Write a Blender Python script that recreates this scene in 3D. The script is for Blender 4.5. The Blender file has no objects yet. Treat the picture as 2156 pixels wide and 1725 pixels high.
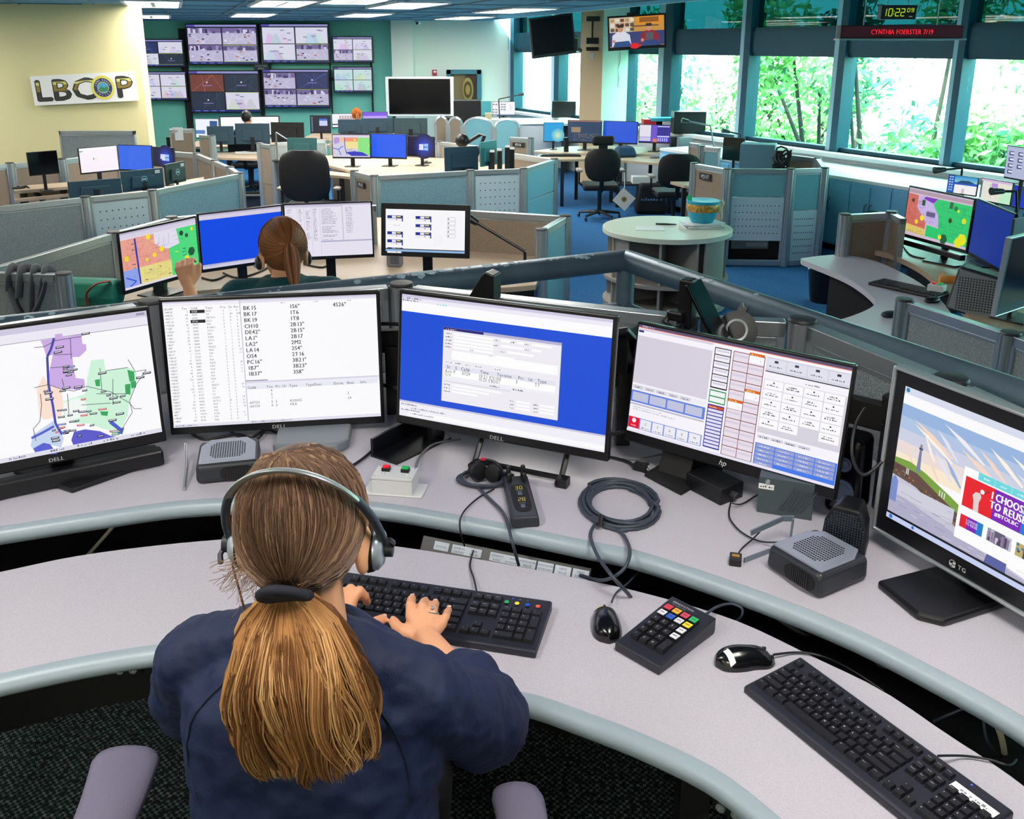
import bpy, math, random
import numpy as np
from mathutils import Vector, Matrix, Euler
PI=math.pi; R_=math.radians
D=bpy.data; SC=bpy.context.scene; COL=SC.collection
# ------------------------------------------------------------------ camera
FPX,PX,PY,PITCH,EZ=1950.,1060.,660.,R_(16.2),1.9
cd=D.cameras.new('camera'); cam=D.objects.new('camera',cd); COL.objects.link(cam); SC.camera=cam
cd.sensor_fit='HORIZONTAL'; cd.sensor_width=36.0; cd.lens=36.0*FPX/2156
cd.shift_x=(1078-PX)/2156; cd.shift_y=-(862.5-PY)/2156
cd.clip_start=.05; cd.clip_end=300
cam.location=(0,0,EZ); cam.rotation_euler=(PI/2-PITCH,0,0)
# ------------------------------------------------------------------ exposure, sky, sun
SC.view_settings.view_transform='Standard'; SC.view_settings.look='None'
SC.view_settings.exposure=0.0; SC.view_settings.gamma=1.0; SC.view_settings.use_curve_mapping=False
SC.cycles.use_denoising=True; SC.cycles.max_bounces=8; SC.cycles.diffuse_bounces=4
SC.cycles.transparent_max_bounces=24; SC.cycles.sample_clamp_indirect=6
wd=D.worlds.new('daylight'); SC.world=wd; wd.use_nodes=True
wn=wd.node_tree; bg=wn.nodes['Background']
bg.inputs['Color'].default_value=(.62,1.0,.98,1); bg.inputs['Strength'].default_value=17.0
sd=D.lights.new('sun','SUN'); sd.energy=16.0; sd.angle=R_(3); sd.color=(1,.96,.8)
sun=D.objects.new('sun',sd); COL.objects.link(sun); sun.rotation_euler=(R_(42),0,R_(-50))
LAMP_E=25.0   # emission of the ceiling light diffusers
# ------------------------------------------------------------------ helpers
def L(c):  # sRGB 0-255 -> linear
    return tuple((x/255/12.92 if x<=10 else ((x/255+.055)/1.055)**2.4) for x in c[:3])
_F=np.array([0,math.cos(PITCH),-math.sin(PITCH)]); _U=np.array([0,math.sin(PITCH),math.cos(PITCH)]); _R=np.array([1.,0,0])
def ray(u,v): return _F+(u-PX)/FPX*_R-(v-PY)/FPX*_U
def at(u,v,z):
    d=ray(u,v); p=np.array([0,0,EZ])+d*((z-EZ)/d[2]); return Vector(p)
def atY(u,v,Y):
    d=ray(u,v); return Vector(np.array([0,0,EZ])+d*(Y/d[1]))
MATS={}
def mat(name,col,rough=.5,metal=0.,spec=.5,noise=None,bump=None,emit=None,coat=0.,attr=False,alpha=None,trans=None):
    if name in MATS: return MATS[name]
    m=D.materials.new(name); m.use_nodes=True; nt=m.node_tree; b=nt.nodes['Principled BSDF']
    c=L(col)+(1,)
    b.inputs['Base Color'].default_value=c; b.inputs['Roughness'].default_value=rough
    b.inputs['Metallic'].default_value=metal; b.inputs['Specular IOR Level'].default_value=spec
    b.inputs['Coat Weight'].default_value=coat
    tc=None
    def coords():
        nonlocal tc
        if tc is None: tc=nt.nodes.new('ShaderNodeTexCoord')
        return tc.outputs['Object']
    if noise: # (scale,col2,lo,hi)
        n=nt.nodes.new('ShaderNodeTexNoise'); n.inputs['Scale'].default_value=noise[0]; n.inputs['Detail'].default_value=4
        nt.links.new(coords(),n.inputs['Vector'])
        r=nt.nodes.new('ShaderNodeValToRGB'); r.color_ramp.elements[0].color=c; r.color_ramp.elements[1].color=L(noise[1])+(1,)
        r.color_ramp.elements[0].position=noise[2]; r.color_ramp.elements[1].position=noise[3]
        nt.links.new(n.outputs['Fac'],r.inputs['Fac']); nt.links.new(r.outputs['Color'],b.inputs['Base Color'])
    if bump: # (scale,strength)
        n=nt.nodes.new('ShaderNodeTexNoise'); n.inputs['Scale'].default_value=bump[0]; n.inputs['Detail'].default_value=3
        nt.links.new(coords(),n.inputs['Vector'])
        u=nt.nodes.new('ShaderNodeBump'); u.inputs['Strength'].default_value=bump[1]; u.inputs['Distance'].default_value=.002
        nt.links.new(n.outputs['Fac'],u.inputs['Height']); nt.links.new(u.outputs['Normal'],b.inputs['Normal'])
    if attr:
        a=nt.nodes.new('ShaderNodeAttribute'); a.attribute_name='Col'
        nt.links.new(a.outputs['Color'],b.inputs['Base Color'])
    if emit:
        b.inputs['Emission Color'].default_value=L(emit[0])+(1,); b.inputs['Emission Strength'].default_value=emit[1]
    MATS[name]=m; return m
def screen_mat(name,strength):
    if name in MATS: return MATS[name]
    m=D.materials.new(name); m.use_nodes=True; nt=m.node_tree; b=nt.nodes['Principled BSDF']
    a=nt.nodes.new('ShaderNodeAttribute'); a.attribute_name='Col'
    b.inputs['Base Color'].default_value=(.01,.01,.012,1); b.inputs['Roughness'].default_value=.35
    nt.links.new(a.outputs['Color'],b.inputs['Emission Color']); b.inputs['Emission Strength'].default_value=strength
    MATS[name]=m; return m
class MB:
    def __init__(s): s.v=[]; s.f=[]; s.m=[]; s.c=[]; s.mats=[]; s.cur=0; s.col=(1,1,1); s.X=Matrix.Identity(4); s.hasc=False
    def use(s,m):
        if m not in s.mats: s.mats.append(m)
        s.cur=s.mats.index(m); return s
    def add(s,vs,fs):
        n=len(s.v); X=s.X
        for p in vs: s.v.append(tuple(X@Vector(p))); s.c.append(s.col)
        for f in fs: s.f.append(tuple(n+i for i in f)); s.m.append(s.cur)
        return n
    def box(s,c,d,rz=0,rx=0,ry=0,taper=1.0):
        x,y,z=d[0]/2,d[1]/2,d[2]/2; E=Matrix.Translation(Vector(c))@Euler((rx,ry,rz)).to_matrix().to_4x4()
        vs=[E@Vector((sx*x*(taper if sz>0 else 1),sy*y*(taper if sz>0 else 1),sz*z)) for sz in(-1,1) for sy in(-1,1) for sx in(-1,1)]
        s.add(vs,[(0,2,3,1),(4,5,7,6),(0,1,5,4),(2,6,7,3),(0,4,6,2),(1,3,7,5)]); return s
    def prism(s,pts,z0,z1,axis='z'):
        n=len(pts)
        def q(p,z): return (p[0],p[1],z) if axis=='z' else ((p[0],z,p[1]) if axis=='y' else (z,p[0],p[1]))
        s.add([q(p,z0) for p in pts]+[q(p,z1) for p in pts],[tuple(range(n-1,-1,-1)),tuple(range(n,2*n))]+[(i,(i+1)%n,n+(i+1)%n,n+i) for i in range(n)]); return s
    def strip(s,A,B,z0,z1):  # slab between two matching polylines
        n=len(A); vs=[(a[0],a[1],z1) for a in A]+[(b[0],b[1],z1) for b in B]+[(a[0],a[1],z0) for a in A]+[(b[0],b[1],z0) for b in B]
        fs=[]
        for i in range(n-1):
            fs+=[(i,i+1,n+i+1,n+i),(2*n+i,3*n+i,3*n+i+1,2*n+i+1),(i,2*n+i,2*n+i+1,i+1),(n+i,n+i+1,3*n+i+1,3*n+i)]
        fs+=[(0,n,3*n,2*n),(n-1,3*n-1,4*n-1,2*n-1)]
        s.add(vs,fs); return s
    def tube(s,path,r,seg=8,cap=True,sx=1.0):
        P=[Vector(p) for p in path]; n=len(P); rr=r if isinstance(r,(list,tuple)) else [r]*n
        rings=[]; up=None
        for i in range(n):
            t=(P[min(i+1,n-1)]-P[max(i-1,0)]);
            if t.length<1e-9: t=Vector((0,0,1))
            t.normalize()
            if up is None:
                up=Vector((0,0,1)) if abs(t.z)<.9 else Vector((0,1,0))
            a=up-t*up.dot(t)
            if a.length<1e-6: a=t.orthogonal()
            a.normalize(); up=a; b=t.cross(a)
            rings.append([P[i]+(a*math.cos(2*PI*k/seg)+b*math.sin(2*PI*k/seg)*sx)*rr[i] for k in range(seg)])
        s.loft(rings,cap); return s
    def loft(s,rings,cap=True,close=True):
        seg=len(rings[0]); vs=[p for r in rings for p in r]; fs=[]
        for i in range(len(rings)-1):
            for k in range(seg if close else seg-1):
                a=i*seg+k; b=i*seg+(k+1)%seg; fs.append((a,b,b+seg,a+seg))
        if cap: fs+=[tuple(range(seg-1,-1,-1)),tuple(range((len(rings)-1)*seg,len(rings)*seg))]
        s.add(vs,fs); return s
    def lathe(s,prof,seg=24,c=(0,0,0),cap=True,sx=1,sy=1):
        s.loft([[(c[0]+r*sx*math.cos(2*PI*k/seg),c[1]+r*sy*math.sin(2*PI*k/seg),c[2]+z) for k in range(seg)] for r,z in prof],cap); return s
    def ell(s,c,r,seg=16,rings=10,M=None):
        rs=[]; c=Vector(c); M=M or Matrix.Identity(3)
        for i in range(rings+1):
            a=-PI/2+PI*i/rings; a=max(min(a,PI/2-.02),-PI/2+.02)
            rs.append([c+M@Vector((r[0]*math.cos(a)*math.cos(2*PI*k/seg),r[1]*math.cos(a)*math.sin(2*PI*k/seg),r[2]*math.sin(a))) for k in range(seg)])
        s.loft(rs); return s
    def cap_(s,a,b,ra,rb,seg=12):  # capsule
        a=Vector(a);b=Vector(b);d=(b-a); ln=max(d.length,1e-6); d/=ln; P=[];rr=[]
        for k in range(5):
            t=PI/2*(1-k/4); P.append(a-d*ra*math.sin(t)); rr.append(max(ra*math.cos(t),ra*.03))
        for k in range(5):
            t=PI/2*k/4; P.append(b+d*rb*math.sin(t)); rr.append(max(rb*math.cos(t),rb*.03))
        s.tube(P,rr,seg); return s
    def quad(s,a,b,c,d): s.add([a,b,c,d],[(0,1,2,3)]); return s
    def build(s,name,mats=None,parent=None,world=False,smooth=None,bevel=0,bseg=2,flat=False):
        me=D.meshes.new(name); V=s.v
        if world:
            o_=parent.location if parent is not None else Vector((0,0,0))
            iv=parent.matrix_basis.inverted() if parent is not None else Matrix.Identity(4)
            V=[tuple(iv@Vector(p)) for p in V]
        me.from_pydata(V,[],s.f)
        ms=s.mats if s.mats else ([mats] if not isinstance(mats,(list,tuple)) else list(mats))
        for m in ms: me.materials.append(m)
        if len(ms)>1: me.polygons.foreach_set('material_index',s.m)
        if s.hasc:
            ca=me.color_attributes.new('Col','FLOAT_COLOR','POINT')
            ca.data.foreach_set('color',[x for c in s.c for x in (c[0],c[1],c[2],1.0)])
        if smooth is not None:
            me.polygons.foreach_set('use_smooth',[True]*len(me.polygons)); me.set_sharp_from_angle(angle=R_(smooth))
        me.update()
        o=D.objects.new(name,me); COL.objects.link(o)
        if parent is not None: o.parent=parent
        if bevel:
            b=o.modifiers.new('bevel','BEVEL'); b.width=bevel; b.segments=bseg; b.limit_method='ANGLE'; b.angle_limit=R_(35)
        return o
def tag(o,label=None,cat=None,group=None,kind=None):
    if label: o['label']=label
    if cat: o['category']=cat
    if group: o['group']=group
    if kind: o['kind']=kind
    return o
def thing(name,label,cat,loc=(0,0,0),rz=0,group=None,rx=0):
    o=D.objects.new(name,None); COL.objects.link(o); o.location=loc; o.rotation_euler=(rx,0,rz); o.empty_display_size=.05
    M=Matrix.LocRotScale(Vector(loc),Euler((rx,0,rz)),None); o.matrix_basis=M
    return tag(o,label,cat,group)
def copy_tree(o,parent=None):
    c=o.copy(); COL.objects.link(c)
    if parent is not None: c.parent=parent
    for ch in list(o.children):
        copy_tree(ch,c)
    return c
def cr(P,n=6):  # catmull-rom through 2-D / 3-D points
    P=[Vector(p) for p in P]; out=[]
    for i in range(len(P)-1):
        p0=P[max(i-1,0)];p1=P[i];p2=P[i+1];p3=P[min(i+2,len(P)-1)]
        for k in range(n):
            t=k/n; out.append(.5*((2*p1)+(p2-p0)*t+(2*p0-5*p1+4*p2-p3)*t*t+(3*p1-p0-3*p2+p3)*t**3))
    out.append(P[-1].copy()); return out
def resample(P,n):
    d=[0]
    for i in range(1,len(P)): d.append(d[-1]+(P[i]-P[i-1]).length)
    out=[];j=0
    for k in range(n):
        t=d[-1]*k/(n-1)
        while j<len(P)-2 and d[j+1]<t: j+=1
        q=(t-d[j])/max(d[j+1]-d[j],1e-9); out.append(P[j].lerp(P[j+1],min(max(q,0),1)))
    return out
# glyphs for lettering
_G={}
def glyphs(ch):
    if ch in _G: return _G[ch]
    cu=D.curves.new('g','FONT'); cu.body=ch; cu.size=1.0; cu.resolution_u=2; cu.fill_mode='FRONT'
    o=D.objects.new('g',cu); me=D.meshes.new_from_object(o)
    vs=[(v.co.x,v.co.y) for v in me.vertices]; fs=[tuple(p.vertices) for p in me.polygons]
    D.objects.remove(o); D.curves.remove(cu); D.meshes.remove(me)
    w=max([v[0] for v in vs],default=.3)+.07 if vs else .32
    if ch=='1': vs=[(v[0]+.06,v[1]) for v in vs]
    if ch.isdigit(): w=.54
    _G[ch]=(vs,fs,w); return _G[ch]
class Canvas(MB):   # flat drawing in metres, x right, y DOWN from the top-left corner, on the local plane x/z facing -y
    def __init__(s,w,h,eps=.00004,c=(0,0),top=None):
        super().__init__(); s.w=w;s.h=h;s.e=eps;s.k=0;s.hasc=True
    def P(s,x,y): return (-s.w/2+x*s.w, -s.e*s.k, s.h/2-y*s.h)
    def poly(s,pts,col,k=None):
        s.k+=1; s.col=L(col); n=len(pts); s.add([s.P(*p) for p in pts],[tuple(range(n-1,-1,-1))] if s._ccw(pts) else [tuple(range(n))]); return s
    def _ccw(s,pts):
        a=0
        for i in range(len(pts)):
            x0,y0=pts[i];x1,y1=pts[(i+1)%len(pts)]; a+=x0*y1-x1*y0
        return a>0
    def rect(s,x0,y0,x1,y1,col): return s.poly([(x0,y0),(x1,y0),(x1,y1),(x0,y1)],col)
    def frame(s,x0,y0,x1,y1,t,col):
        ty=t*s.w/s.h
        for r in ((x0,y0,x1,y0+ty),(x0,y1-ty,x1,y1),(x0,y0,x0+t,y1),(x1-t,y0,x1,y1)): s.rect(*r,col)
        return s
    def line(s,pts,t,col):
        s.k+=1; s.col=L(col)
        a=s.w/s.h
        for (x0,y0),(x1,y1) in zip(pts[:-1],pts[1:]):
            dx,dy=(x1-x0),(y1-y0)/a; l=math.hypot(dx,dy) or 1e-9; nx,ny=-dy/l*t/2,dx/l*t/2*a
            s.add([s.P(x0+nx,y0+ny),s.P(x1+nx,y1+ny),s.P(x1-nx,y1-ny),s.P(x0-nx,y0-ny)],[(0,1,2,3)])
        return s
    def circ(s,x,y,r,col,n=20,sy=None):
        a=s.w/s.h
        return s.poly([(x+r*math.cos(2*PI*k/n),y+(sy or r*a)*math.sin(2*PI*k/n)) for k in range(n)],col)
    def text(s,t,x,y,size,col,wx=1.0,adj='l',bold=0,slant=0):
        s.k+=1; s.col=L(col); Wt=sum(glyphs(c)[2] for c in t)*size*wx/s.w
        if adj=='c': x-=Wt/2
        if adj=='r': x-=Wt
        for rep in range(1+bold):
            X0=-s.w/2+x*s.w+rep*size*.035; Z0=s.h/2-y*s.h
            for c in t:
                vs,fs,w=glyphs(c)
                s.add([(X0+(v[0]+slant*v[1])*size*wx,-s.e*s.k,Z0+v[1]*size) for v in vs],fs); X0+=w*size*wx
        return s
    def squiggle(s,x,y,w,h,col,rng,n=None):  # tiny unreadable writing
        s.k+=1; s.col=L(col); X=x
        while X<x+w:
            l=rng.uniform(.3,1.0)*h*s.h/s.w
            hh=rng.choice([.55,.7,1.0])*h
            s.add([s.P(X,y-hh),s.P(min(X+l,x+w),y-hh),s.P(min(X+l,x+w),y),s.P(X,y)],[(0,1,2,3)])
            X+=l+h*s.h/s.w*rng.choice([.3,.3,.9])
        return s
# ------------------------------------------------------------------ materials
M_wallL=mat('wall_paint_cream',(226,216,166),.85,bump=(60,.1)); M_wallF=mat('wall_paint_cyan_cast',(120,205,190),.85,bump=(60,.1))  # far wall is the cream paint with cyan daylight put into its colour
M_wallW=mat('wall_paint_white',(225,235,225),.8); M_white=mat('white_trim',(225,232,235),.5)
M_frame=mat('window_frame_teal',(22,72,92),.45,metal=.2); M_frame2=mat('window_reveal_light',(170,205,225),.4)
M_desk=mat('laminate_light',(188,184,194),.42,noise=(260,(182,177,188),.42,.6)); M_desk2=mat('laminate_beige',(176,156,134),.45,noise=(200,(160,142,120),.42,.6))
M_edge=mat('desk_edge_grey',(150,165,175),.35); M_under=mat('desk_underside',(14,14,17),.6)
M_blk=mat('black_plastic',(14,15,18),.38); M_blk2=mat('black_matte',(9,9,11),.7); M_dk=mat('charcoal_plastic',(38,42,50),.45)
M_bez=mat('bezel_black',(16,17,22),.32); M_back=mat('monitor_back_teal',(28,62,80),.5)
M_alu=mat('brushed_aluminium',(185,192,196),.32,metal=.75); M_alud=mat('aluminium_dark',(120,130,138),.35,metal=.7)
M_fabg=mat('panel_fabric_grey',(104,114,118),.95,noise=(420,(164,172,174),.42,.62),bump=(400,.5))
M_fabt=mat('panel_fabric_tan',(128,112,96),.95,noise=(300,(150,134,116),.4,.6)); M_fabc=mat('panel_fabric_teal',(96,150,162),.95,noise=(260,(120,172,182),.4,.6))
M_pmet=mat('panel_metal_pale',(188,205,215),.4,metal=.1); M_pglo=mat('panel_metal_blue',(150,195,215),.35,metal=.1)
M_carp=mat('carpet_blue',(6,82,140),.98,noise=(55,(24,98,150),.35,.7),bump=(300,1)); M_carpn=mat('carpet_near',(8,16,20),.98)
def _weave(m):
    nt=m.node_tree; b=nt.nodes['Principled BSDF']; tc=nt.nodes.new('ShaderNodeTexCoord'); ck=nt.nodes.new('ShaderNodeTexChecker'); ck.inputs['Scale'].default_value=110; ns=nt.nodes.new('ShaderNodeTexNoise'); ns.inputs['Scale'].default_value=70; mu=nt.nodes.new('ShaderNodeMath'); mu.operation='MULTIPLY'; rp=nt.nodes.new('ShaderNodeValToRGB'); rp.color_ramp.elements[0].position=.40; rp.color_ramp.elements[1].position=.62; rp.color_ramp.elements[0].color=(.003,.008,.010,1); rp.color_ramp.elements[1].color=(.16,.23,.22,1)
    nt.links.new(tc.outputs['Object'],ck.inputs['Vector']); nt.links.new(tc.outputs['Object'],ns.inputs['Vector']); nt.links.new(ck.outputs['Fac'],mu.inputs[0]); nt.links.new(ns.outputs['Fac'],mu.inputs[1]); nt.links.new(mu.outputs[0],rp.inputs['Fac']); nt.links.new(rp.outputs['Color'],b.inputs['Base Color'])
_weave(M_carpn)
M_rail=mat('rail_paint_grey',(88,108,122),.38,metal=.35,noise=(7,(100,118,132),.4,.65),bump=(500,.25)); M_chip=mat('bare_primer',(165,195,205),.6)
M_ceil=mat('ceiling_tile',(84,146,180),.9,noise=(90,(74,134,168),.4,.6)); M_grid=mat('ceiling_grid',(86,124,142),.6)
M_diff=mat('lamp_diffuser',(255,250,235),.6,emit=((255,250,240),LAMP_E))
M_scr=screen_mat('screen_light',.98); M_scr2=screen_mat('screen_dim',.85); M_print=mat('printed',(255,255,255),.6,attr=True)
M_off=mat('screen_off',(5,6,10),.18); M_grey=mat('mid_grey_plastic',(120,126,134),.4); M_lg=mat('light_grey_plastic',(214,216,216),.45)
M_skin=mat('skin',(232,168,128),.55); M_navy=mat('navy_cloth',(4,25,66),.72,bump=(260,.3))
M_cable=mat('cable_slate',(52,60,74),.45); M_cabk=mat('cable_black',(20,21,25),.45); M_cabg=mat('cable_grey',(120,125,125),.5); M_cabt=mat('cable_cream',(190,184,160),.5)
# ================================================================== the room
def struct(name,mb,m,parent=None,**k):
    o=mb.build(name,m,parent,**k)
    if parent is None: o['kind']='structure'
    return o
ZF,ZC=-.45,2.38                       # main floor, ceiling; z=0 is the raised near platform
WP=Vector((5.53,9.86)); WD=Vector((-.459,.888)).normalized(); WN=Vector((-WD.y,WD.x))  # window wall, WN points into the room
if WN.x>0: WN=-WN
def wpt(t,off=0): return WP+WD*t+WN*off
def wx(u,v=115):   # parameter along the window wall seen at pixel column u
    d=ray(u,v); n=WN; k=(WP.x*n.x+WP.y*n.y)/(d[0]*n.x+d[1]*n.y); p=Vector((d[0]*k,d[1]*k))-WP; return p.dot(WD),EZ+d[2]*k
def wbox(mb,t0,t1,z0,z1,o0,o1):
    a,b,c,d=wpt(t0,o0),wpt(t1,o0),wpt(t1,o1),wpt(t0,o1)
    mb.prism([(p.x,p.y) for p in (a,b,c,d)],z0,z1); return mb
struct('floor',MB().box((2,9,ZF-.1),(30,28,.2)),M_carp)
# raised platform the near desks stand on
PL=[at(-500,900,0),at(-300,760,0),at(845,640,0),at(1318,610,0),at(2300,1000,0),at(2600,1500,0)]
plat=[(-6.5,-2.8),(-6.5,3.3),(-1.9,3.3),(-.3,3.75),(.55,4.0),(1.6,2.4),(3.4,.2),(3.4,-2.8)]
struct('trim_1',MB().prism(plat[::-1],ZF,0),M_carpn)
mb=MB(); mb.prism([(-9,-3),(6.2,-3),(2.1,11.5),(-.2,19.8),(-.2,20.6),(-9,20.6)],ZC,ZC+.12); struct('ceiling',mb,M_ceil)
mb=MB(); mb.prism([(6.2,-3),(13.2,-3),(-.2,21),(-.2,19.8),(2.1,11.5)],3.1,3.2); struct('ceiling_cove',mb,M_wallW)
mb=MB(); P=[(6.2,-3),(2.1,11.5),(-.2,19.8)]
for a,b in zip(P[:-1],P[1:]):
    v=(Vector(b)-Vector(a)).normalized(); n=Vector((-v.y,v.x))*.05
    mb.prism([a,b,(b[0]-n.x,b[1]-n.y),(a[0]-n.x,a[1]-n.y)],ZC-.0,3.12)
struct('trim_2',mb,M_wallW)
# ceiling grid bars
mb=MB(); ga=R_(19); gd=Vector((-math.sin(ga),math.cos(ga))); gp=Vector((math.cos(ga),math.sin(ga)))
def inceil(p): return p.x>-8.9 and -2.9<p.y<20.4 and (p.x-2.1)*14.5+(p.y-11.5)*4.1<-1.5 and (p.x-2.1)*8.3+(p.y-11.5)*2.3<-1
for i in range(-14,14):
    for j in range(-2,17):
        c=gp*(i*.86)+gd*(j*1.45)
        if inceil(c) and inceil(c+gd*1.45): q=c+gd*.725; mb.box((q.x,q.y,ZC-.004),(.035,1.45,.012),rz=ga)
        if inceil(c) and inceil(c+gp*.86): q=c+gp*.43; mb.box((q.x,q.y,ZC-.004),(.86,.035,.012),rz=ga)
struct('trim_3',mb,M_grid)
# walls
struct('wall_far',MB().box((-5.6,20.6,1),(6.8,.2,3.6)),M_wallF)
struct('wall_far_right',MB().box((-.85,20.6,1),(2.7,.2,3.6)),M_wallW)
struct('wall_pilaster',MB().box((-2.12,20.33,1),(.45,.34,3.6)),M_wallW)
XL=atY(299,150,12.0).x; mb=MB(); mb.box(((-9+XL)/2,12.1,1),(XL+9,.2,3.6)); struct('wall_left_front',mb,M_wallL)
struct('wall_left',MB().box((-9.0,9,1),(.2,24,3.6)),M_wallL)
struct('wall_back',MB().box((2,-3.0,1.3),(22.5,.2,4.2)),M_wallL)
# window wall
zs=.55; zb0=wx(1755,112)[1]; zb1=wx(1755,61)[1]; ztop=3.1
bays=[(1040,1067),(1080,1157),(1175,1232),(1320,1382),(1412,1553),(1575,1751),(1777,2001),(2027,2290)]
TT=[(wx(a)[0],wx(b)[0]) for a,b in bays]
step=TT[6][0]-TT[7][0]; t=TT[7][0]
mb=MB(); T0=TT[0][0]; TN=-14.6; wbox(mb,TN,T0+.1,ZF,zs,-.35,0); struct('wall_right',mb,M_white)
mb=MB(); wbox(mb,TN,T0+.1,zb0,zb1,-.2,-.06); struct('trim_4',mb,M_frame)     # dark transom band
mb=MB(); wbox(mb,TN,T0+.1,zs-.05,zs,-.3,.16); struct('trim_5',mb,M_white)    # sill
gl=D.materials.new('window_glass'); gl.use_nodes=True; nt=gl.node_tree; nt.nodes.clear()
def glassmat(m,tint):
    nt=m.node_tree; nt.nodes.clear(); o=nt.nodes.new('ShaderNodeOutputMaterial'); mx=nt.nodes.new('ShaderNodeMixShader'); tr=nt.nodes.new('ShaderNodeBsdfTransparent'); gs=nt.nodes.new('ShaderNodeBsdfGlossy')
    tr.inputs['Color'].default_value=tint+(1,); gs.inputs['Roughness'].default_value=.02; mx.inputs['Fac'].default_value=.05
    nt.links.new(tr.outputs[0],mx.inputs[1]); nt.links.new(gs.outputs[0],mx.inputs[2]); nt.links.new(mx.outputs[0],o.inputs['Surface'])
glassmat(gl,(.86,.98,.97)); gl2=D.materials.new('tinted_glass'); gl2.use_nodes=True; glassmat(gl2,(.035,.12,.13))
allb=TT+[(TT[7][0]-step*k,TT[7][1]-step*k) for k in (1,2,3,4)]
allb=[(min(a,b),max(a,b)) for a,b in allb]; allb.sort()
edges=[TN]+[x for ab in allb for x in ab]+[T0+.1]
k=0
for i in range(0,len(edges),2):      # mullions between the bays
    if i+1<len(edges) and edges[i+1]-edges[i]>.01:
        a,b=edges[i],edges[i+1]; k+=1
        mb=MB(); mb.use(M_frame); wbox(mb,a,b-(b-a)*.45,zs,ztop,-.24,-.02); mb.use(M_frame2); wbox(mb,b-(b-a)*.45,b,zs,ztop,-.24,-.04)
        struct('trim_%d'%(10+k),mb,None)
for n,(a,b) in enumerate(allb):
    mb=MB(); 
    for z0,z1 in ((zs,zs+.05),(zb0-.05,zb0),(zb1,zb1+.04)): wbox(mb,a,b,z0,z1,-.2,-.08)
    w=mb.build('window_%d'%(n+1),M_frame); w['kind']='structure'
    g=MB(); wbox(g,a,b,zs+.05,zb0-.05,-.16,-.155); g.build('lower_pane',gl,w)
    g=MB(); wbox(g,a,b,zb1+.04,ztop,-.16,-.155); g.build('upper_pane',gl2,w)
# door in the far wall with a round seal on its open leaf
dx0,dx1=atY(941,147,20.5).x,atY(1013,147,20.5).x; dz=atY(941,147,20.5).z
mb=MB(); 
for c,d in (((dx0+.04,20.44,(dz+ZF)/2),(.09,.16,dz-ZF)),((dx1-.04,20.44,(dz+ZF)/2),(.09,.16,dz-ZF)),(((dx0+dx1)/2,20.44,dz-.04),(dx1-dx0,.16,.09))): mb.box(c,d)
dr=mb.build('door_1',mat('door_frame_teal',(40,110,130),.5)); dr['kind']='structure'
MB().box(((dx0+dx1)/2,20.49,(dz+ZF)/2-.04),(dx1-dx0-.16,.02,dz-ZF-.1)).build('door_recess',mat('door_recess_beige',(132,118,84),.8),dr)
lx0,lx1=dx0+.4,dx1-.1
MB().box(((lx0+lx1)/2,20.46,(dz+ZF)/2-.05),(lx1-lx0,.05,dz-ZF-.12)).build('door_leaf',mat('door_leaf_brown',(50,30,22),.5),dr)
sc=atY(985,189,20.4); mb=MB(); mb.use(mat('seal_gold',(150,125,50),.5)); mb.X=Matrix.Translation((sc.x,20.425,sc.z))@Matrix.Rotation(PI/2,4,'X')
mb.lathe([(.02,0),(.10,0),(.12,.01),(.10,.02),(.02,.02)],32,sy=2.1); mb.use(mat('seal_brown',(70,50,25),.6)); mb.lathe([(.01,.018),(.085,.022),(.01,.024)],32,sy=2.1); mb.use(mat('seal_gold')if 0 else MATS['seal_gold']); mb.lathe([(.01,.022),(.05,.028),(.01,.03)],24,sy=2.1)
mb.build('door_seal',None,dr,smooth=40)
# ceiling lights
lampn=0
def lamp(x,y,w=.7,l=2.5,lab=None):
    t=thing('ceiling_light',lab or 'unseen ceiling panel light placed to light the desks and room','ceiling light',(x,y,ZC),ga,'recessed ceiling lights')
    fr=MB(); 
    for c,d in (((-w/2,0,-.01),(.04,l,.03)),((w/2,0,-.01),(.04,l,.03)),((0,-l/2,-.01),(w,.04,.03)),((0,l/2,-.01),(w,.04,.03))): fr.box(c,d)
    fr.build('frame',M_white,t); f2=MB().box((0,0,-.012),(w-.04,l-.04,.01)); f2.build('diffuser',M_diff,t)
    MB().box((0,0,-.02),(.05,l*.8,.012)).build('lamp_bar',M_white,t)
    return t
seen=[(322,6,'corner light nearest the cream wall, cut off by it'),(318,33,'light just above the leftmost wall screens, half hidden by the cream wall'),(592,5,'light second row, above and between the two big wall screens'),(531,30,'light over the upper left big wall screen'),(764,30,'light over the small wall screens at right'),(854,9,'light right of centre, nearest the camera of the middle ones'),(975,36,'light nearest the door'),(1080,20,'light nearest the windows, left of the black hanging television')]
for u,v,lb in seen:
    p=at(u,v,ZC); lamp(p.x,p.y,.62,1.9,lab='bright ceiling '+lb)
for y,xs_ in ((-1.9,(-3.2,-.6)),(1.0,(-3.6,-1.1,.75)),(5.4,(-6,-2.6,.6)),(8.8,(-6,-2.6,.6)),(11.0,(-6.5,-.6))):  # out-of-view lights, rows set to brighten the desks and the woman's back
    for x in xs_: 
        q=lamp(x+y*-.1,y,.6,1.2 if y>2 or y<0 else .75)
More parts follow.
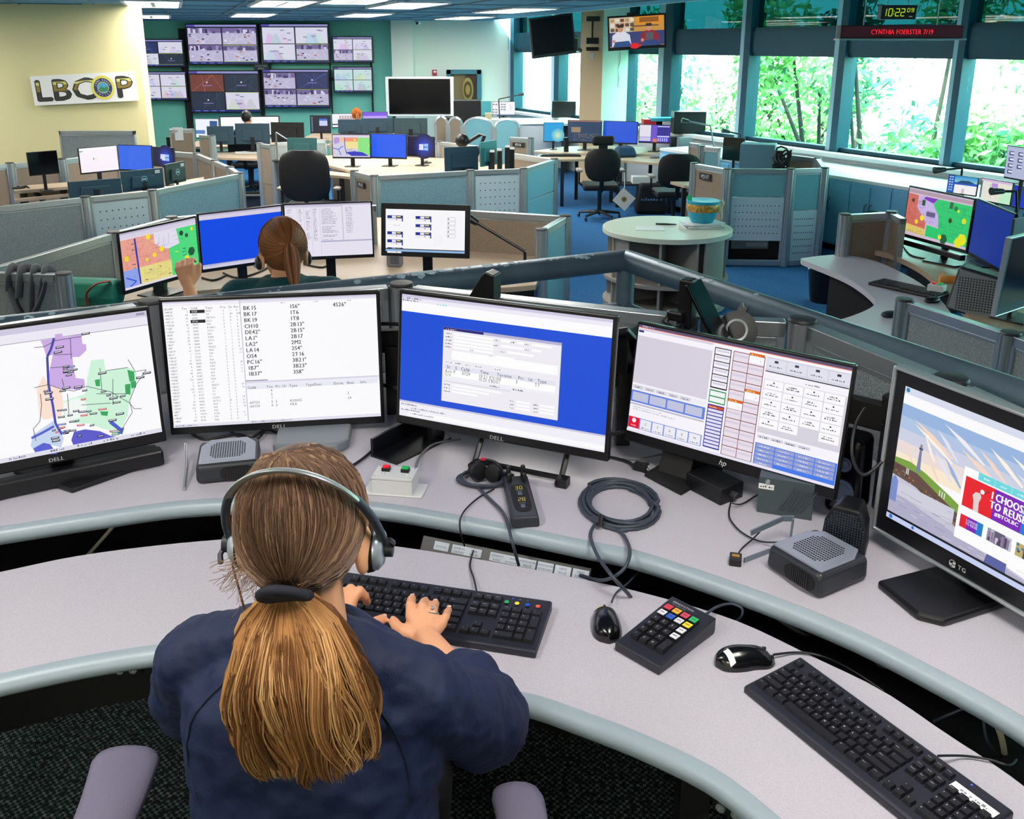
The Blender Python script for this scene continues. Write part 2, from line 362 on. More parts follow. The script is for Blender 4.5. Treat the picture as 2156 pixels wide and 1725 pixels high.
POSE={'M1':(-1.081,2.050,1.107,30.7,6.5,0.509,0.348),
'M2':(-0.593,2.274,1.105,8.5,2.8,0.553,0.365),
'M3':(-0.009,2.040,1.163,-24.4,6.0,0.553,0.337),
'M4':(0.535,2.038,1.081,-38.1,8.0,0.540,0.312),
'M5':(0.947,1.680,1.038,-64.3,1.2,0.463,0.385),
'N1':(-2.264,6.000,0.566,62.8,-0.5,0.665,0.406),
'N2':(-1.762,6.150,0.642,38.0,-2.1,0.596,0.401),
'N3':(-1.184,6.200,0.682,11.5,4.1,0.595,0.388),
'N4':(-0.520,6.050,0.713,-9.2,7.4,0.604,0.352),
'R1':(3.263,6.900,0.641,-73.0,1.9,0.682,0.405),
'R2':(3.602,6.750,0.544,-95.9,2.6,0.688,0.441),
'Lw':(-4.163,9.600,0.759,48.0,-0.3,0.408,0.269),
'Lb':(-3.869,9.800,0.752,-13.0,4.8,0.400,0.272),
'Ld':(-3.683,10.100,0.728,-26.6,3.3,0.314,0.211),
'Lk':(-4.792,9.700,0.712,46.2,0.6,0.302,0.242),
'LB1':(-3.800,8.600,0.601,37.0,0.7,0.468,0.182),
'LB2':(-3.468,8.900,0.651,46.4,-0.1,0.412,0.197),
'LB3':(-3.262,9.200,0.677,70.6,-0.4,0.293,0.201),
'Cm':(-1.902,11.700,0.675,-5.1,4.2,0.488,0.301),
'Cb':(-1.442,11.750,0.671,-13.2,4.3,0.475,0.311),
'Cw':(-1.043,11.800,0.663,-23.0,3.3,0.390,0.255),
'CB1':(-0.483,10.600,0.647,22.8,2.4,0.405,0.280),
'CB2':(-0.183,10.800,0.689,54.2,1.2,0.311,0.279),
'Kc':(0.794,14.900,0.564,1.4,3.5,0.319,0.304),
'Kt':(1.275,14.800,0.578,-17.0,2.9,0.548,0.354),
'Kb':(1.826,14.700,0.575,-23.2,2.7,0.560,0.352),
'Ka':(2.346,14.600,0.562,-17.9,3.5,0.484,0.285),
'Ks':(2.997,12.200,0.588,-44.3,2.6,0.313,0.298),
'U1':(4.363,8.800,0.611,-55.4,3.0,0.297,0.180),
'U2':(4.637,8.700,0.565,-71.9,0.7,0.376,0.224),
'U3':(4.557,8.200,0.887,-77.4,-1.8,0.374,0.294),
'U4':(4.725,8.300,0.564,-70.7,-0.8,0.329,0.209),
'R3':(3.654,6.300,0.625,31.3,0.7,0.469,0.286),
'R4':(3.094,5.300,0.626,36.3,-2.4,0.652,0.460),
'F1':(-5.006,15.900,0.533,-4.4,4.9,0.411,0.331),
'F2':(-4.307,16.000,0.558,6.7,4.5,0.995,0.354),
'F3':(-3.225,16.600,0.547,-1.0,4.1,0.366,0.312),
'F4':(-2.969,17.600,0.532,9.1,3.4,0.462,0.266),
'F5':(-2.405,17.700,0.561,6.2,3.4,0.470,0.253),
'FB1':(-4.396,14.600,0.540,6.1,4.4,0.403,0.282),
'FB2':(-3.896,14.600,0.565,0.4,4.9,0.531,0.316),
'FB3':(-3.350,14.600,0.587,-5.1,4.6,0.525,0.307),
'FB4':(-2.676,16.400,0.527,1.9,3.6,0.402,0.241),
'FB5':(-2.195,16.400,0.535,3.8,3.6,0.544,0.264),
'FB6':(-1.583,16.100,0.540,-2.2,3.7,0.570,0.305),
'FB7':(-2.599,12.100,0.607,-5.3,4.6,0.390,0.272),
'G1':(0.003,18.200,0.709,5.1,3.5,0.451,0.277),
'GB1':(-0.368,18.100,0.702,4.5,3.4,0.263,0.316)}
# ================================================================== monitors
for _k,_s in (('M1',1.08),('M2',1.10),('M3',1.13),('M4',1.06)):
    _p=POSE[_k]; POSE[_k]=(_p[0]*_s,_p[1]*_s,EZ+(_p[2]-EZ)*_s,_p[3],_p[4],_p[5]*_s,_p[6]*_s)
def monitor(key,label,draw=None,desk=.80,group=None,side=.010,top=.010,bot=.022,logo=None,stand='foot',bez=None,scr=None,back=None,name='monitor',cat='monitor',tag_led=None,depth=.03,arm=None,rim=None):
    X,Y,Z,yaw,tilt,w,h=POSE[key] if isinstance(key,str) else key
    yw=R_(yaw); tl=R_(tilt)
    t=thing(name,label,cat,(X,Y,desk),yw,group)
    Mx=Matrix.Translation((0,0,Z-desk))@Matrix.Rotation(-tl,4,'X')
    b=MB(); b.X=Mx; s=w/.553
    b.box((0,.010,0),(w,.020,h)); b.box((0,.028,-.02*s),(w*.62,.03,h*.55),taper=.9)
    b.build('housing',bez or M_bez,t,bevel=.004*s)
    if rim:
        r=MB(); r.X=Mx
        for c,d in (((-w/2,.008,0),(.008,.03,h+.008)),((w/2,.008,0),(.008,.03,h+.008)),((0,.008,h/2),(w,.03,.008)),((0,.008,-h/2),(w,.03,.008))): r.box(c,d)
        r.build('rim',rim,t,bevel=.003)
    side*=s;top*=s;bot*=s
    sw,sh=w-2*side,h-top-bot; cz=(bot-top)/2
    # photo pixel -> normalised screen coordinates, through the screen's own plane
    Mw=Matrix.LocRotScale(Vector((X,Y,desk)),Euler((0,0,yw)),None)@Mx
    C=Mw@Vector((0,0,cz)); rx=(Mw.to_3x3()@Vector((1,0,0))); uz=(Mw.to_3x3()@Vector((0,0,1))); n=rx.cross(uz)
    def q(u,v):
        d=Vector(ray(u,v)); o=Vector((0,0,EZ)); k=(C-o).dot(n)/d.dot(n); p=o+d*k-C
        return (p.dot(rx)/sw+.5, .5-p.dot(uz)/sh)
    if draw:
        c=Canvas(sw,sh,eps=.000012 if Y<3 else .00003); c.X=Mx@Matrix.Translation((0,-.0006,cz)); draw(c,q)
        c.build('screen',scr or M_scr,t)
    elif draw is False:
        c=MB(); c.X=Mx; c.box((0,-.0003,cz),(sw,.001,sh)); c.build('screen',M_off,t)
    if logo:
        c=Canvas(.1*s,.02*s); c.X=Mx@Matrix.Translation((0,-.0012,-h/2+bot*.45)); logo(c); c.build('logo',M_print,t)
    zl=Z-desk-h/2
    if stand=='foot':
        k=MB(); k.box((0,.05*s,(zl+.12*s)/2),(.06*s,.02*s,max(zl+.12*s,.02))); k.build('stand_neck',M_blk,t,bevel=.003*s)
        k=MB(); k.box((0,.03*s,.005),(.20*s,.17*s,.010)); k.build('stand_foot',M_blk,t,bevel=.003*s)
    elif callable(stand): stand(t,zl,s,Mx,h,w)
    return t
def dell(c): c.text('DELL',.5,.8,.014*c.w/.1,(205,205,210),wx=1.1,adj='c',bold=1)
rng=random.Random(7)
SD=(58,60,66)
# ---- near monitor 1: district map
def K3(x,y): return (x/2.567,y/2.567+580)
def draw_M1(c,q):
    k=lambda x,y:q(*K3(x,y)); KP=lambda L_:[k(*p) for p in L_]
    c.rect(0,0,1,1,(250,249,252)); c.rect(0,0,1,.045,(205,200,222)); c.rect(0,.045,1,.11,(236,232,244)); c.rect(0,.112,1,.116,(120,110,150))
    c.rect(.95,.012,.99,.03,(150,150,170))
    pur=(203,170,228); c.poly(KP([(262,590),(258,560),(285,430),(250,435),(232,380),(218,352),(296,340),(298,318),(335,314),(340,335),(440,318),(445,370),(465,372),(467,405),(430,440),(392,442),(397,500),(410,555),(455,560),(460,600),(430,620),(330,612)]),pur)
    c.poly(KP([(200,610),(235,540),(262,590),(330,612),(345,700),(330,760),(240,780),(215,760),(205,680)]),(250,224,208))
    c.poly(KP([(345,680),(460,640),(470,560),(492,460),(560,452),(570,515),(690,495),(735,520),(738,590),(700,680),(690,760),(640,850),(560,830),(480,800),(400,800),(345,770)]),(205,242,216))
    c.poly(KP([(340,690),(420,660),(470,690),(460,760),(360,790)]),(240,248,244))
    for g in ([(512,565),(540,560),(540,600),(518,598)],[(688,510),(725,520),(728,570),(700,575)],[(675,590),(705,585),(705,645),(678,640)],[(705,575),(735,570),(735,605),(710,612)],[(540,735),(585,735),(580,760),(548,756)]): c.poly(KP(g),(52,165,92))
    c.poly(KP([(165,920),(180,860),(290,785),(320,830),(345,880),(330,930),(250,910),(262,960),(195,965)]),(196,212,238))
    c.poly(KP([(180,935),(235,905),(270,912),(310,965),(195,968)]),(84,92,205))
    c.poly(KP([(385,890),(400,845),(460,832),(540,842),(600,868),(650,872),(640,888),(560,903),(460,915),(400,927)]),(88,86,200))
    c.poly(KP([(600,780),(655,825),(672,822),(660,860),(630,850),(632,832),(590,800)]),(70,90,200))
    c.line(KP([(170,880),(230,850),(292,815)]),.012,(80,95,200))
    c.line(KP([(292,340),(275,400),(255,440),(262,590),(285,700),(300,800),(335,860)]),.011,(70,70,190))
    for r in ([(185,390),(240,385),(300,352),(440,330)],[(185,607),(262,590),(330,615),(400,625),(470,600)],[(262,590),(255,440),(292,345)],[(692,455),(730,520),(790,510),(735,590),(700,680),(715,740),(640,860)],[(470,600),(600,630),(700,690),(725,720),(765,720)],[(218,640),(225,700),(215,790),(180,830),(195,895)],[(540,500),(550,620)],[(335,560),(345,600)],[(290,430),(390,425)],[(270,500),(400,490)],[(380,340),(385,450)],[(570,515),(690,498)],[(520,640),(690,640)],[(365,640),(372,760)],[(440,700),(600,690)],[(610,560),(610,700)]):
        c.line(KP(r),.0028,(70,70,92))
    for r in range(46):
        x=rng.gauss(470,95) if r>9 else rng.choice([340,355,365]); y=rng.uniform(600,870) if r>9 else rng.uniform(485,540)
        x=min(max(x,235),700); w=rng.uniform(20,55); col=(25,30,50) if rng.random()<.72 else rng.choice([(205,40,50),(60,70,170),(205,40,50),(40,130,70)])
        if r>34: x=rng.gauss(350,35); y=rng.uniform(740,870); w=rng.uniform(15,45)
        c.poly(KP([(x,y),(x+w,y-5),(x+w,y+5),(x,y+10)]),col); c.poly(KP([(x+4,y+2),(x+w-4,y-2),(x+w-4,y+1),(x+4,y+5)]),(225,228,235))
    for x,y in ((440,312),(300,385),(290,412),(240,632),(245,665),(335,605),(400,600),(590,660),(625,745),(770,524),(735,548),(275,875),(280,890),(530,525),(585,780)):
        c.poly(KP([(x,y),(x+45,y-7),(x+45,y+5),(x,y+13)]),(28,32,52)); c.poly(KP([(x+5,y+2),(x+40,y-4),(x+40,y),(x+5,y+7)]),(225,228,235))
    c.rect(0,.965,1,1,(222,222,234)); 
    for x in (.3,.48,.6,.72,.85): c.squiggle(x,.988,.07,.016,(120,120,140),rng)
def st_bar(t,zl,s,Mx,h,w):
    k=MB(); k.X=Mx; k.box((0,-.002,-h/2-.035),(w*.94,.05,.042)); k.build('sound_bar',M_bez,t,bevel=.006)
    k=MB(); k.box((.02,.10,(zl+.12)/2),(.06,.02,zl+.12)); k.build('stand_neck',M_blk,t,bevel=.003)
    k=MB(); k.prism([(.02,-.10),(.26,-.02),(.26,.08),(.0,.2),(-.1,.1)],0,.012); k.build('stand_foot',M_blk,t,bevel=.003)
monitor('M1','black monitor showing a city map at the far left of the near desk',draw_M1,logo=dell,stand=st_bar,bot=.03)
# ---- near monitor 2: unit and call lists
RW=['>MP20" 4 0728 DCC 3 1 6','>MP25" 40 0665 T7 3 SH SHP','>MT11" 20 0704 METRO 2 4 3','>MT12" 11 0716 DCC 3 4 4','>VAN2 36 0670 990 2 1 6','>18B" 9 0700 R10851 2 1 8','>1B36" 33 0587 273.5 1 1 6','1B38" 5 0630 600 3 1 6','>1B6" 35 0656 929D 1 1 6','>1B66" 39 0587 273.5 1 1 6','1B67" 19 0658 459 1 1 6','1B8" 4 0718 MUSIC 3 1 6','>2B10" 14 0692 PKR 3 2 10','2B12" 1 0715 594 2 2 11','>2B14" 1 0729 T7 3 2 -','>2B16" 15 0622 924 3 2 -','>2B18" 30 0666 R470 3 2 18','>2B41" 6 0681 POP 3 2 11','>2B69" 6 0681 POP 3 2 11','>2B71" 40 0452 600 3 2 11','>334B" 4 0549 924 3 3 -','>390B" 174 0407 FILE 3 3 -','>3B19" 7 0719 T7 3 3 -','>3B20" 9 0713 RREST 3 3 20','>3B22" 154 0456 924 3 2 14','>3B24" 17 0711 T7 3 3 -','>3B52" 4 0727 T7 3 3 -','3B54" 1 0724 647FD 2 3 24','>3B81" 10 0682 R273.5 2P 3 21','>3B91" 49 0663 FILE 3 3 22','>3D92" 153 0411 924 3 2 14','>4B1" 17 0709 924 3 4 -','4B2" 0 <0731 417A 1 4 4','>4B34" 9 0715 594 2 2 11','>4B4" 100 0556 FILE 3 4 -']
def draw_M2(c,q):
    c.rect(0,0,1,1,(250,249,252)); c.rect(0,0,1,.012,(206,200,224)); c.rect(0,.016,.352,.034,(240,236,246)); c.rect(.352,0,.356,1,(190,188,205)); c.rect(.356,.012,1,.03,(226,224,238))
    H=c.h; cx=[.004,.118,.155,.225,.292,.318,.341]
    for i,s in enumerate(('UnitID','Tim','Call#','Type','Prio','Da','Bea')): c.text(s,[.004,.085,.125,.195,.262,.30,.325][i],.063,.0085,(40,40,60),bold=0)
    for j,r in enumerate(RW):
        y=.088+j*.0256; p=r.split(' ')
        if p[2] in('0728','0716'): c.rect(.122,y-.019,.190,y+.006,(15,15,20))
        xs=[.006,.112,.130,.195,.272,.303,.335]; 
        for i,s in enumerate(p):
            if s=='-': continue
            c.text(s,xs[i],y,.0072,(240,240,245) if i==2 and s in('0728','0716') else (45,45,60),wx=.95,adj='r' if i==1 else 'l')
    A=['BK15','BK17','BK19','CH10','DE42"','LA1"','LA2"','LA14','OS4','PC16"','1B7"','1B37"']; B=['1S6"','1T6','1T8','2B13"','2B15"','2B17','2M2','2S4"','2T16','3B21"','3B23"','3S8"']
    for i,(a,b) in enumerate(zip(A,B)):
        y=.083+i*.0478; c.text(a,.368,y,.0165,(28,28,40),bold=1,wx=.92); c.text(b,.583,y,.0165,(28,28,40),bold=1,wx=.92)
    c.text('4S26"',.79,.083,.0165,(28,28,40),bold=1,wx=.92)
    for x in (.545,.70,.86): c.squiggle(x,.04,.02,.008,(120,120,140),rng)
    c.rect(.356,.655,1,.668,(214,212,228)); c.rect(.356,.668,1,.70,(236,236,246)); c.rect(.356,.645,.46,.652,(120,120,140)); c.rect(.356,.685,.99,.72,(232,234,244))
    for s,x in (('Call#',.362),('Tim',.452),('Pri',.495),('Ur',.527),('Type',.56),('TypeDesc',.64),('Darea',.775),('Beat',.84),('Info',.905)): c.text(s,x,.715,.0105,(30,30,46))
    for s,x,y in (('4',.47,.745),('2',.47,.775),('1',.47,.805),('-60723',.362,.838),('5  3',.47,.838),('R20002',.56,.838),('2',.84,.80),('-60730',.362,.868),('0  3',.47,.868),('PKR',.56,.868),('24',.84,.84)): c.text(s,x,y,.0102,(38,38,52))
    c.rect(0,.975,1,1,(226,226,238)); c.squiggle(.01,.992,.1,.01,(120,120,140),rng); c.squiggle(.37,.992,.2,.01,(120,120,140),rng)
def st_v(t,zl,s,Mx,h,w):
    k=MB(); k.box((.06,.10,(zl+.12)/2),(.07,.02,zl+.12)); k.build('stand_neck',M_grey,t,bevel=.003)
    k=MB(); k.prism([(-.01,-.13),(.17,-.15),(.20,-.12),(.21,.05),(.0,.07)],0,.03); k.build('stand_foot',M_grey,t,bevel=.008)
monitor('M2','black monitor listing units and calls, second from left on the near desk',draw_M2,logo=dell,stand=st_v)
# ---- near monitor 3: blue desktop with a call form
def draw_M3(c,q):
    c.rect(0,0,1,1,(0,74,214)); c.rect(0,0,1,.022,(206,200,226)); c.rect(0,.022,1,.055,(238,234,246)); c.rect(0,.055,1,.135,(252,251,253))
    c.squiggle(.004,.035,.1,.012,(110,110,140),rng); c.squiggle(.004,.052,.08,.012,(110,110,140),rng); c.squiggle(.18,.056,.05,.014,(120,215,225),rng)
    c.rect(0,.868,1,1,(240,238,247)); c.rect(0,.868,1,.882,(200,198,222)); c.rect(.05,.95,1,.985,(250,250,253))
    c.squiggle(.01,.905,.08,.012,(120,120,150),rng); c.squiggle(.06,.93,.18,.012,(140,140,165),rng); c.squiggle(.01,.95,.10,.012,(120,120,150),rng); c.squiggle(.06,.975,.12,.012,(140,140,165),rng)
    x0,x1,y0,y1=.218,.782,.222,.818
    D_=lambda a,b:(x0+a*(x1-x0),y0+b*(y1-y0))
    def rc(a,b,a2,b2,col): c.rect(*D_(a,b),*D_(a2,b2),col)
    rc(-.003,-.004,1.003,1.004,(120,120,140)); rc(0,0,1,1,(238,236,243)); rc(0,0,1,.035,(180,178,215)); rc(0,0,.35,.035,(30,30,120)); c.squiggle(*D_(.02,.028),.05,.012,(240,200,200),rng)
    for j in range(5): rc(.09,.06+j*.045,.44,.09+j*.045,(253,253,254)); c.squiggle(*D_(.02,.085+j*.045),.03,.01,(70,70,90),rng)
    for (a,b,a2) in ((.50,.06,.58),(.64,.06,.70),(.76,.06,.92),(.50,.13,.70),(.76,.13,.84),(.56,.20,.78),(.30,.24,.38),(.46,.28,.62),(.70,.30,.82)): rc(a,b,a2,b+.03,(253,253,254)); c.squiggle(D_(a-.06,b)[0],D_(a,b+.027)[1],.02,.01,(70,70,90),rng)
    rc(.08,.30,.98,.42,(253,253,254)); 
    for a in (.02,.10,.19,.28,.45): rc(a,.45,a+.07,.475,(250,250,252)); c.squiggle(*D_(a+.01,.47),.03,.01,(90,90,110),rng)
    rc(.02,.50,.97,.56,(226,228,240)); rc(.02,.56,.97,.67,(253,253,254))
    for s,a in (('St',.04),('S',.115),('Call#',.165),('Time',.335),('Termina',.48),('Pri',.66),('Ur',.745),('Type',.82)): c.text(s,*D_(a,.548),.0128,(30,30,46),wx=.92)
    for s,a in (('Acti P',.025),('0729',.175),("10:21 0'V105",.32),('3',.64),('T7',.80)): c.text(s,*D_(a,.605),.0128,(30,30,46),wx=.92)
    for s,a in (("10:20 0'BD01",.32),('Cre',.025)): c.text(s,*D_(a,.647),.0118,(60,60,76),wx=.92)
    rc(.02,.648,.97,.69,(240,239,246)); rc(.02,.72,.60,.725,(180,180,195)); c.squiggle(*D_(.42,.70),.05,.012,(90,90,110),rng); c.squiggle(*D_(.62,.70),.05,.012,(90,90,110),rng)
    for j in range(3): rc(.09,.75+j*.045,.52-.1*j,.775+j*.045,(253,253,254)); c.squiggle(*D_(.02,.775+j*.045),.03,.01,(80,80,100),rng)
    for a in (.60,.80): 
        for j in range(3): rc(a+.05,.83+j*.045,a+.17,.855+j*.045,(253,253,254)); c.squiggle(*D_(a,.855+j*.045),.02,.01,(80,80,100),rng)
def st_frame(t,zl,s,Mx,h,w):
    k=MB(); 
    for x in (-.06,.19): k.tube([(x,.06,zl+.05),(x,-.03,.012),(x,-.06,.012)],.008,6)
    k.tube([(-.06,-.03,.014),(.19,-.03,.014)],.008,6); k.tube([(-.06,.06,zl+.05),(.19,.06,zl+.05)],.008,6); k.box((.20,-.045,.012),(.03,.03,.024)); k.build('stand_frame',M_blk,t)
    k=MB(); k.prism([(-.343,-.10),(-.255,-.116),(-.20,.10),(-.305,.152)],0,.006); k.prism([(-.347,-.10),(-.339,-.10),(-.301,.152),(-.309,.152)],0,.055); k.lathe([(.03,0),(.03,.10)],14,c=(-.25,.09,0)); k.build('stand_foot',M_bez,t)
monitor('M3','black monitor with blue screen and a white call form, centre of the near desk',draw_M3,logo=dell,stand=st_frame)
# ---- near monitor 4: telephone console
def draw_M4(c,q):
    k=lambda x,y:q(x/4.312+1320,y/4.312+660)
    def sub(pts): return [k(*p) for p in pts]
    c.rect(0,0,1,1,(246,244,250)); c.rect(0,0,1,.022,(92,80,112)); c.rect(0,.022,1,.028,(240,120,90)); c.text('MARK 9-1-1',.02,.018,.0065,(250,250,255)); c.rect(0,.032,.385,.05,(214,206,222)); c.rect(.003,.05,.03,.068,(30,36,110))
    c.rect(0,.10,.385,.54,(214,208,222)); c.rect(0,.555,.385,.60,(238,236,244))
    for i in range(5): c.rect(.005+i*.062,.56,.06+i*.062,.592,(212,210,222)); c.squiggle(.018+i*.062,.585,.03,.015,(120,120,140),rng)
    c.rect(0,.61,.385,.72,(96,128,222))
    for i in range(4): c.rect(.008+i*.093,.625,.093+i*.093,.705,(192,196,222))
    c.rect(0,.73,.385,.745,(190,188,206)); c.squiggle(.02,.79,.22,.012,(180,180,195),rng); c.squiggle(.02,.77,.15,.012,(190,190,200),rng)
    c.rect(0,.86,.385,.965,(120,140,224)); c.rect(.002,.862,.06,.962,(226,20,44)); c.circ(.031,.892,.011,(255,240,245)); c.text('Ready',.031,.945,.0055,(255,255,255),adj='c')
    for i in range(5): c.rect(.066+i*.064,.866,.124+i*.064,.96,(236,236,244)); c.text('CTXEM'[i],.095+i*.064,.915,.009,(60,60,70),adj='c'); c.squiggle(.075+i*.064,.95,.04,.012,(110,110,130),rng)
    # columns of line buttons
    c.rect(.395,.06,.475,.42,(25,25,35))
    for j in range(6): c.rect(.399,.068+j*.058,.471,.118+j*.058,(244,240,250)); c.rect(.405,.078+j*.058,.466,.095+j*.058,(214,208,226))
    c.rect(.395,.435,.475,.55,(22,140,70)); c.rect(.399,.445,.471,.487,(240,244,244)); c.rect(.399,.497,.471,.54,(240,244,244))
    c.rect(.395,.565,.475,.955,(40,40,150)); c.rect(.399,.575,.471,.597,(222,70,20)); c.squiggle(.405,.592,.035,.012,(255,220,160),rng)
    for j in range(11): c.rect(.399,.605+j*.0315,.471,.628+j*.0315,(226,224,246))
    c.rect(.485,.06,.632,.985,(120,40,26))
    for cc in range(2):
        for j in range(11):
            x=.488+cc*.072; y=.066+j*.083; c.rect(x,y,x+.069,y+.077,(232,222,234)); c.rect(x+.004,y+.02,x+.065,y+.04,(216,206,224))
    for x,y in ((.560,.045),(.560,.36),(.488,.475)): c.rect(x,y,x+.069,y+.024,(214,96,10)); c.squiggle(x+.008,y+.019,.04,.012,(255,220,120),rng); c.rect(x,y+.024,x+.069,y+.085,(252,250,253)); c.text('C',x+.05,y+.07,.006,(30,30,40))
    # right side
    c.rect(.64,.05,1,.16,(206,206,224))
    for i in range(4): c.rect(.642+i*.09,.06,.728+i*.09,.15,(224,224,236)); c.rect(.675+i*.09,.072,.692+i*.09,.092,(50,50,70)); c.squiggle(.655+i*.09,.13,.055,.012,(90,90,110),rng)
    c.rect(.64,.165,1,.175,(60,60,80)); c.squiggle(.82,.215,.06,.012,(90,90,100),rng)
    c.rect(.64,.235,1,.70,(214,210,222))
    for j in range(5):
        for i in range(4):
            if j==4 and i==2: continue
            x=.643+i*.088; y=.24+j*.083; c.rect(x,y,x+.084,y+.076,(250,249,252)); c.squiggle(x+.012,y+.05,.055,.012,(60,60,72),rng); 
            if (i+j)%2==0: c.circ(x+.042,y+.02,.004,(50,50,70),8)
            else: c.squiggle(x+.02,y+.032,.035,.012,(90,90,110),rng)
    for i in range(4): c.rect(.645+i*.06,.72,.70+i*.06,.745,(208,208,220)); c.squiggle(.655+i*.06,.742,.035,.014,(90,90,105),rng)
    c.rect(.64,.79,1,.985,(62,120,232))
    for j in range(5):
        for i in range(4):
            if j==4 and i>0: continue
            if i==0 and j==4: pass
            x=.644+i*.088; y=.797+j*.037; c.rect(x,y,x+.084,y+.031,(150,160,208)); c.squiggle(x+.015,y+.022,.045,.01,(235,235,250),rng)
    c.rect(0,.975,1,1,(232,228,244))
def hplogo(c): c.text('hp',.5,.75,.02*c.w/.1,(215,215,220),adj='c',slant=.3)
def st_hp(t,zl,s,Mx,h,w):
    k=MB(); k.box((-.12,.06,(zl+.10)/2),(.075,.04,zl+.10)); k.build('stand_neck',M_blk2,t,bevel=.004)
    k=MB(); k.prism([(-.20,-.06),(-.07,-.10),(-.05,.10),(-.19,.12)],0,.01); k.box((-.135,.0,.05),(.09,.012,.11),rx=R_(-25)); k.build('stand_foot',M_blk2,t,bevel=.003)
monitor('M4','black monitor with telephone console buttons, fourth from left on the near desk',draw_M4,logo=hplogo,stand=st_hp,side=.006,bot=.03,top=.008)
# ---- near monitor 5: touch screen with lighthouse page
def draw_M5(c,q):
    k=lambda x,y:q(x/3.316+1840,y/3.316+780); KP=lambda L_:[k(*p) for p in L_]
    c.rect(0,0,1,1,(250,250,253)); c.rect(0,.0,1,.05,(214,220,236)); c.circ(.02,.022,.012,(30,130,170))
    # sky in broad bands
    sk=[(150,180,222),(176,196,226),(204,208,226),(232,220,218),(248,232,206)]
    y0=.125
    for j,s in enumerate(sk): c.rect(0,y0+j*.09,1,y0+(j+1)*.09+.002,s)
    for i in range(26):
        x=rng.uniform(0,.95); y=rng.uniform(.14,.5); l=min(rng.uniform(.08,.3),.995-x); t_=rng.uniform(.006,.018)
        col=rng.choice([(226,226,240),(238,234,240),(200,206,232),(250,240,228),(150,176,216),(246,214,196)])
        c.poly([(x,y),(x+l*.5,y+.05+t_),(x+l,y+.16),(x+l*.96,y+.16+t_),(x+l*.45,y+.07+2*t_)],col)
    c.poly([(0,.53),(.1,.52),(.2,.55),(.35,.62),(.5,.70),(.5,.9),(0,.9)],(120,160,60)); c.poly([(0,.57),(.15,.58),(.3,.66),(.5,.76),(.5,.9),(0,.9)],(96,70,60))
    for i in range(60):
        x=rng.uniform(0,.45); y=.6+x*.38+rng.uniform(-.02,.05); c.circ(x,y,.006,rng.choice([(130,110,110),(70,50,45),(90,100,60),(150,120,90),(170,110,40)]),6)
    c.poly([(0,.66),(.15,.68),(.3,.75),(.5,.86),(1,.95),(1,.93),(1,.965),(0,.965)],(198,196,212)); c.poly([(0,.78),(.4,.86),(1,.96),(1,.97),(0,.97)],(176,174,200))
    c.rect(0,.70,.4,.80,(206,206,220))
    for i in range(60): x=rng.uniform(0,.9); y=rng.uniform(.72,.955); c.rect(x,y,x+rng.uniform(.02,.08),y+.003,rng.choice([(226,222,230),(150,150,180),(236,214,200),(120,130,165)]))
    # lighthouse
    lx=.155; c.poly([(lx-.012,.56),(lx-.007,.40),(lx+.007,.40),(lx+.014,.57)],(120,128,165)); c.rect(lx-.012,.385,lx+.012,.40,(70,76,110)); c.rect(lx-.007,.36,lx+.007,.385,(150,130,130))
    for x in (.085,.095,.30,.315,.33): c.rect(x,.555+x*.2,x+.005,.60+x*.2,(235,240,230))
    c.poly([(.0,.70),(.02,.66),(.045,.70),(.045,.86),(0,.86)],(120,140,200)); c.poly([(.62,.83),(.72,.83),(.72,.96),(.60,.96)],(86,96,160))
    c.poly([(.42,.37),(1,.37),(1,.88),(.42,.88)],(252,252,254)); c.rect(.50,.37,1,.42,(110,214,222))
    for x in (.59,.68,.77,.86): c.rect(x,.37,x+.002,.42,(200,240,244)); c.squiggle(x-.06,.402,.035,.012,(210,245,248),rng)
    c.rect(.435,.43,.60,.64,(232,16,30)); c.rect(.60,.43,.755,.64,(120,26,180)); c.rect(.755,.43,.95,.64,(16,120,206))
    for j,s in enumerate(('I CHOOSE','TO REUSE')): c.text(s,.678,.505+j*.062,.0225,(255,255,255),wx=.72,adj='c',bold=2)
    c.text('#BYOLBC',.678,.605,.0115,(255,255,255),wx=.95,adj='c',bold=2)
    for r in (.06,.08,.10): c.line([(.85+r*math.cos(a/10*PI),.52-r*1.2*math.sin(a/10*PI)) for a in range(11)],.004,(60,160,226))
    c.poly([(.50,.64),(.495,.57),(.485,.54),(.50,.51),(.525,.505),(.535,.53),(.525,.57),(.53,.64)],(226,206,206)); c.circ(.535,.49,.012,(240,240,240)); c.line([(.545,.50),(.575,.46)],.004,(120,30,30))
    c.poly([(.77,.53),(.87,.50),(.93,.51),(.92,.535),(.78,.56)],(205,210,225)); c.poly([(.83,.64),(.835,.57),(.855,.545),(.875,.56),(.865,.64)],(205,160,150))
    for i,cc in enumerate((((226,16,40),(120,26,180),(16,120,206)),((150,150,170),(90,90,110),(190,190,210)),((190,170,110),(60,70,90),(220,225,230)))):
        x=.44+i*.155; c.rect(x,.70,x+.045,.79,cc[0]); c.rect(x+.04,.70,x+.095,.79,cc[1]); c.rect(x+.095,.70,x+.13,.79,cc[2])
    c.text('I CHOOSE',.508,.735,.008,(255,255,255),wx=.7,adj='c'); c.text('TO REUSE',.508,.758,.008,(255,255,255),wx=.7,adj='c')
    for i in range(20): a=.60+rng.uniform(0,.12); c.rect(a,.705+rng.uniform(0,.07),a+.012,.785,rng.choice([(70,60,90),(200,200,220),(140,120,150)]))
    for i in range(14): a=.755+rng.uniform(0,.11); c.circ(a,.74+rng.uniform(-.03,.03),.008,rng.choice([(60,70,90),(220,225,235),(200,170,80),(60,130,170)]),8)
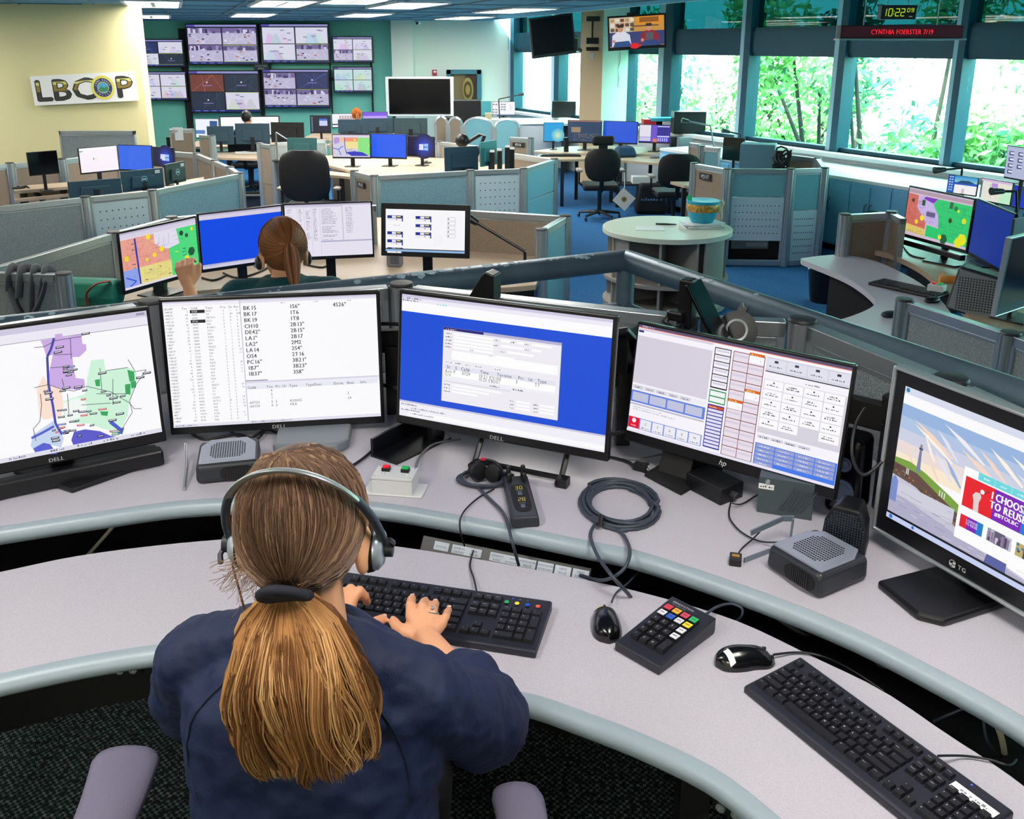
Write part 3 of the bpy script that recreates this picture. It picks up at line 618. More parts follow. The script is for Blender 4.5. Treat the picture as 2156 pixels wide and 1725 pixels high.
    c.rect(.0,.945,1,.962,(12,12,18)); c.rect(0,.962,1,1,(196,206,240)); c.circ(.03,.98,.012,(50,120,200)); c.rect(.17,.968,.185,.99,(40,110,190))
    c.rect(.96,.6,1,.75,(16,90,170)); c.rect(.955,.78,1,.84,(16,90,170))
def tglogo(c):
    a=c.w/c.h
    for k in range(24): 
        if k not in (0,1,23): c.circ(.2+.09*math.cos(k*PI/12),.5-.09*a*math.sin(k*PI/12),.012,(200,205,205),6)
    for x,y in ((.16,.62),(.25,.35),(.25,.75)): c.rect(x-.04,y-.14,x+.04,y+.14,(200,205,205))
    c.text('TG',.36,.8,.014,(200,205,205))
def st_tg(t,zl,s,Mx,h,w):
    k=MB(); k.box((.0,.07,(zl+.12)/2),(.09,.03,zl+.12)); k.build('stand_neck',M_blk,t,bevel=.004)
    k=MB(); k.prism([(-.10,-.13),(.02,-.15),(.06,-.12),(.07,.10),(-.08,.12)],0,.018); k.build('stand_foot',M_blk,t,bevel=.006)
monitor('M5','touch screen monitor with silver rim showing a lighthouse web page, right end of near desk',draw_M5,logo=tglogo,stand=st_tg,side=.036,bot=.052,top=.040,rim=M_alu)
# ================================================================== near workstation
def px2(L_,z): return [at(u,v,z) for u,v in L_]
ZR,ZK=.80,.745
rf=cr(px2([(-420,1200),(-200,1140),(0,1108),(200,1078),(390,1053),(600,1046),(800,1058),(965,1084),(1074,1104),(1238,1138),(1360,1164),(1592,1241),(1809,1327),(1995,1420),(2156,1510),(2400,1680)],ZR),4)
rb=px2([(-900,760),(-330,720),(300,690),(845,655),(1440,715),(1700,735),(2010,860),(2320,1030),(2700,1300)],ZR)
# back edge of the rear desk follows the partition behind it
PN=[at(-560,770,1.1),at(-90,700,1.1),at(318,636,1.1),at(845,600,1.1),at(1440,664,1.1),at(1690,676,1.1),at(2003,800,1.1),at(2420,990,1.1)]
n=60; A=resample(rf,n); B=resample([Vector((p.x,p.y-.05,0)) for p in PN],n)
t=thing('desk','pale curved rear desk shelf carrying the near monitors','desk',(0,1.9,0))
MB().strip([a-Vector((0,0,0)) for a in B],A,ZR-.04,ZR).build('desk_top',M_desk,t,world=True)
e=MB(); e.tube([(a.x,a.y,ZR-.0245) for a in A],.0235,8); e.build('edge_band',M_edge,t,world=True,smooth=60)
for x,y in [tuple(A[i].lerp(B[i],.55))[:2] for i in (8,22,34,44,55)]: MB().box((x,y,(ZR-.04)/2),(.06,.06,ZR-.04)).build('leg',M_under,t,world=True)
kr=cr(px2([(-330,1270),(-150,1235),(0,1205),(187,1167),(456,1137),(650,1134),(820,1149),(1014,1179),(1200,1214.6),(1360,1250),(1547,1306),(1715,1385),(1857,1454),(1995,1547),(2119,1628),(2300,1770)],ZK),4)
kf=cr(px2([(-330,1530),(-150,1460),(0,1422),(187,1383),(366,1357),(560,1352),(800,1385),(999,1441),(1126,1467),(1238,1506),(1360,1553),(1510,1626),(1637,1725),(1760,1830),(1850,1950)],ZK),4)
A=resample(kr,n); B=resample(kf,n)
t=thing('desk','pale curved keyboard desk with rounded grey front edge where the person types','desk',(-.1,1.6,0))
MB().strip(A,B,ZK-.035,ZK).build('desk_top',M_desk,t,world=True)
e=MB(); e.tube([(b.x,b.y,ZK-.020) for b in B],.0215,10,sx=1.25); e.build('front_bumper',M_edge,t,world=True,smooth=60)
for i in (4,24,44,56): p=A[i].lerp(B[i],.35); MB().box((p.x,p.y,(ZK-.035)/2),(.06,.06,ZK-.035)).build('leg',M_under,t,world=True)
# black modesty panel, plus a black sheet standing in for shade in the gap
m1=resample([A[i].lerp(B[i],.12) for i in range(n)],30)
t=thing('modesty_panel','black curved panel closing the space below the near desk','panel',(0,1.8,0))
m2=[Vector((p.x,p.y+.06,0)) for p in m1]
MB().strip(m2,m1,.36,.66).build('back_panel',M_blk2,t,world=True)
m3=resample([Vector((p.x+max(0,p.x+.2)*.32,p.y+.75-max(0,p.x)*.3,0)) for p in m1],30); MB().strip(m3,m2,.60,.62).build('gap_shade_sheet',M_blk2,t,world=True)  # black sheet hides the floor so the desk gap reads as deep shade
# two jack plates under the bumper
def jackplate(u,v,lab,rz):
    p=at(u,v,ZK-.06); t=thing('jack_plate',lab,'jack plate',p,rz)
    MB().box((0,0,0),(.06,.02,.03)).build('plate',M_blk,t,bevel=.002)
    for sx in (-.013,.013):
        k=MB(); k.X=Matrix.Translation((sx,-.011,0))@Matrix.Rotation(PI/2,4,'X'); k.lathe([(.003,0),(.008,0),(.008,.006),(.004,.006),(.004,.001)],14); k.build('jack_socket',M_alu,t,smooth=40)
jackplate(270,1402,'black plate with two metal jacks under the left desk edge',R_(6)); jackplate(1540,1697,'black plate with two metal jacks under the right desk edge, bottom of photo',R_(-35))
# near partitions
def post(xy,zt,zb,d=.078,name='partition_post',lab='',grp=None,capc=None):
    t=thing(name,lab,'post',(xy[0],xy[1],zb),0,grp)
    k=MB(); k.lathe([(d/2,0),(d/2,zt-zb-.006)],16)
    for i in range(8):
        a=i*PI/4; k.box((math.cos(a)*d/2,math.sin(a)*d/2,(zt-zb)/2-.004),(.010,.010,zt-zb-.010),rz=a)
    k.build('shaft',M_alu,t,smooth=30)
    c=MB(); c.lathe([(d*.52,zt-zb-.007),(d*.55,zt-zb-.003),(d*.5,zt-zb+.004),(d*.1,zt-zb+.006)],20); c.build('cap',capc or mat('post_cap',(46,46,50),.5),t,smooth=50); return t
def panel(a,b,zt,zb,lab,style='fabric',grp=None,fab=None,split=None,name='partition_panel',th=.05,gap=.0,perf=(8,5),low=None):
    a=Vector((a[0],a[1]));b=Vector((b[0],b[1]));d=b-a;ln=d.length-gap*2;c=(a+b)/2;rz=math.atan2(d.y,d.x); 
    t=thing(name,lab,'partition panel',(c.x,c.y,zb),rz,grp); H=zt-zb
    fab=fab or M_fabg
    f=MB(); f.box((0,0,H-.024),(ln,th,.048)); f.box((0,0,H-.058),(ln-.01,th*.7,.016)); f.box((-ln/2+.012,0,H/2),(.024,th,H)); f.box((ln/2-.012,0,H/2),(.024,th,H)); f.box((0,0,.03),(ln,th,.06))
    f.build('frame',M_alu,t,bevel=.003)
    sp=split if split is not None else .5
    zs_=H*(1-sp)
    if style=='fabric':
        MB().box((0,0,(H-.05+zs_)/2),(ln-.048,th*.6,H-.05-zs_)).build('fabric_tile',fab,t)
        if zs_>.08: MB().box((0,0,(zs_+.06)/2),(ln-.048,th*.55,zs_-.06-.01)).build('lower_tile',low or fab,t)
    elif style=='perf':
        zu=zs_ if split is not None else .05
        if split is not None: MB().box((0,0,(H-.05+zu)/2),(ln-.048,th*.6,H-.05-zu)).build('fabric_tile',fab,t)
        top=zu-.01 if split is not None else H-.05; z0=.06
        if low=='short': z0=.28
        k=MB(); k.use(M_pmet); k.box((0,0,(top+z0)/2),(ln-.04,th*.7,top-z0)); k.use(M_dk)
        nx,nz=perf
        for i in range(nx):
            for j in range(nz):
                x=(i+.5)/nx*(ln-.10)-(ln-.10)/2*1; z=top-.09-(j)*.075
                if z>z0+.03:
                    k.box((x,-th*.352,z),(.010,.004,.010),ry=PI/4); k.box((x,th*.352,z),(.010,.004,.010),ry=PI/4)
        k.build('perforated_plate',None,t)
    else:
        for z0,z1,nm in ((H*.66,H-.05,'upper_tile'),(H*.33,H*.65,'middle_tile'),(.06,H*.32,'lower_tile')): MB().box((0,0,(z0+z1)/2),(ln-.04,th*.7,z1-z0)).build(nm,M_pglo,t,bevel=.003)
    return t
nl=['grey fabric panel at the far left behind the map monitor','grey fabric panel behind the map monitor and list monitor','grey fabric panel behind the gap of the list and blue monitors','grey fabric panel behind the blue monitor, below the rail corner','grey fabric panel behind the phone console monitor','grey fabric panel right of the phone console monitor, under the rail','grey fabric panel behind the lighthouse touch screen']
for i in range(len(PN)-1): panel(PN[i],PN[i+1],1.10,.05,nl[i],'fabric','near workstation panels',gap=.05)
pl_={2:'black-capped post between the map and list monitors',3:'black-capped post behind the top corner of the blue monitor',4:'greenish-capped post behind the phone console monitor, beside the leaning tablet',5:'black-capped post right of the round black dial',6:'black-capped post above the lighthouse touch screen',1:'black-capped post behind the map monitor'}
for i,l in pl_.items(): post(PN[i],1.105,0,lab=l,grp='near workstation posts')
# guard rail
t=thing('guard_rail','chipped grey tubular guard rail bent at the platform corner','railing',(at(1318,545,1.05).x,at(1318,545,1.05).y,0))
K=at(1318,548,1.05); Lr=[at(-700,860,1.05),at(0,695,1.05),at(500,622,1.05),at(845,584,1.05),K]
Ls=Vector((Lr[1].x,Lr[1].y,1.05)); dl=(Ls-K).normalized(); le=K+dl*6
re_=at(2156,838,1.05); dr_=(re_-K).normalized(); ree=K+dr_*4
top=MB(); top.tube([le,K],.044,20); top.tube([K,ree],.044,20); top.ell(K,(.044,.044,.044),16,10)
K2=at(1312,607,.86); K2=Vector((K.x,K.y,.84)); 
mid=MB(); mid.tube([K2+dl*3.5,K2],.034,16); mid.tube([K2,K2+dr_*3.5],.034,16); mid.build('middle_rail',M_rail,t,world=True,smooth=50)
mb=MB(); mb.tube([(K.x,K.y,0),(K.x,K.y,1.05)],.038,16); mb.build('rail_post',M_rail,t,world=True,smooth=50)
for q in (1.6,3.2):
    for d_ in (dl,dr_): mb=MB(); p=K+d_*q; mb.tube([(p.x,p.y,0),(p.x,p.y,1.03)],.03,12); mb.build('rail_post',M_rail,t,world=True,smooth=50)
# flakes of missing paint, lying on the tube's surface
r2=random.Random(5); mb=top; top.use(M_rail); top.use(M_chip)
def flake(P0,dd,s,ang,sz):
    c=P0+dd*s; up=Vector((0,0,1)); sd_=dd.cross(up).normalized(); 
    if sd_.y>0: sd_=-sd_
    pts=[]
    for k in range(9):
        a=2*PI*k/9; rr=sz*r2.uniform(.5,1.1); al=rr*math.cos(a)*1.4; th=ang+rr*math.sin(a)/.044
        pts.append(c+dd*al+(up*math.sin(th)+sd_*math.cos(th))*.0448)
    mb.add(pts,[tuple(range(9))])
for s in [.17,.19,.22,.24,.26,.28,.33,.36,.45,.55,.62,.70,.82,.86,.9]+[r2.uniform(.2,2.8) for _ in range(55)]: flake(K,dl,s,r2.uniform(.9,1.5),r2.choice([.004,.006,.008,.014]))
for s in [.24,.5,.55,.78,1.05]: flake(K,dr_,s,r2.uniform(.8,1.4),r2.choice([.005,.010]))
for s in (.84,.88,.9): flake(K,dl,s+.02,1.2,.02)
mb.build('top_rail',None,t,world=True,smooth=50)
# ================================================================== main floor, z = ZF
ZP,ZD=.62,.29          # panel tops, desk tops down there
M_fbg=mat('panel_fabric_blue_grey',(96,132,146),.95,noise=(360,(140,172,182),.42,.62))
def P2(u,v,z=ZP): return at(u,v,z)
def deskp(pts,lab,z=ZD,m=None,th=.035,edge=None,legs=(),group=None,name='desk'):
    Q=px2(pts,z); cx=sum(p.x for p in Q)/len(Q); cy=sum(p.y for p in Q)/len(Q)
    t=thing(name,lab,'desk',(cx,cy,ZF if z<.7 else 0),0,group); q=[(p.x,p.y) for p in Q]
    a=sum(q[i][0]*q[(i+1)%len(q)][1]-q[(i+1)%len(q)][0]*q[i][1] for i in range(len(q)))
    if a<0: q=q[::-1]
    MB().prism(q,z-th,z).build('desk_top',m or M_desk2,t,world=True,bevel=.004)
    for (x,y) in (legs or [(cx+(p[0]-cx)*.7,cy+(p[1]-cy)*.7) for p in (q[0],q[len(q)//3],q[2*len(q)//3])]):
        MB().box((x,y,(z-th+ZF)/2),(.05,.05,z-th-ZF)).build('leg',M_under,t,world=True)
    return t
def chain(L_,styles,labs,grp,z=ZP,zb=ZF+.01,posts=None,d=.085,plabs=None,**k):
    Q=[P2(u,v,z) for u,v in L_]
    for i in range(len(Q)-1):
        s=styles[i]; kk=dict(k)
        if isinstance(s,tuple): kk.update(s[1]); s=s[0]
        panel(Q[i],Q[i+1],z,zb,labs[i],s,grp,gap=.03,**kk)
    for j,i in enumerate(posts if posts is not None else range(len(Q))):
        post(Q[i],z+.006,zb-.005,d=d,lab=plabs[j],grp=None)
def sign(text,a,b,z,lab,w=.16,h=.06,frac=.5):   # little black number plate on a panel between px a,b
    A=P2(*a);B=P2(*b);c=A.lerp(B,frac); d=(B-A).normalized(); n=Vector((d.y,-d.x,0)); 
    if n.y>0: n=-n
    rz=math.atan2(-n.x if 0 else d.y,d.x); p=c+n*.036
    t=thing('number_plate',lab,'sign',(p.x,p.y,z),rz); 
    k=Canvas(w,h); k.rect(0,0,1,1,(14,14,16)); k.frame(0,0,1,1,.02,(90,90,90)); k.text(text,.5,.78,h*.82,(235,235,235),adj='c',wx=.85,bold=1); k.build('plate',M_print,t)
    MB().box((0,.005,0),(w,.008,h)).build('backing',M_blk,t)
# --- row across the left, second cubicle back
chain([(-60,441),(179,415),(320,401),(504,365)],['fabric','perf','fabric'],['grey fabric panel at the far left with pale lower tile','perforated metal panel left of the blue-grey fabric one','blue-grey fabric panel ending at the aisle, behind the map monitor'],'left cubicle front panels',low=M_pmet,split=.62,plabs=['post at the left photo edge of the left cubicle','post left of the perforated panel','post right of the perforated panel','aisle end post of the left cubicle'],perf=(8,5)) if 0 else None
def row(L_,spec,plabs,grp,z=ZP,zb=ZF+.01,d=.085,skip=()):
    Q=[P2(u,v,z) for u,v in L_]
    for i,(st,lab,kw) in enumerate(spec): panel(Q[i],Q[i+1],z,zb,lab,st,grp,gap=.03,**kw)
    for i,l in enumerate(plabs):
        if l: post(Q[i],z+.006,zb-.005,d=d,lab=l)
row([(-60,441),(179,415),(320,401),(504,365)],[('fabric','grey fabric panel with pale lower tile at the left photo edge',dict(split=.45,low=M_pmet)),('perf','dotted metal panel between two grey ones in the left cubicle row',dict(perf=(8,7))),('fabric','blue-grey fabric panel whose right end meets the aisle, left half',dict(split=.9,fab=M_fbg))],[None,'post left of the dotted metal panel','post right of the dotted metal panel','end post by the aisle at the right of the blue-grey panel'],'left row panels')
row([(504,365),(484,352),(452,338),(414,323),(352,318)],[('fabric','short tan panel stepping back from the aisle end post',dict(fab=M_fabt)),('fabric','second tan panel stepping back along the aisle',dict(fab=M_fabt)),('fabric','third tan panel stepping back along the aisle',dict(fab=M_fabt)),('fabric','tan panel behind the dark window-logo monitor',dict(fab=M_fabt))],[None,'second post back along the left aisle','third post back along the left aisle','fourth post back along the left aisle',None],'aisle panels of the left cubicle')
row([(-40,350),(20,344),(130,335),(250,322),(350,312)],[('fabric','tan panel left of the small dark monitor',dict(fab=M_fabt)),('fabric','tan panel behind the small dark monitor',dict(fab=M_fabt)),('fabric','tan panel behind the white-screen monitor',dict(fab=M_fabt)),('fabric','tan panel behind the plain blue-screen monitor at left',dict(fab=M_fabt))],[None,'post beside the small dark monitor at far left','post behind the small dark monitor',None,None],'back panels of the left cubicle')
p=at(208,332,.55); a,b=atY(128,300,p.y),atY(287,300,p.y); a,b=atY(128,300,11.5),atY(287,300,11.5); panel((a.x,11.5),(b.x,11.5),atY(200,275,11.5).z,ZF,'tall grey panel standing against the cream wall under the letters','fabric')
# --- cubicle of the second woman
row([(-50,572),(134,577)],[('fabric','grey fabric panel nearest the left edge, a grey scarf hangs on it',{})],[None,'black-capped ribbed post beside the green bag'],'second cubicle panels')
row([(-60,577),(238,490),(361,458),(600,436),(800,432),(1190,455)],[('fabric','long grey fabric panel running up to the map monitor corner',{}),('fabric','grey panel behind the map monitor of the second desk',{}),('fabric','grey panel behind the second blue monitor',{}),('fabric','grey panel behind the pale list monitor of the second desk',{}),('fabric','tan-grey panel right of the icon touch screen',dict(fab=M_fabt))],[None,'black-capped post at the top left corner of the second map monitor','black-capped post above the second map monitor',None,None,'end post right of the second cubicle'],'second cubicle back panels')
row([(1190,455),(1140,484)],[('gloss','narrow pale return panel right of the second cubicle',{})],[None,'ribbed white post at the front of the narrow return panel'],None)
Nrf=cr(px2([(-200,760),(160,655),(420,612),(640,600),(872,598),(1040,606),(1128,600)],ZD),5); Nrb=cr(px2([(-300,640),(240,520),(370,485),(600,462),(800,458),(1182,480)],ZD),5)
t=thing('desk','beige rear desk carrying the four monitors of the second woman','desk',(-1.2,5.7,ZF)); MB().strip(resample(Nrb,40),resample(Nrf,40),ZD-.035,ZD).build('desk_top',M_desk2,t,world=True)
MB().box((-1.2,6,(ZD-.035+ZF)/2),(.06,.06,ZD-.035-ZF)).build('leg',M_under,t,world=True); MB().box((.1,5.6,(ZD-.035+ZF)/2),(.06,.06,ZD-.035-ZF)).build('leg',M_under,t,world=True)
# --- centre cubicle with plate PD15
row([(746,360),(788,370)],[('fabric','tan end panel carrying the PD15 plate',dict(fab=M_fabt))],['thin post at the left end of the PD15 panel','post right of the PD15 plate'],None)
row([(788,370),(990,359),(1102,355),(1167,335)],[('fabric','blue-grey fabric panel between PD15 plate and the dotted panel',dict(split=.95,fab=M_fbg)),('perf','dotted pale metal panel in the centre cubicle row',dict(perf=(8,8))),('gloss','pale blue tiled panel angled at the right end of the centre row',{})],[None,'post left of the dotted centre panel','post right of the dotted centre panel','end post of the centre row by the dark aisle'],'centre row panels')
row([(1075,322),(1167,335)],[('fabric','tan inner panel below the PD16 plate',dict(fab=M_fabt))],[None,None],None)
row([(1070,288),(1118,291)],[('fabric','tan panel carrying the PD16 plate',dict(fab=M_fabt))],[None,'white post right of the PD16 plate'],None)
row([(547,302),(575,306)],[('fabric','narrow tall tan end panel left of the high-backed chair',dict(fab=M_fabt))],['thin post at the left of the narrow tan end panel','ribbed post right of the narrow tan end panel'],None)
row([(575,301),(690,294),(925,298),(1060,314)],[('fabric','grey panel behind the high-backed black chair',{}),('fabric','tan panel behind the coloured map monitor in the centre',dict(fab=M_fabt)),('fabric','tan panel behind the telephone and desk lamp',dict(fab=M_fabt))],[None,None,'tan post right of the dark logo monitor',None],'inner panels of the centre cubicle')
row([(418,284),(447,286)],[('fabric','dark grey-brown end panel left of the far desk with papers',dict(fab=M_fabt))],[None,'white post at the left end of the far desk'],None)
row([(352,272),(412,271)],[('fabric','short tan panel far back with a paper pinned on it',dict(fab=M_fabt))],[None,None],None)
sign('PD15',(746,360),(788,370),.50,'black PD15 number plate on the tan end panel',frac=.45); sign('PD16',(1070,288),(1118,291),.52,'black PD16 number plate on the far tan panel',w=.2,frac=.5)
# desks of the centre
deskp([(576,334),(700,327),(935,333),(1075,346),(1100,360),(990,372),(800,372),(740,360),(690,347),(590,342)],'tan desk of the centre cubicle carrying map, blue and logo monitors',z=.42)
deskp([(590,352),(690,360),(748,366),(740,372),(600,360)],'narrow tan keyboard desk in front of the centre monitors',z=.38)
deskp([(450,322),(560,318),(640,320),(640,330),(545,334),(452,332)],'far tan desk with papers in front of the grey monitor backs')
deskp([(28,392),(150,383),(150,392),(30,402)],'tan upper desk at far left under the small dark monitor',z=.42); deskp([(28,408),(150,398),(150,408),(30,420)],'tan lower desk at far left with a black lamp base',z=.34)
deskp([(330,390),(150,384),(150,410),(250,420),(430,395),(430,372)],'tan desk below the white and blue monitors at left',z=.42)
deskp([(355,303),(412,302),(412,315),(356,316)],'small far desk with a black machine on it')
# --- right cubicle, plate PD17
row([(1462,344),(1532,356)],[('fabric','tan end panel carrying the PD17 plate with pale lower tile',dict(fab=M_fabt,split=.45,low=M_fabt))],['thin post left of the PD17 plate','post right of the PD17 plate'],None)
row([(1534,355),(1666,356),(1737,354)],[('perf','wide dotted blue-white panel below a blue fabric tile',dict(split=.28,fab=M_fabc,perf=(12,8),low='short')),('perf','narrow dotted blue-white panel beside the carpet aisle',dict(split=.42,fab=M_fabc,perf=(9,8)))],[None,'post between the two dotted right panels','end post of the right dotted panels by the aisle'],'right row panels')
row([(1655,325),(1722,333),(1737,354)],[('fabric','tan inner panel right of the stacked black equipment',dict(fab=M_fabt)),('fabric','short tan panel running down to the aisle end post',dict(fab=M_fabt))],[None,'brown post at the back of the right cubicle',None],None)
row([(1478,308),(1520,312)],[('fabric','pale blue panel left of the small black monitor',dict(fab=M_fabc))],['brown ribbed post left of the pale blue panel',None],None)
row([(1450,300),(1477,304)],[('fabric','tan panel right of the small speaker',dict(fab=M_fabt))],[None,None],None)
sign('PD17',(1462,344),(1532,356),.50,'black PD17 number plate on the right tan end panel',w=.19,h=.075,frac=.42)
deskp([(1120,318),(1190,308),(1300,307),(1420,312),(1440,322),(1405,326),(1300,323),(1180,322)],'pale rear desk carrying four monitors near the column')
deskp([(1130,326),(1190,325),(1300,327),(1400,330),(1392,344),(1320,338),(1235,335),(1150,336)],'pale keyboard desk behind the chair with a headrest',z=ZD-.03)
deskp([(1411,382),(1462,382),(1462,392),(1440,390)],'small pale wing desk left of the PD17 panel')
deskp([(1480,345),(1520,330),(1640,330),(1700,352),(1560,354)],'desk inside the PD17 cubicle')
# equipment box below the wide dotted panel
p=at(1590,560,ZF+.0); t=thing('computer_case','black computer case on the carpet under the dotted panel','computer',(p.x+.1,p.y+.5,ZF)); MB().box((0,0,.12),(1.0,.4,.22)).build('body',M_blk2,t,bevel=.01); k=Canvas(.42,.10); k.X=Matrix.Translation((-.1,-.21,.18)); k.rect(0,0,1,1,(120,124,128)); k.rect(.4,.25,.95,.75,(160,165,168)); k.text('7',.9,.8,.06,(230,230,230)); k.build('front_label',M_print,t)
# --- right workstation
row([(1779,452),(1877,447),(1905,462)],[('fabric','short tan panel behind the small grey speaker at right',dict(fab=M_fabt)),('fabric','tan panel left of the big coloured map monitor',dict(fab=M_fabt))],['black-capped post at the left end of the right workstation','black-capped post with the map monitor to its right',None],'right workstation panels')
row([(1905,632),(2128,703),(2400,800)],[('fabric','grey fabric panel above the rail at right, mouse and speaker behind it',{}),('fabric','grey fabric panel at the right photo edge above the rail',{})],['tall black-capped ribbed post right of the white desk wing','black-capped ribbed post at the right photo edge',None],'right workstation front panels')
Ra=cr(px2([(1779,520),(1856,530),(1926,558),(1978,597),(2017,636),(2060,700)],ZD+.03),4); Rb=cr(px2([(1783,500),(1900,498),(2040,520),(2200,580),(2400,690)],ZD+.03),4)
t=thing('desk','tan curved rear desk of the right workstation under the map and blue monitors','desk',(3,6,ZF)); MB().strip(resample(Rb,30),resample(Ra,30),ZD-.01,ZD+.03).build('desk_top',M_desk2,t,world=True)
q=at(1800,525,ZD); MB().box((q.x+.1,q.y,(ZD-.01+ZF)/2),(.05,.3,ZD-.01-ZF)).build('leg',M_under,t,world=True); q=at(2200,640,ZD); MB().box((q.x+.1,q.y,(ZD-.01+ZF)/2),(.05,.3,ZD-.01-ZF)).build('leg',M_under,t,world=True)
out=cr([Vector((a,b,0)) for a,b in [(1686,544),(1765,536),(1838,548),(1908,579),(1961,614),(2003,660),(2060,760)]],4); inn=cr([Vector((a,b,0)) for a,b in [(1690,548),(1747,570),(1796,593),(1838,626),(1838,645),(1786,668),(1717,686)]],4)
O=[at(p.x,p.y,ZD) for p in out]; I=[at(p.x,p.y,ZD) for p in inn]; O=resample(O,30); I=resample(I,30); O[-6:]=[o for o in resample([O[-7],at(1980,760,ZD),at(1866,737,ZD)],7)[1:]]
t=thing('desk','pale horseshoe-shaped keyboard desk of the right workstation','desk',(3,5.8,ZF)); MB().strip(O,I,ZD-.04,ZD).build('desk_top',M_desk,t,world=True)
for u,v in ((1800,560),(1960,700)): q=at(u,v,ZD); MB().box((q.x,q.y,(ZD-.04+ZF)/2),(.05,.3,ZD-.04-ZF)).build('leg',M_under,t,world=True)
k=MB(); q1=at(1755,585,ZD-.05); q2=at(1850,655,ZD-.05); k.box(((q1.x+q2.x)/2+.25,(q1.y+q2.y)/2+.15,(ZD-.05+ZF)/2),(.9,.04,ZD-.06-ZF),rz=R_(-60)); k.build('modesty_panel',M_blk2,t,world=True)
# --- long low cabinets under the windows
def tl(u,v,z):  # parameter along the wall of a floor point
    p=at(u,v,z); return (Vector((p.x,p.y))-WP).dot(WD)
CO=1.05; zc=.40
ts=[tl(1700,341,zc),tl(1792,360,zc),tl(1856,376,zc),tl(1918,392,zc)]
bl=['blue-grey two-door cabinet under the windows beyond the aisle','middle blue-grey cabinet under the windows','blue-grey cabinet under the windows with paired handles, right of the middle one']
Mcab=mat('cabinet_blue_grey',(122,190,232),.5)
w0=ts[0]-ts[1]; starts=[ts[0]+w0*2.2,ts[0]+w0*1.1,ts[0],ts[1],ts[2],ts[3],ts[3]-w0*1.1,ts[3]-w0*2.2]
cl=['far cabinet under the windows, third unit toward the column','far cabinet under the windows, second unit toward the column']+bl+['cabinet under the windows hidden behind the big map monitor','last cabinet under the windows at right']
for i in range(7):
    a,b=starts[i+1],starts[i]; c=(a+b)/2; p=wpt(c,CO-.25); t=thing('low_cabinet',cl[i],'cabinet',(p.x,p.y,ZF),math.atan2(-WD.y,-WD.x)); W=b-a
    # local x runs toward the viewer along the wall; local -y faces the room
    sgn=1 if (Vector((math.sin(t.rotation_euler.z),-math.cos(t.rotation_euler.z)))).dot(WN)>0 else -1
    MB().box((0,0,(zc-ZF)/2+.04),(W-.005,.5,zc-ZF-.08)).build('carcass',Mcab,t,bevel=.003)
    MB().box((0,0,.04),(W,.42,.08)).build('plinth',M_blk2,t)
    for s in (-1,1):
        d_=MB().box((s*W/4,-.258*sgn,(zc-ZF)/2+.03),(W/2-.012,.016,zc-ZF-.14)).build('door',Mcab,t,bevel=.003)
        h_=MB(); x=s*W/4-s*W*.19; h_.tube([(x,-.268*sgn,.62),(x,-.30*sgn,.60),(x,-.30*sgn,.50),(x,-.268*sgn,.48)],.008,6); h_.build('handle',M_alud,d_)
mb=MB(); wbox(mb,starts[7],starts[0],zc,zc+.035,.0,CO+.02); tp=thing('worktop','long white worktop running over the low cabinets below the windows','worktop',(*wpt((starts[0]+starts[7])/2,.3),ZF)); mb.build('top',M_white,tp,world=True)
# --- round table
c0=at(1404.5,478,ZD+.0); r0=(at(1539.5,478,ZD)-at(1269.5,478,ZD)).length/2
t=thing('round_table','round pale table with open shelves below, in the middle of the room','table',(c0.x,c0.y,ZF)); H=ZD-ZF
M_tab=mat('table_top_pale',(196,204,190),.4); M_tb=mat('table_carcass',(150,146,140),.55)
MB().lathe([(r0*.2,H-.045),(r0,H-.045),(r0,H),(r0*.2,H)],64).build('table_top',M_tab,t,smooth=30,bevel=.003)
rs=r0*.97
k=MB(); k.lathe([(rs*.2,H*.42-.03),(rs,H*.42-.03),(rs,H*.42),(rs*.2,H*.42)],56); k.build('middle_shelf',M_tb,t,smooth=30)
k=MB(); k.lathe([(rs*.2,.03),(rs,.03),(rs,.07),(rs*.2,.07)],56); k.build('bottom_shelf',M_tb,t,smooth=30)
for i,a in enumerate((200,255,290,340,20,70,120,160)):
    a=R_(a); MB().box((math.cos(a)*rs*.48,math.sin(a)*rs*.48,(H-.045+.07)/2),(rs*.96,.022,H-.12),rz=a).build('divider',M_tb,t)
for a0,a1 in ((300,345),(195,222)):
    k=MB(); k.loft([[(math.cos(R_(a))*r_*rs,math.sin(R_(a))*r_*rs,z) for r_,z in ((.93,.07),(.93,H-.045),(.90,H-.045),(.90,.07))] for a in np.linspace(a0,a1,10)]); k.build('curved_side',M_tb,t,smooth=30)
def onT(u,v): return at(u,v,ZD)
p=onT(1368,481); t=thing('paper_sheet','white sheet of paper lying on the round table','paper',p,R_(-4)); MB().box((0,0,.002),(.26,.21,.003)).build('sheet',M_lg,t)
p=onT(1408,474); t=thing('marker_pen','grey pen beside the white sheet on the round table','pen',p,R_(-12)); k=MB(); k.tube([(-.06,0,.008),(.07,0,.008)],[.010,.005],8); k.build('barrel',M_dk,t); MB().box((-.08,0,.008),(.08,.035,.012)).build('clip',M_dk,t,bevel=.003)
p=onT(1475,477); t=thing('magazine_stack','stack of white magazines under the blue basket','magazines',p,R_(6))
for i,(dx,rz_) in enumerate(((0,0),(.012,.1),(-.01,-.12),(.015,.2))): MB().box((dx,0,.006+i*.011),(.34,.25,.010),rz=rz_).build('magazine',M_lg if i!=2 else mat('cover_bluewhite',(190,205,220),.5),t,bevel=.001)
p=Vector((p.x+.01,p.y,p.z+.046)); t=thing('basket','blue-lined gift basket with a ribbon on the magazine stack','basket',p); Mb=mat('basket_blue',(20,150,180),.45)
k=MB(); k.lathe([(.02,0),(.10,0),(.125,.05),(.14,.13),(.145,.15),(.13,.15),(.10,.02),(.01,.02)],28); k.build('bowl',Mb,t,smooth=40)
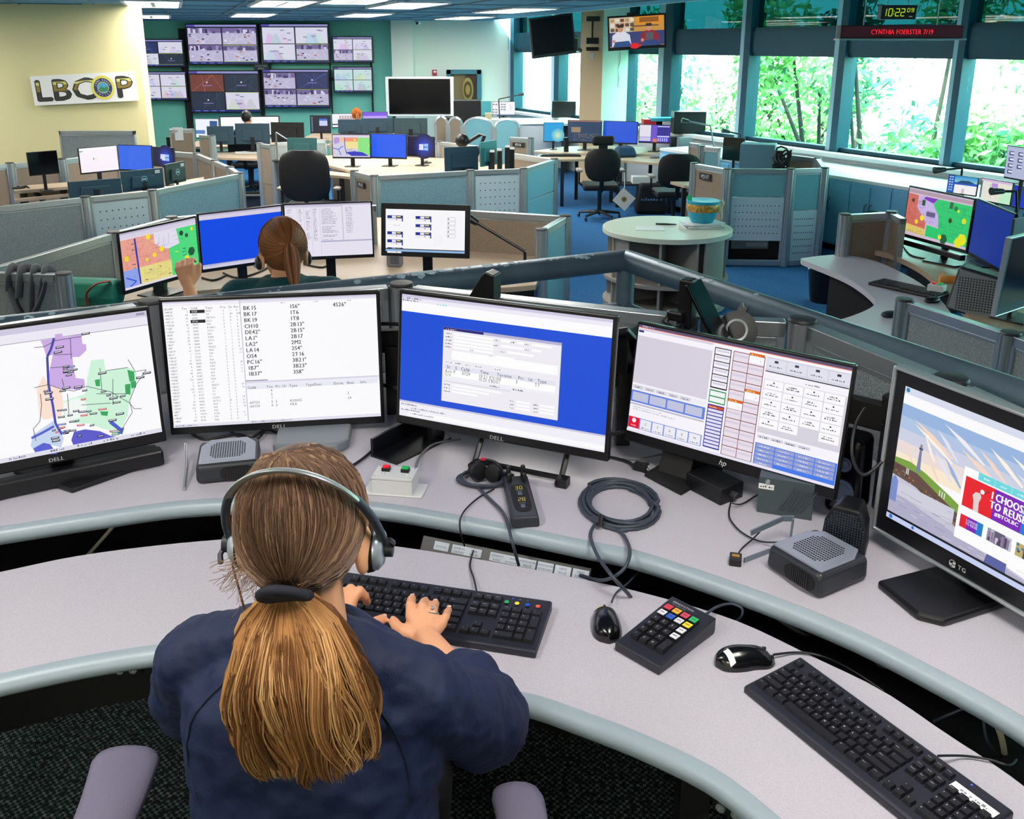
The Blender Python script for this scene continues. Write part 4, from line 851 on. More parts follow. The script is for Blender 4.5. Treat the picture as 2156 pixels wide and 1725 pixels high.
k=MB(); k.lathe([(.139,.10),(.149,.12),(.149,.165),(.14,.18),(.10,.17),(.02,.175)],28); k.build('filling',mat('basket_gold',(190,150,60),.4,noise=(60,(120,80,30),.4,.6)),t,smooth=50)
k=MB(); k.lathe([(.145,.17),(.152,.185),(.148,.20),(.135,.20),(.02,.19)],28); k.build('rim',Mb,t,smooth=40)
k=MB(); k.tube([(.14,0,.18),(.17,-.01,.20),(.19,-.01,.17),(.17,-.01,.13),(.18,0,.05),(.175,0,.02)],.008,6); k.tube([(.14,0,.18),(.16,.02,.16),(.16,.02,.09)],.008,6); k.build('ribbon',mat('ribbon_cream',(225,220,180),.6),t)
k=MB(); k.box((-.13,-.02,.215),(.04,.01,.06),rz=.3,ry=-.4); k.build('bow_tail',mat('bow_green',(30,190,120),.6),t)
zs2=ZF+H*.42
def onS(u,v): return at(u,v,zs2)
def simple(name,lab,cat,p,fn,grp=None,rz=0):
    t=thing(name,lab,cat,p,rz,grp); fn(t); return t
def cylm(r,l,m,hole=None):
    def f(t):
        k=MB(); k.X=Matrix.Translation((0,0,r))@Matrix.Rotation(PI/2,4,'X'); k.lathe([(hole or .001,-l/2),(r,-l/2),(r,l/2),(hole or .001,l/2)],24); k.build('body',m,t,smooth=40)
        if hole: k=MB(); k.X=Matrix.Translation((0,0,r))@Matrix.Rotation(PI/2,4,'X'); k.lathe([(hole,l/2-.001),(hole,-l/2+.001)],24,cap=False); k.build('core',mat('core_card',(150,140,120),.8),t,smooth=40)
    return f
simple('paper_roll','white-ended roll lying on the round table shelf','roll',onS(1338,571),cylm(.045,.16,M_lg,.026)); Mn=mat('ball_navy',(16,22,84),.35)
for u,v,l in ((1361,573,'navy dumbbell ball between the white roll and the other navy ball'),(1381,581,'navy ball nearest the viewer on the round table shelf')): simple('exercise_ball',l,'ball',onS(u,v),lambda t:MB().ell((0,0,.045),(.045,.045,.045),20,14).build('ball',Mn,t,smooth=60))
simple('box','yellow-brown carton on the left of the round table shelf','box',onS(1288,566),lambda t:MB().box((0,0,.07),(.16,.14,.14)).build('carton',mat('carton_gold',(190,150,60),.7),t,bevel=.003))
for i,(u,v,z,l,cc,d) in enumerate(((1462,556,0,'lower brown book on the shelf',(120,80,50),(.2,.15,.04)),(1458,556,.04,'upper tan book on the shelf',(170,130,80),(.17,.13,.03)),(1485,560,0,'dark purple book at the right of the shelf',(60,40,60),(.13,.12,.04)))):
    p=onS(u,v); simple('book',l+' of the round table','book',(p.x,p.y,p.z+z),lambda t:(MB().box((0,0,d[2]/2),d).build('cover',mat('book%d'%i,cc,.6),t,bevel=.003)),rz=.2*i)
p=onS(1470,556); simple('plant_sprig','small yellow-green plush plant on the books of the round table','toy plant',(p.x,p.y,p.z+.07),lambda t:[MB().ell((a*.022,b*.02,.03+c_*.02),(.024,.02,.028),10,7).build('leaf',mat('leaf_lime',(150,190,50),.6),t,smooth=60) for a,b,c_ in ((-1,0,0),(0,0,1),(1,0,1.4),(.5,-1,0),(1.5,-.5,.6))])
p=at(1490,640,ZF+.07); simple('board','tan board leaning inside the lower shelf of the round table','board',(p.x-.02,p.y,ZF+.07),lambda t:MB().box((0,0,.15),(.16,.02,.3)).build('board',mat('board_tan',(150,120,90),.7),t))
# --- column
cN=atY(1268,150,16.0); aR=R_(34); dr1=Vector((math.cos(aR),math.sin(aR))); dl1=Vector((-math.sin(aR),math.cos(aR)))
sR=(1322-1268)/FPX*16.2/math.cos(aR)*1.04; sL=(1268-1230)/FPX*16.2/math.sin(aR)*1.04
q0=Vector((cN.x,cN.y)); q=[q0,q0+dr1*sR,q0+dr1*sR+dl1*sL,q0+dl1*sL]
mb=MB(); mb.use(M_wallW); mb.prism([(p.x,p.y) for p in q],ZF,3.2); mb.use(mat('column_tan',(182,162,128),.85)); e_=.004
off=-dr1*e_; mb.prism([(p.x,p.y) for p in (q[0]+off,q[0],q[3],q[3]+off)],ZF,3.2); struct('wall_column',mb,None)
# ================================================================== monitors on the main floor
r6=random.Random(11)
def bar(c,col=(214,206,226)): c.rect(0,0,1,.03,(188,180,206)); c.rect(0,.03,1,.10,col)
def streets(c,n,x0,y0,x1,y1,col,t=.003):
    for _ in range(n):
        x=r6.uniform(x0,x1);y=r6.uniform(y0,y1); l=r6.uniform(.03,.16)
        if r6.random()<.6: c.line([(x,y),(x,min(y+l,y1))],t,col)
        else: c.line([(x,y),(min(x+l,x1),y)],t,col)
def d_map1(c,q):
    c.rect(0,0,1,1,(224,218,232)); bar(c)
    c.rect(0,.12,.62,.66,(232,158,142)); c.poly([(.42,.12),(.75,.12),(.75,.40),(.62,.45),(.52,.42),(.42,.30)],(226,222,238)); c.poly([(.72,.12),(1,.12),(1,1),(.62,.96),(.60,.45),(.75,.40)],(76,216,124)); c.rect(0,.66,.62,.96,(230,216,136)); c.rect(0,.66,.18,.96,(140,160,232))
    streets(c,60,0,.12,.6,.64,(186,110,104)); streets(c,40,.2,.66,.6,.95,(190,180,110)); streets(c,40,.62,.15,1,.95,(52,180,98)); streets(c,18,.43,.13,.72,.38,(180,180,210))
    c.line([(.17,.13),(.19,.95)],.022,(44,54,170)); c.line([(.02,.78),(.14,.88),(.06,.95)],.014,(50,90,210))
    for x,y,r,col in ((.34,.15,.03,(245,225,30)),(.50,.42,.03,(245,225,30)),(.40,.50,.025,(245,225,30)),(.30,.55,.02,(240,220,40)),(.85,.28,.025,(30,90,50)),(.93,.18,.02,(240,230,30)),(.83,.70,.03,(240,230,30)),(.90,.60,.05,(22,84,50)),(.05,.45,.03,(235,215,40)),(.78,.22,.03,(30,60,60))): c.circ(x,y,r,col,6)
    for _ in range(22): x=r6.uniform(.05,.95);y=r6.uniform(.15,.92); c.rect(x,y,x+r6.uniform(.01,.05),y+.012,r6.choice([(40,50,60),(60,50,120),(240,225,40),(30,90,60)]))
def d_blue(col=(12,72,226),top=True):
    def f(c,q):
        c.rect(0,0,1,1,col)
        if top: bar(c); c.rect(0,.92,1,1,(206,204,226)); c.rect(0,.92,1,.94,(170,166,200)); c.squiggle(.02,.96,.2,.012,(120,120,160),r6)
    return f
def d_list(c,q):
    c.rect(0,0,1,1,(230,226,240)); c.rect(0,0,1,.03,(190,184,208)); c.rect(0,.03,.66,.06,(210,206,226))
    for j in range(22):
        y=.10+j*.028
        for x,w in ((.02,.08),(.16,.04),(.24,.05),(.32,.05),(.42,.20)):
            if r6.random()<.9: c.squiggle(x,y,w*r6.uniform(.5,1),.015,(110,104,140),r6)
    for x in (.14,.22,.30,.40): c.line([(x,.06),(x,.98)],.002,(170,164,190))
    c.rect(.66,.02,.665,.70,(150,140,180)); c.rect(.40,.70,1,.73,(180,176,205))
    for j in range(16): c.squiggle(.70,.08+j*.032,.08,.015,(120,114,150),r6)
    for j in range(5): c.rect(.42,.78+j*.04,1,.782+j*.04,(204,200,220))
def d_icons(c,q):
    c.rect(0,0,1,1,(246,246,250))
    for x,n in ((.0,5),(.36,3)):
        for j in range(n):
            y=.15+j*.19
            if x==0 and j==1: c.squiggle(x+.1,y+.05,.08,.02,(170,170,190),r6); continue
            c.rect(x+.02,y,x+.22,y+.07,(20,40,140)); c.rect(x+.08,y+.01,x+.13,y+.06,(235,235,245)); c.rect(x+.14,y+.015,x+.19,y+.04,(235,225,60)); c.rect(x+.02,y+.07,x+.2,y+.13,(236,236,240)); c.circ(x+.14,y+.10,.008,(220,50,60),6); c.rect(x+.205,y+.06,x+.22,y+.14,(20,40,140))
    for j in range(5): c.frame(.78,.16+j*.10,.88,.24+j*.10,.003,(150,150,165)); c.rect(.79,.18+j*.10,.80,.22+j*.10,(60,60,70))
    for j in range(6): c.rect(.62,.62+j*.04,.73,.622+j*.04,(205,205,215))
    c.rect(0,.95,1,1,(140,180,220)); c.rect(0,.93,1,.95,(20,20,30))
def d_win(c,q):
    c.rect(0,0,1,1,(8,10,60))
    for i in range(7): r=.42-i*.05; c.circ(.62,.5,r,(8+i*4,14+i*9,74+i*22),24)
    for x,y in ((.44,.40),(.62,.37),(.44,.56),(.62,.57)): c.poly([(x,y),(x+.16,y-.02),(x+.16,y+.15),(x,y+.14)],(150,200,250) if x>.5 else (225,225,250))
def d_win2(c,q):
    d_win(c,q); c.poly([(.38,.36),(.62,.36),(.60,.66),(.36,.62)],(215,215,245))
def d_white(c,q):
    c.rect(0,0,1,1,(250,240,248)); c.rect(0,0,1,.07,(252,250,252)); c.poly([(0,.1),(.12,.12),(.02,.16)],(40,160,90)); c.rect(.35,.42,.37,.50,(60,60,60)); c.rect(.38,.44,.45,.54,(240,238,228))
def d_map2(c,q):
    c.rect(0,0,1,1,(210,206,228)); bar(c,(222,214,228)); c.poly([(.02,.25),(.06,.12),(.18,.12),(.18,.35),(.05,.42)],(180,150,214)); c.rect(.30,.12,.68,.30,(240,150,120)); c.rect(.18,.12,.32,.30,(240,190,160)); c.rect(.32,.30,.68,.62,(238,224,150)); c.rect(.68,.12,1,.9,(136,226,130)); c.poly([(.34,.78),(.6,.74),(.8,.78),(.98,.95),(.5,.95)],(40,44,190))
    c.line([(.32,.12),(.33,.6),(.38,.9)],.02,(50,60,190)); c.line([(.0,.6),(.15,.66),(.28,.5)],.02,(60,90,220)); c.line([(.15,.66),(.22,.92)],.02,(60,90,220)); c.circ(.6,.22,.03,(250,230,40),8); c.circ(.97,.47,.02,(250,230,40),8)
    for _ in range(20): x=r6.uniform(.34,.6); y=r6.uniform(.6,.78); c.rect(x,y,x+.01,y+.04,(60,60,150))
def d_cyan(c,q):
    c.rect(0,0,1,1,(40,160,222))
    for i in range(8): c.circ(.72,.68,.44-i*.05,(40+i*22,164+i*9,222-i*4),24) if i>1 else None
def d_code(c,q):
    c.rect(0,0,1,1,(20,54,92)); c.rect(0,0,1,.03,(200,120,90)); c.rect(.1,.3,.38,.55,(150,130,100))
    for j in range(11):
        for i in range(12):
            if r6.random()<.6: c.squiggle(.18+i*.07,.60+j*.033,.05,.016,r6.choice([(210,170,60),(160,140,90),(90,150,160),(190,150,40)]),r6)
    for j in range(8): c.squiggle(.02,.06+j*.04,.3*r6.random()+.05,.014,(90,120,140),r6)
def d_app(c,q):
    c.rect(0,0,1,1,(60,40,190)); c.rect(0,.0,.38,.70,(226,222,236)); c.rect(0,.72,.38,.95,(200,200,230)); c.rect(.40,0,.58,1,(110,80,200)); c.rect(.45,.8,.6,1,(214,120,90))
    for j in range(5):
        for i in range(4): c.rect(.62+i*.09,.12+j*.12,.69+i*.09,.20+j*.12,(24,30,80))
    c.rect(.6,.05,1,.10,(220,220,240)); c.rect(.6,.62,1,.70,(200,200,230))
    for i in range(5): c.rect(.62+i*.07,.75,.66+i*.07,.95,(180,180,240))
def d_map3(c,q):
    c.rect(0,0,1,1,(206,186,206)); bar(c,(176,150,166)); c.poly([(0,.12),(.17,.13),(.17,.38),(.34,.64),(.34,.80),(0,.76)],(206,104,92)); c.poly([(.17,.13),(.42,.13),(.46,.30),(.55,.46),(.55,.72),(.34,.66),(.17,.38)],(196,176,226)); c.poly([(.28,.13),(.48,.13),(.42,.24),(.26,.18)],(120,44,184)); c.poly([(.48,.13),(1,.13),(1,.95),(.36,.94),(.36,.70),(.55,.72),(.52,.46),(.42,.26)],(42,198,112)); c.poly([(0,.76),(.34,.80),(.36,.95),(0,.92)],(222,196,110))
    streets(c,50,0,.14,.3,.74,(150,66,66)); streets(c,90,.5,.16,1,.92,(24,140,84)); streets(c,25,.2,.4,.5,.68,(150,136,190)); streets(c,20,.02,.78,.34,.92,(170,150,80))
    for x,y,r,col in ((.28,.58,.035,(245,225,20)),(.20,.68,.03,(240,210,30)),(.72,.50,.03,(60,60,20)),(.92,.45,.035,(210,220,30)),(.93,.82,.07,(225,225,20)),(.88,.9,.06,(225,225,20)),(.66,.9,.06,(20,90,50)),(.78,.24,.03,(30,120,60)),(.10,.25,.025,(60,50,30)),(.82,.28,.02,(200,230,30)),(.60,.88,.03,(240,220,30))): c.circ(x,y,r,col,6)
    c.rect(.25,.20,.30,.32,(16,80,50)); c.rect(.34,.42,.48,.52,(96,86,130)); c.rect(.68,.13,.73,.26,(60,90,70))
def d_scene(c,q):
    c.rect(0,0,1,1,(30,90,190)); c.rect(0,0,.2,.9,(20,80,180))
    for j in range(6):
        for i in range(2): c.rect(.04+i*.08,.05+j*.15,.09+i*.08,.12+j*.15,(190,220,250))
    for i in range(4): c.rect(.22,i*.09,1,.09+i*.09,(60+i*22,150+i*16,210))
    c.poly([(.28,.40),(.45,.24),(.7,.22),(.92,.34),(.7,.42)],(24,70,120)); c.rect(.24,.5,1,1,(240,238,240)); c.rect(.5,.7,.6,1,(206,190,200))
def d_map4(c,q):
    c.rect(0,0,1,1,(228,226,214)); c.rect(0,0,1,.10,(206,180,220)); c.rect(.35,.14,.55,.5,(190,140,220)); c.poly([(.7,.5),(1,.4),(1,1),(.6,1)],(190,236,200)); c.line([(.3,.2),(.35,.8)],.01,(120,90,190)); c.rect(0,.1,.05,.9,(90,120,140))
def d_icons2(c,q):
    c.rect(0,0,1,1,(176,184,214))
    for j in range(4):
        for i in range(2):
            if i==1 and j==3: continue
            c.rect(.08+i*.3,.15+j*.2,.24+i*.3,.28+j*.2,(60,70,120)); c.rect(.12+i*.3,.18+j*.2,.24+i*.3,.24+j*.2,(225,228,240))
def d_dark(c,q):
    c.rect(0,0,1,1,(8,14,40)); c.rect(.45,.18,.85,.6,(200,210,240)); c.rect(.45,.18,.85,.3,(60,110,210))
    for j in range(10): c.rect(.05,.08+j*.09,.12,.12+j*.09,(150,170,210))
def d_form(c,q):
    c.rect(0,0,1,1,(240,244,252)); c.rect(.62,.1,.95,.5,(50,90,150)); c.rect(0,.6,.4,.8,(90,130,200))
def d_wide(c,q):
    c.rect(0,0,1,1,(250,248,250)); c.rect(.62,.35,.72,.6,(230,200,205)); c.rect(.64,.45,.66,.62,(200,40,50)); c.rect(.36,.1,.42,.9,(230,234,244))
def d_cam(c,q):
    c.rect(0,0,1,1,(236,240,250)); c.rect(.3,.15,.95,.4,(170,140,150)); c.rect(0,.75,1,.85,(60,60,80)); 
    for i in range(5): c.rect(.35+i*.11,.18,.42+i*.11,.36,(220,214,214))
def d_purp(c,q): c.rect(0,0,1,1,(120,80,226)); c.rect(0,.3,1,.6,(190,160,250))
G2='second woman desk monitors'
kw=dict(desk=ZD); kh=dict(desk=.42)
monitor('N1','monitor with a pink, yellow and green street map, beside the raised hand',d_map1,**kw)
monitor('N2','monitor with plain blue screen left of the second woman\'s head',d_blue(),**kw)
monitor('N3','monitor with dense pale list text right of the second woman\'s head',d_list,**kw)
monitor('N4','thick-framed touch monitor with blue icon tiles and a red corner light',d_icons,side=.03,top=.035,bot=.03,**kw)
t_=D.objects[-1] if 0 else None
monitor('R1','large monitor with red, purple and green city map at right',d_map3,desk=ZD+.03,stand=st_bar)
monitor('R2','monitor with dark blue screen just right of the big city map',d_blue((8,40,140),False),desk=ZD+.03)
monitor('R3','dark teal-backed monitor behind the dark blue screen at the right photo edge',None,desk=ZD+.03,bez=M_back)
monitor('Lw','monitor with blank white screen in the left cubicle',d_white,**kh); monitor('Lb','monitor with plain blue screen in the left cubicle',d_blue((52,104,232),False),**kh); monitor('Ld','dark monitor with a glowing window logo in the left cubicle',d_win2,**kh)
monitor('Lk','small dark switched-off monitor on a white base at far left',False,**kh)
monitor('Cm','monitor with colourful coast map in the centre cubicle',d_map2,**kh); monitor('Cb','plain blue monitor right of the coast map',d_blue((20,90,240),False),**kh); monitor('Cw','dark monitor with glowing window logo in the centre cubicle',d_win,**kh)
monitor('Kc','square cyan monitor left of the code monitor',d_cyan,**kw); monitor('Kt','monitor full of yellow code text near the column',d_code,**kw); monitor('Kb','plain blue monitor right of the code text one',d_blue((16,80,214),False),**kw); monitor('Ka','purple and white application monitor right of the headrest chair',d_app,**kw)
monitor('Ks','small black switched-off monitor behind the PD17 plate',False,**kw)
for k_,l_,d_ in (('U1','small blue desktop monitor above the big city map',d_scene),('U2','pale violet map monitor at upper right',d_map4),('U3','tall monitor with icon pairs at the right photo edge, before the window',d_icons2),('U4','dark blue monitor at the right photo edge under the icon-pair monitor',d_blue((20,50,200),False))): monitor(k_,l_,d_,desk=.20 if 0 else ZD)
for k_,l_,d_ in (('F1','far pale form monitor left of the man',d_form),('F2','very wide white monitor in front of the man',d_wide),('F3','far dark application monitor under the wall screens',d_dark),('F4','far white monitor left of the red-haired head',d_cam),('F5','far purple monitor right of the red-haired head',d_purp)): monitor(k_,l_,d_,desk=ZD-.02 if 0 else (.10 if k_ in('F1','F2') else .2))
monitor('G1','white-screen monitor by the far window under a desk lamp',d_cam if 0 else d_icons,desk=.55)
def backmon(key,label,desk=ZD,group=None,m=None,logo=False,turn=True):
    X,Y,Z,yaw,tilt,w,h=POSE[key]
    P=(X,Y,Z,yaw+180,-tilt,w,h)
    t=monitor(P,label,False,desk=desk,group=group,bez=m or M_back)
    if logo:
        c=Canvas(.06,.06); c.X=Matrix.Translation((0,.0445,Z-desk+.01))@Matrix.Rotation(PI,4,'Z'); c.circ(.5,.5,.5,(150,190,205)); c.circ(.5,.5,.42,(30,66,86)); c.rect(.2,.4,.8,.6,(170,205,215)); c.build('maker_badge',M_print,t)
        c=Canvas(.05,.03); c.X=Matrix.Translation((-w*.36,.0215,Z-desk+h*.34))@Matrix.Rotation(PI,4,'Z'); c.rect(0,0,1,1,(210,215,220)); c.squiggle(.1,.7,.8,.3,(80,80,90),r6); c.build('sticker',M_print,t)
    return t
backmon('LB1','back of a dark blue monitor nearest the left dotted panel'); backmon('LB2','back of a dark monitor with round badge and white sticker in the left cubicle',logo=True); backmon('LB3','back of a greenish dark monitor right of the badged one',m=mat('back_green',(30,52,50),.5),logo=True)
backmon('CB1','back of a blue-lit monitor on an arm behind the centre panels'); backmon('CB2','back of a pale teal monitor right of the armed one',m=mat('back_teal',(60,140,150),.5))
backmon('FB1','far left of the grey monitor backs before the man',desk=ZD); backmon('FB2','middle grey monitor back before the man',desk=ZD); backmon('FB3','black monitor back right of the man',desk=ZD,m=M_blk2)
backmon('FB4','left monitor back below the red-haired head',desk=ZD); backmon('FB5','middle monitor back below the purple monitor',desk=ZD); backmon('FB6','right monitor back with a headset arc before it',desk=ZD,m=mat('back_slate',(40,66,74),.5)); backmon('FB7','greenish monitor back above the high-backed chair',desk=.42,m=mat('back_green2',(28,74,76),.5)); backmon('GB1','teal monitor back left of the far white screen',desk=.5,m=mat('back_teal',(60,140,150),.5))
t=backmon(tuple([3.74,5.9,.62,-100,3,.6,.5]) if 0 else 'R3','x') if 0 else None
# silver-rimmed touch screen seen edge-on at the right photo edge
p0=at(2094,657,ZD+.10); 
X_,Y_=at(2110,655,ZD+.06)[:2]; 
t=monitor('R4','silver-rimmed touch screen seen from behind at the right photo edge',False,desk=ZD+.03,rim=M_alu,bez=M_back,bot=.04,side=.03)
# hanging televisions, wall screens
def tv(key,quad,Y,lab,draw,bezel=.02,grp=None):
    TL,TR,BR,BL=[atY(u,v,Y) for u,v in quad]; c=(TL+TR+BR+BL)/4; w=((TR-TL).length+(BR-BL).length)/2; h=((TL-BL).length+(TR-BR).length)/2; roll=math.atan2((TR.z-TL.z+BR.z-BL.z)/2,(TR.x-TL.x+BR.x-BL.x)/2)*0
    t=thing('wall_screen' if grp else 'television',lab,'television',(c.x,Y,c.z),0,grp)
    MB().box((0,.03,0),(w,.06,h)).build('housing',M_bez,t,bevel=.006)
    MB().box((0,.10,0),(w*.4,.09,h*.4)).build('wall_mount',M_blk2,t)
    if draw: k=Canvas(w-2*bezel,h-2.2*bezel,eps=.00008); k.X=Matrix.Translation((0,-.001,.002)); draw(k,None); k.build('screen',M_scr2,t)
    return t
def cctv(modes,pal=0):
    def scene(c,x0,y0,x1,y1,m):
        W=x1-x0;Hh=y1-y0; base={'street':(196,190,222),'white':(226,226,244),'dark':(40,52,72),'brown':(120,66,58),'pale':(206,232,236),'blue':(44,56,104)}[m]
        c.rect(x0,y0,x1,y1,base)
        if m=='street':
            c.rect(x0,y0,x1,y0+Hh*.3,(120,104,160))
            for _ in range(14): a=x0+r6.random()*W*.9; c.rect(a,y0+Hh*r6.uniform(0,.25),min(a+W*.08,x1),y0+Hh*.32,r6.choice([(80,70,120),(160,150,200),(220,214,240),(60,60,100)]))
            for _ in range(7): a=r6.random(); b=r6.random(); c.line([(x0+W*a,y0+Hh*.4),(x0+W*b,y1-.003)],.004,(236,232,250))
            for _ in range(6): a=x0+r6.random()*W*.85; b=y0+Hh*r6.uniform(.35,.9); c.rect(a,b,a+W*.07,b+Hh*.07,r6.choice([(50,50,90),(240,240,250),(90,80,130),(200,110,60)]))
        elif m in('white','pale'):
            for _ in range(5): a=r6.random()*.6; c.poly([(x0+W*a,y1),(x0+W*(a+.1),y0+Hh*.4),(x0+W*(a+.2),y0+Hh*.4),(x0+W*(a+.35),y1)],tuple(min(255,int(v*r6.uniform(.86,1.04))) for v in base))
            for _ in range(4): a=x0+r6.random()*W*.8; b=y0+Hh*r6.uniform(.1,.8); c.rect(a,b,a+W*.12,b+Hh*.05,(120,120,160) if m=='white' else (120,180,180))
        else:
            for _ in range(4): c.line([(x0+W*r6.random(),y0),(x0+W*r6.random(),y1)],.004,tuple(int(v*1.7) for v in base))
            c.circ(x0+W*.5,y0+Hh*.45,.012,(230,225,245),8); c.rect(x0+W*.35,y0+Hh*.62,x0+W*.65,y0+Hh*.66,(150,130,210))
    def f(c,q):
        c.rect(0,0,1,1,(14,16,40)); c.rect(0,0,1,.05,(150,150,210)); c.rect(0,.0,.12,.05,(90,80,180)); c.rect(0,.95,1,1,(30,40,110)); 
        for i in range(4): c.rect(.05+i*.12,.965,.12+i*.12,.985,(110,130,230))
        n=0
        for j in (0,1):
            for i in (0,1): scene(c,.01+i*.5,.08+j*.44,.49+i*.5,.50+j*.44,modes[n]); n+=1
        c.line([(.5,.52),(1,.52)],.005,(180,210,40)); c.line([(.5,.94),(.98,.94)],.005,(180,210,40))
    return f
WG='situation wall screens'
TV=[('upper left big wall screen with four street camera views',[(391.7,51.3),(542.7,49),(544.3,134),(395.3,140)],['street']*4),('upper right big wall screen with crosswalk camera views',[(549,50),(692,48.5),(695,131.7),(551.4,135.3)],['white','white','white','street']),('lower left big wall screen with a brown and dark offline views',[(397.6,150.6),(546.7,146),(547.9,233.5),(401.2,241.7)],['brown','dark','dark','white']),('lower right big wall screen with a blue offline view',[(552,147),(693.3,143.5),(695,225),(554.5,231)],['street','blue','street','street']),('small upper screen at the left end of the wall, partly behind the cream wall',[(280,83.5),(387,81),(387.5,139),(280,144)],['blue','white','white','dark']),('small lower screen at the left end of the wall screens',[(282,153),(393,148),(394,207),(284,217)],['white','white','white','white']),('small upper screen at the right end of the wall screens',[(699,77),(785.6,76),(785.6,131.7),(700.5,133)],['white','white','street','white']),('small lower pale screen at the right end of the wall screens',[(700.5,141),(785,140),(785.6,195.6),(703,195.6)],['pale']*4)]
for lb,qd,m in TV: tv(None,qd,20.25,lb,cctv(m),grp=WG)
def rack(u0,u1,v0,v1,lab):
    a,b=atY(u0,v0,20.4),atY(u1,v1,20.4); t=thing('screen_rack',lab,'rack',((a.x+b.x)/2,20.4,b.z)); MB().box((0,0,(a.z-b.z)/2),(abs(b.x-a.x),.08,a.z-b.z)).build('upright',M_blk2,t); MB().box((0,.02,(a.z-b.z)*.5),(abs(b.x-a.x)+(1.2 if v1>250 else .0),.05,.07)).build('cross_bar',M_blk2,t)
rack(388,398,60,300,'black rack post left of the big wall screens'); rack(544,553,50,272,'black rack post between the big wall screens'); rack(692,701,60,270,'black rack post right of the big wall screens'); rack(778,787,80,240,'black rack post at the right end of the small screens')
c0=atY(549,141,20.1); t=thing('name_sign','small sign reading SITUATION WALL between the wall screens','sign',(c0.x,20.12,c0.z)); k=Canvas(.30,.12,eps=.0004); k.rect(0,0,1,1,(30,44,50)); k.text('SITUATION',.5,.46,.046,(200,215,215),adj='c',bold=1); k.text('WALL',.5,.88,.046,(200,215,215),adj='c',bold=1); k.build('plate',M_print,t); MB().box((0,.13,0),(.31,.25,.13)).build('backing',M_blk,t)
t=tv(None,[(813,160.6),(956,163),(954,243.7),(811.5,245)],19.0,'large black smart board with a white frame near the far door',None); t.name='smart_board'; t['category']='display board'
a_=atY(813,160,19.0);b_=atY(955,245,19.0); W_=b_.x-a_.x;H_=a_.z-b_.z
for ch in list(t.children): 
    if ch.name.startswith('housing'): ch.data.materials[0]=M_white
    else: D.objects.remove(ch)
MB().box((0,-.004,.0),(W_-.10,.01,H_-.10)).build('glass',M_off,t)
for sx in (-.5,.5): MB().box((sx*W_*.8,.1,-(b_.z-ZF)/2-H_/2),(.06,.06,b_.z-ZF)).build('stand_leg',M_dk,t)
# hanging TVs on the column
def hang(quad,Y0,lab,draw,rz,roll):
    TL,TR,BR,BL=[atY(u,v,Y0) for u,v in quad]; c=(TL+TR+BR+BL)/4; w=((TR-TL).length)/math.cos(rz); h=((TL-BL).length+(TR-BR).length)/2
    t=thing('television',lab,'television',c,rz); X=Matrix.Rotation(-roll,4,'Y')
    k=MB(); k.X=X; k.box((0,.03,0),(w,.06,h)); k.build('housing',M_bez,t,bevel=.008)
    if draw: k=Canvas(w-.06,h-.08,eps=.0001); k.X=X@Matrix.Translation((0,-.001,.01)); draw(k,None); k.build('screen',M_scr2,t)
    else: k=MB(); k.X=X; k.box((0,-.001,.01),(w-.06,.002,h-.08)); k.build('screen',M_off,t)
    return t,c,w,h
def d_tv(c,q):
    c.rect(0,0,1,1,(206,150,70)); c.rect(0,0,.42,.55,(214,196,170)); c.rect(.5,0,.95,.25,(230,150,40)); c.rect(.55,.03,.9,.2,(150,90,30))
    for j in range(3):
        for i in range(5): c.rect(.02+i*.09,.04+j*.16,.09+i*.09,.15+j*.16,r6.choice([(120,70,50),(230,224,210),(90,90,80),(190,150,90)]))
    c.rect(.40,.3,.9,.34,(110,70,40)); c.rect(.3,.5,1,.98,(60,66,120)); c.rect(0,.5,.3,.98,(60,66,120))
    for x,s,p in ((.20,(226,228,240),(50,80,140)),(.72,(150,40,50),(50,70,130))):
        c.poly([(x-.16,.98),(x-.15,.6),(x-.06,.48),(x+.08,.48),(x+.17,.6),(x+.2,.98)],s); c.poly([(x-.14,1),(x-.1,.82),(x+.15,.8),(x+.22,1)],p); c.circ(x,.38,.055,(206,150,120),14,sy=.12); c.poly([(x-.06,.34),(x-.05,.24),(x+.05,.24),(x+.06,.34)],(60,44,36)); c.circ(x-.12,.8,.03,(206,150,120),8)
    c.rect(.66,.55,.80,.8,(90,90,100)); c.circ(.46,.98,.09,(226,30,40),14,sy=.10)
t,c,w,h=hang([(1109.5,37),(1204,30),(1216,116.7),(1124.6,119)],15.0,'black switched-off television hanging from an arm left of the column',None,R_(12),R_(7))
k=MB(); k.tube([(w*.5-.03,.08,.0),(w*.62,.2,-.02),(w*.66,.3,-.2),(w*.95,.75,-.22)],.035,8); k.build('arm',M_blk,t)
p=atY(1247,86,16.1); k=MB(); k.box((p.x,p.y,p.z),(.2,.08,.10)); k.box((p.x,p.y,p.z+.35),(.22,.1,.08)); k.box((p.x,p.y+.02,p.z+.18),(.03,.03,.4)); k.box((p.x,p.y,p.z-.13),(.20,.1,.06)); k.build('wall_bracket',M_blk,t,world=True)
t,c,w,h=hang([(1276.6,31),(1398.5,31),(1402,104.7),(1286,103)],15.2,'television showing two seated people, hanging on the column\'s right side',d_tv,R_(-6),R_(3.5))
k=MB(); k.box((-.1,.2,h*.5),(.12,.4,.06)); k.build('ceiling_arm',M_blk,t)
p=atY(1305,140,16.2); t=thing('cable','white cable hanging down the pale side of the column','cable',(p.x,p.y,p.z)); k=MB(); k.tube([(0,0,.25),(.01,0,.1),(-.03,0,-.05),(0,0,-.2),(-.02,0,-.35)],.008,6); k.build('cord',M_white,t)
p=atY(1250,118,16.2); t=thing('outlet','small white socket on the tan side of the column','outlet',(p.x,p.y,p.z)); MB().box((0,0,0),(.12,.02,.10)).build('plate',M_white,t,bevel=.003)
p=atY(1234,120,14.3)
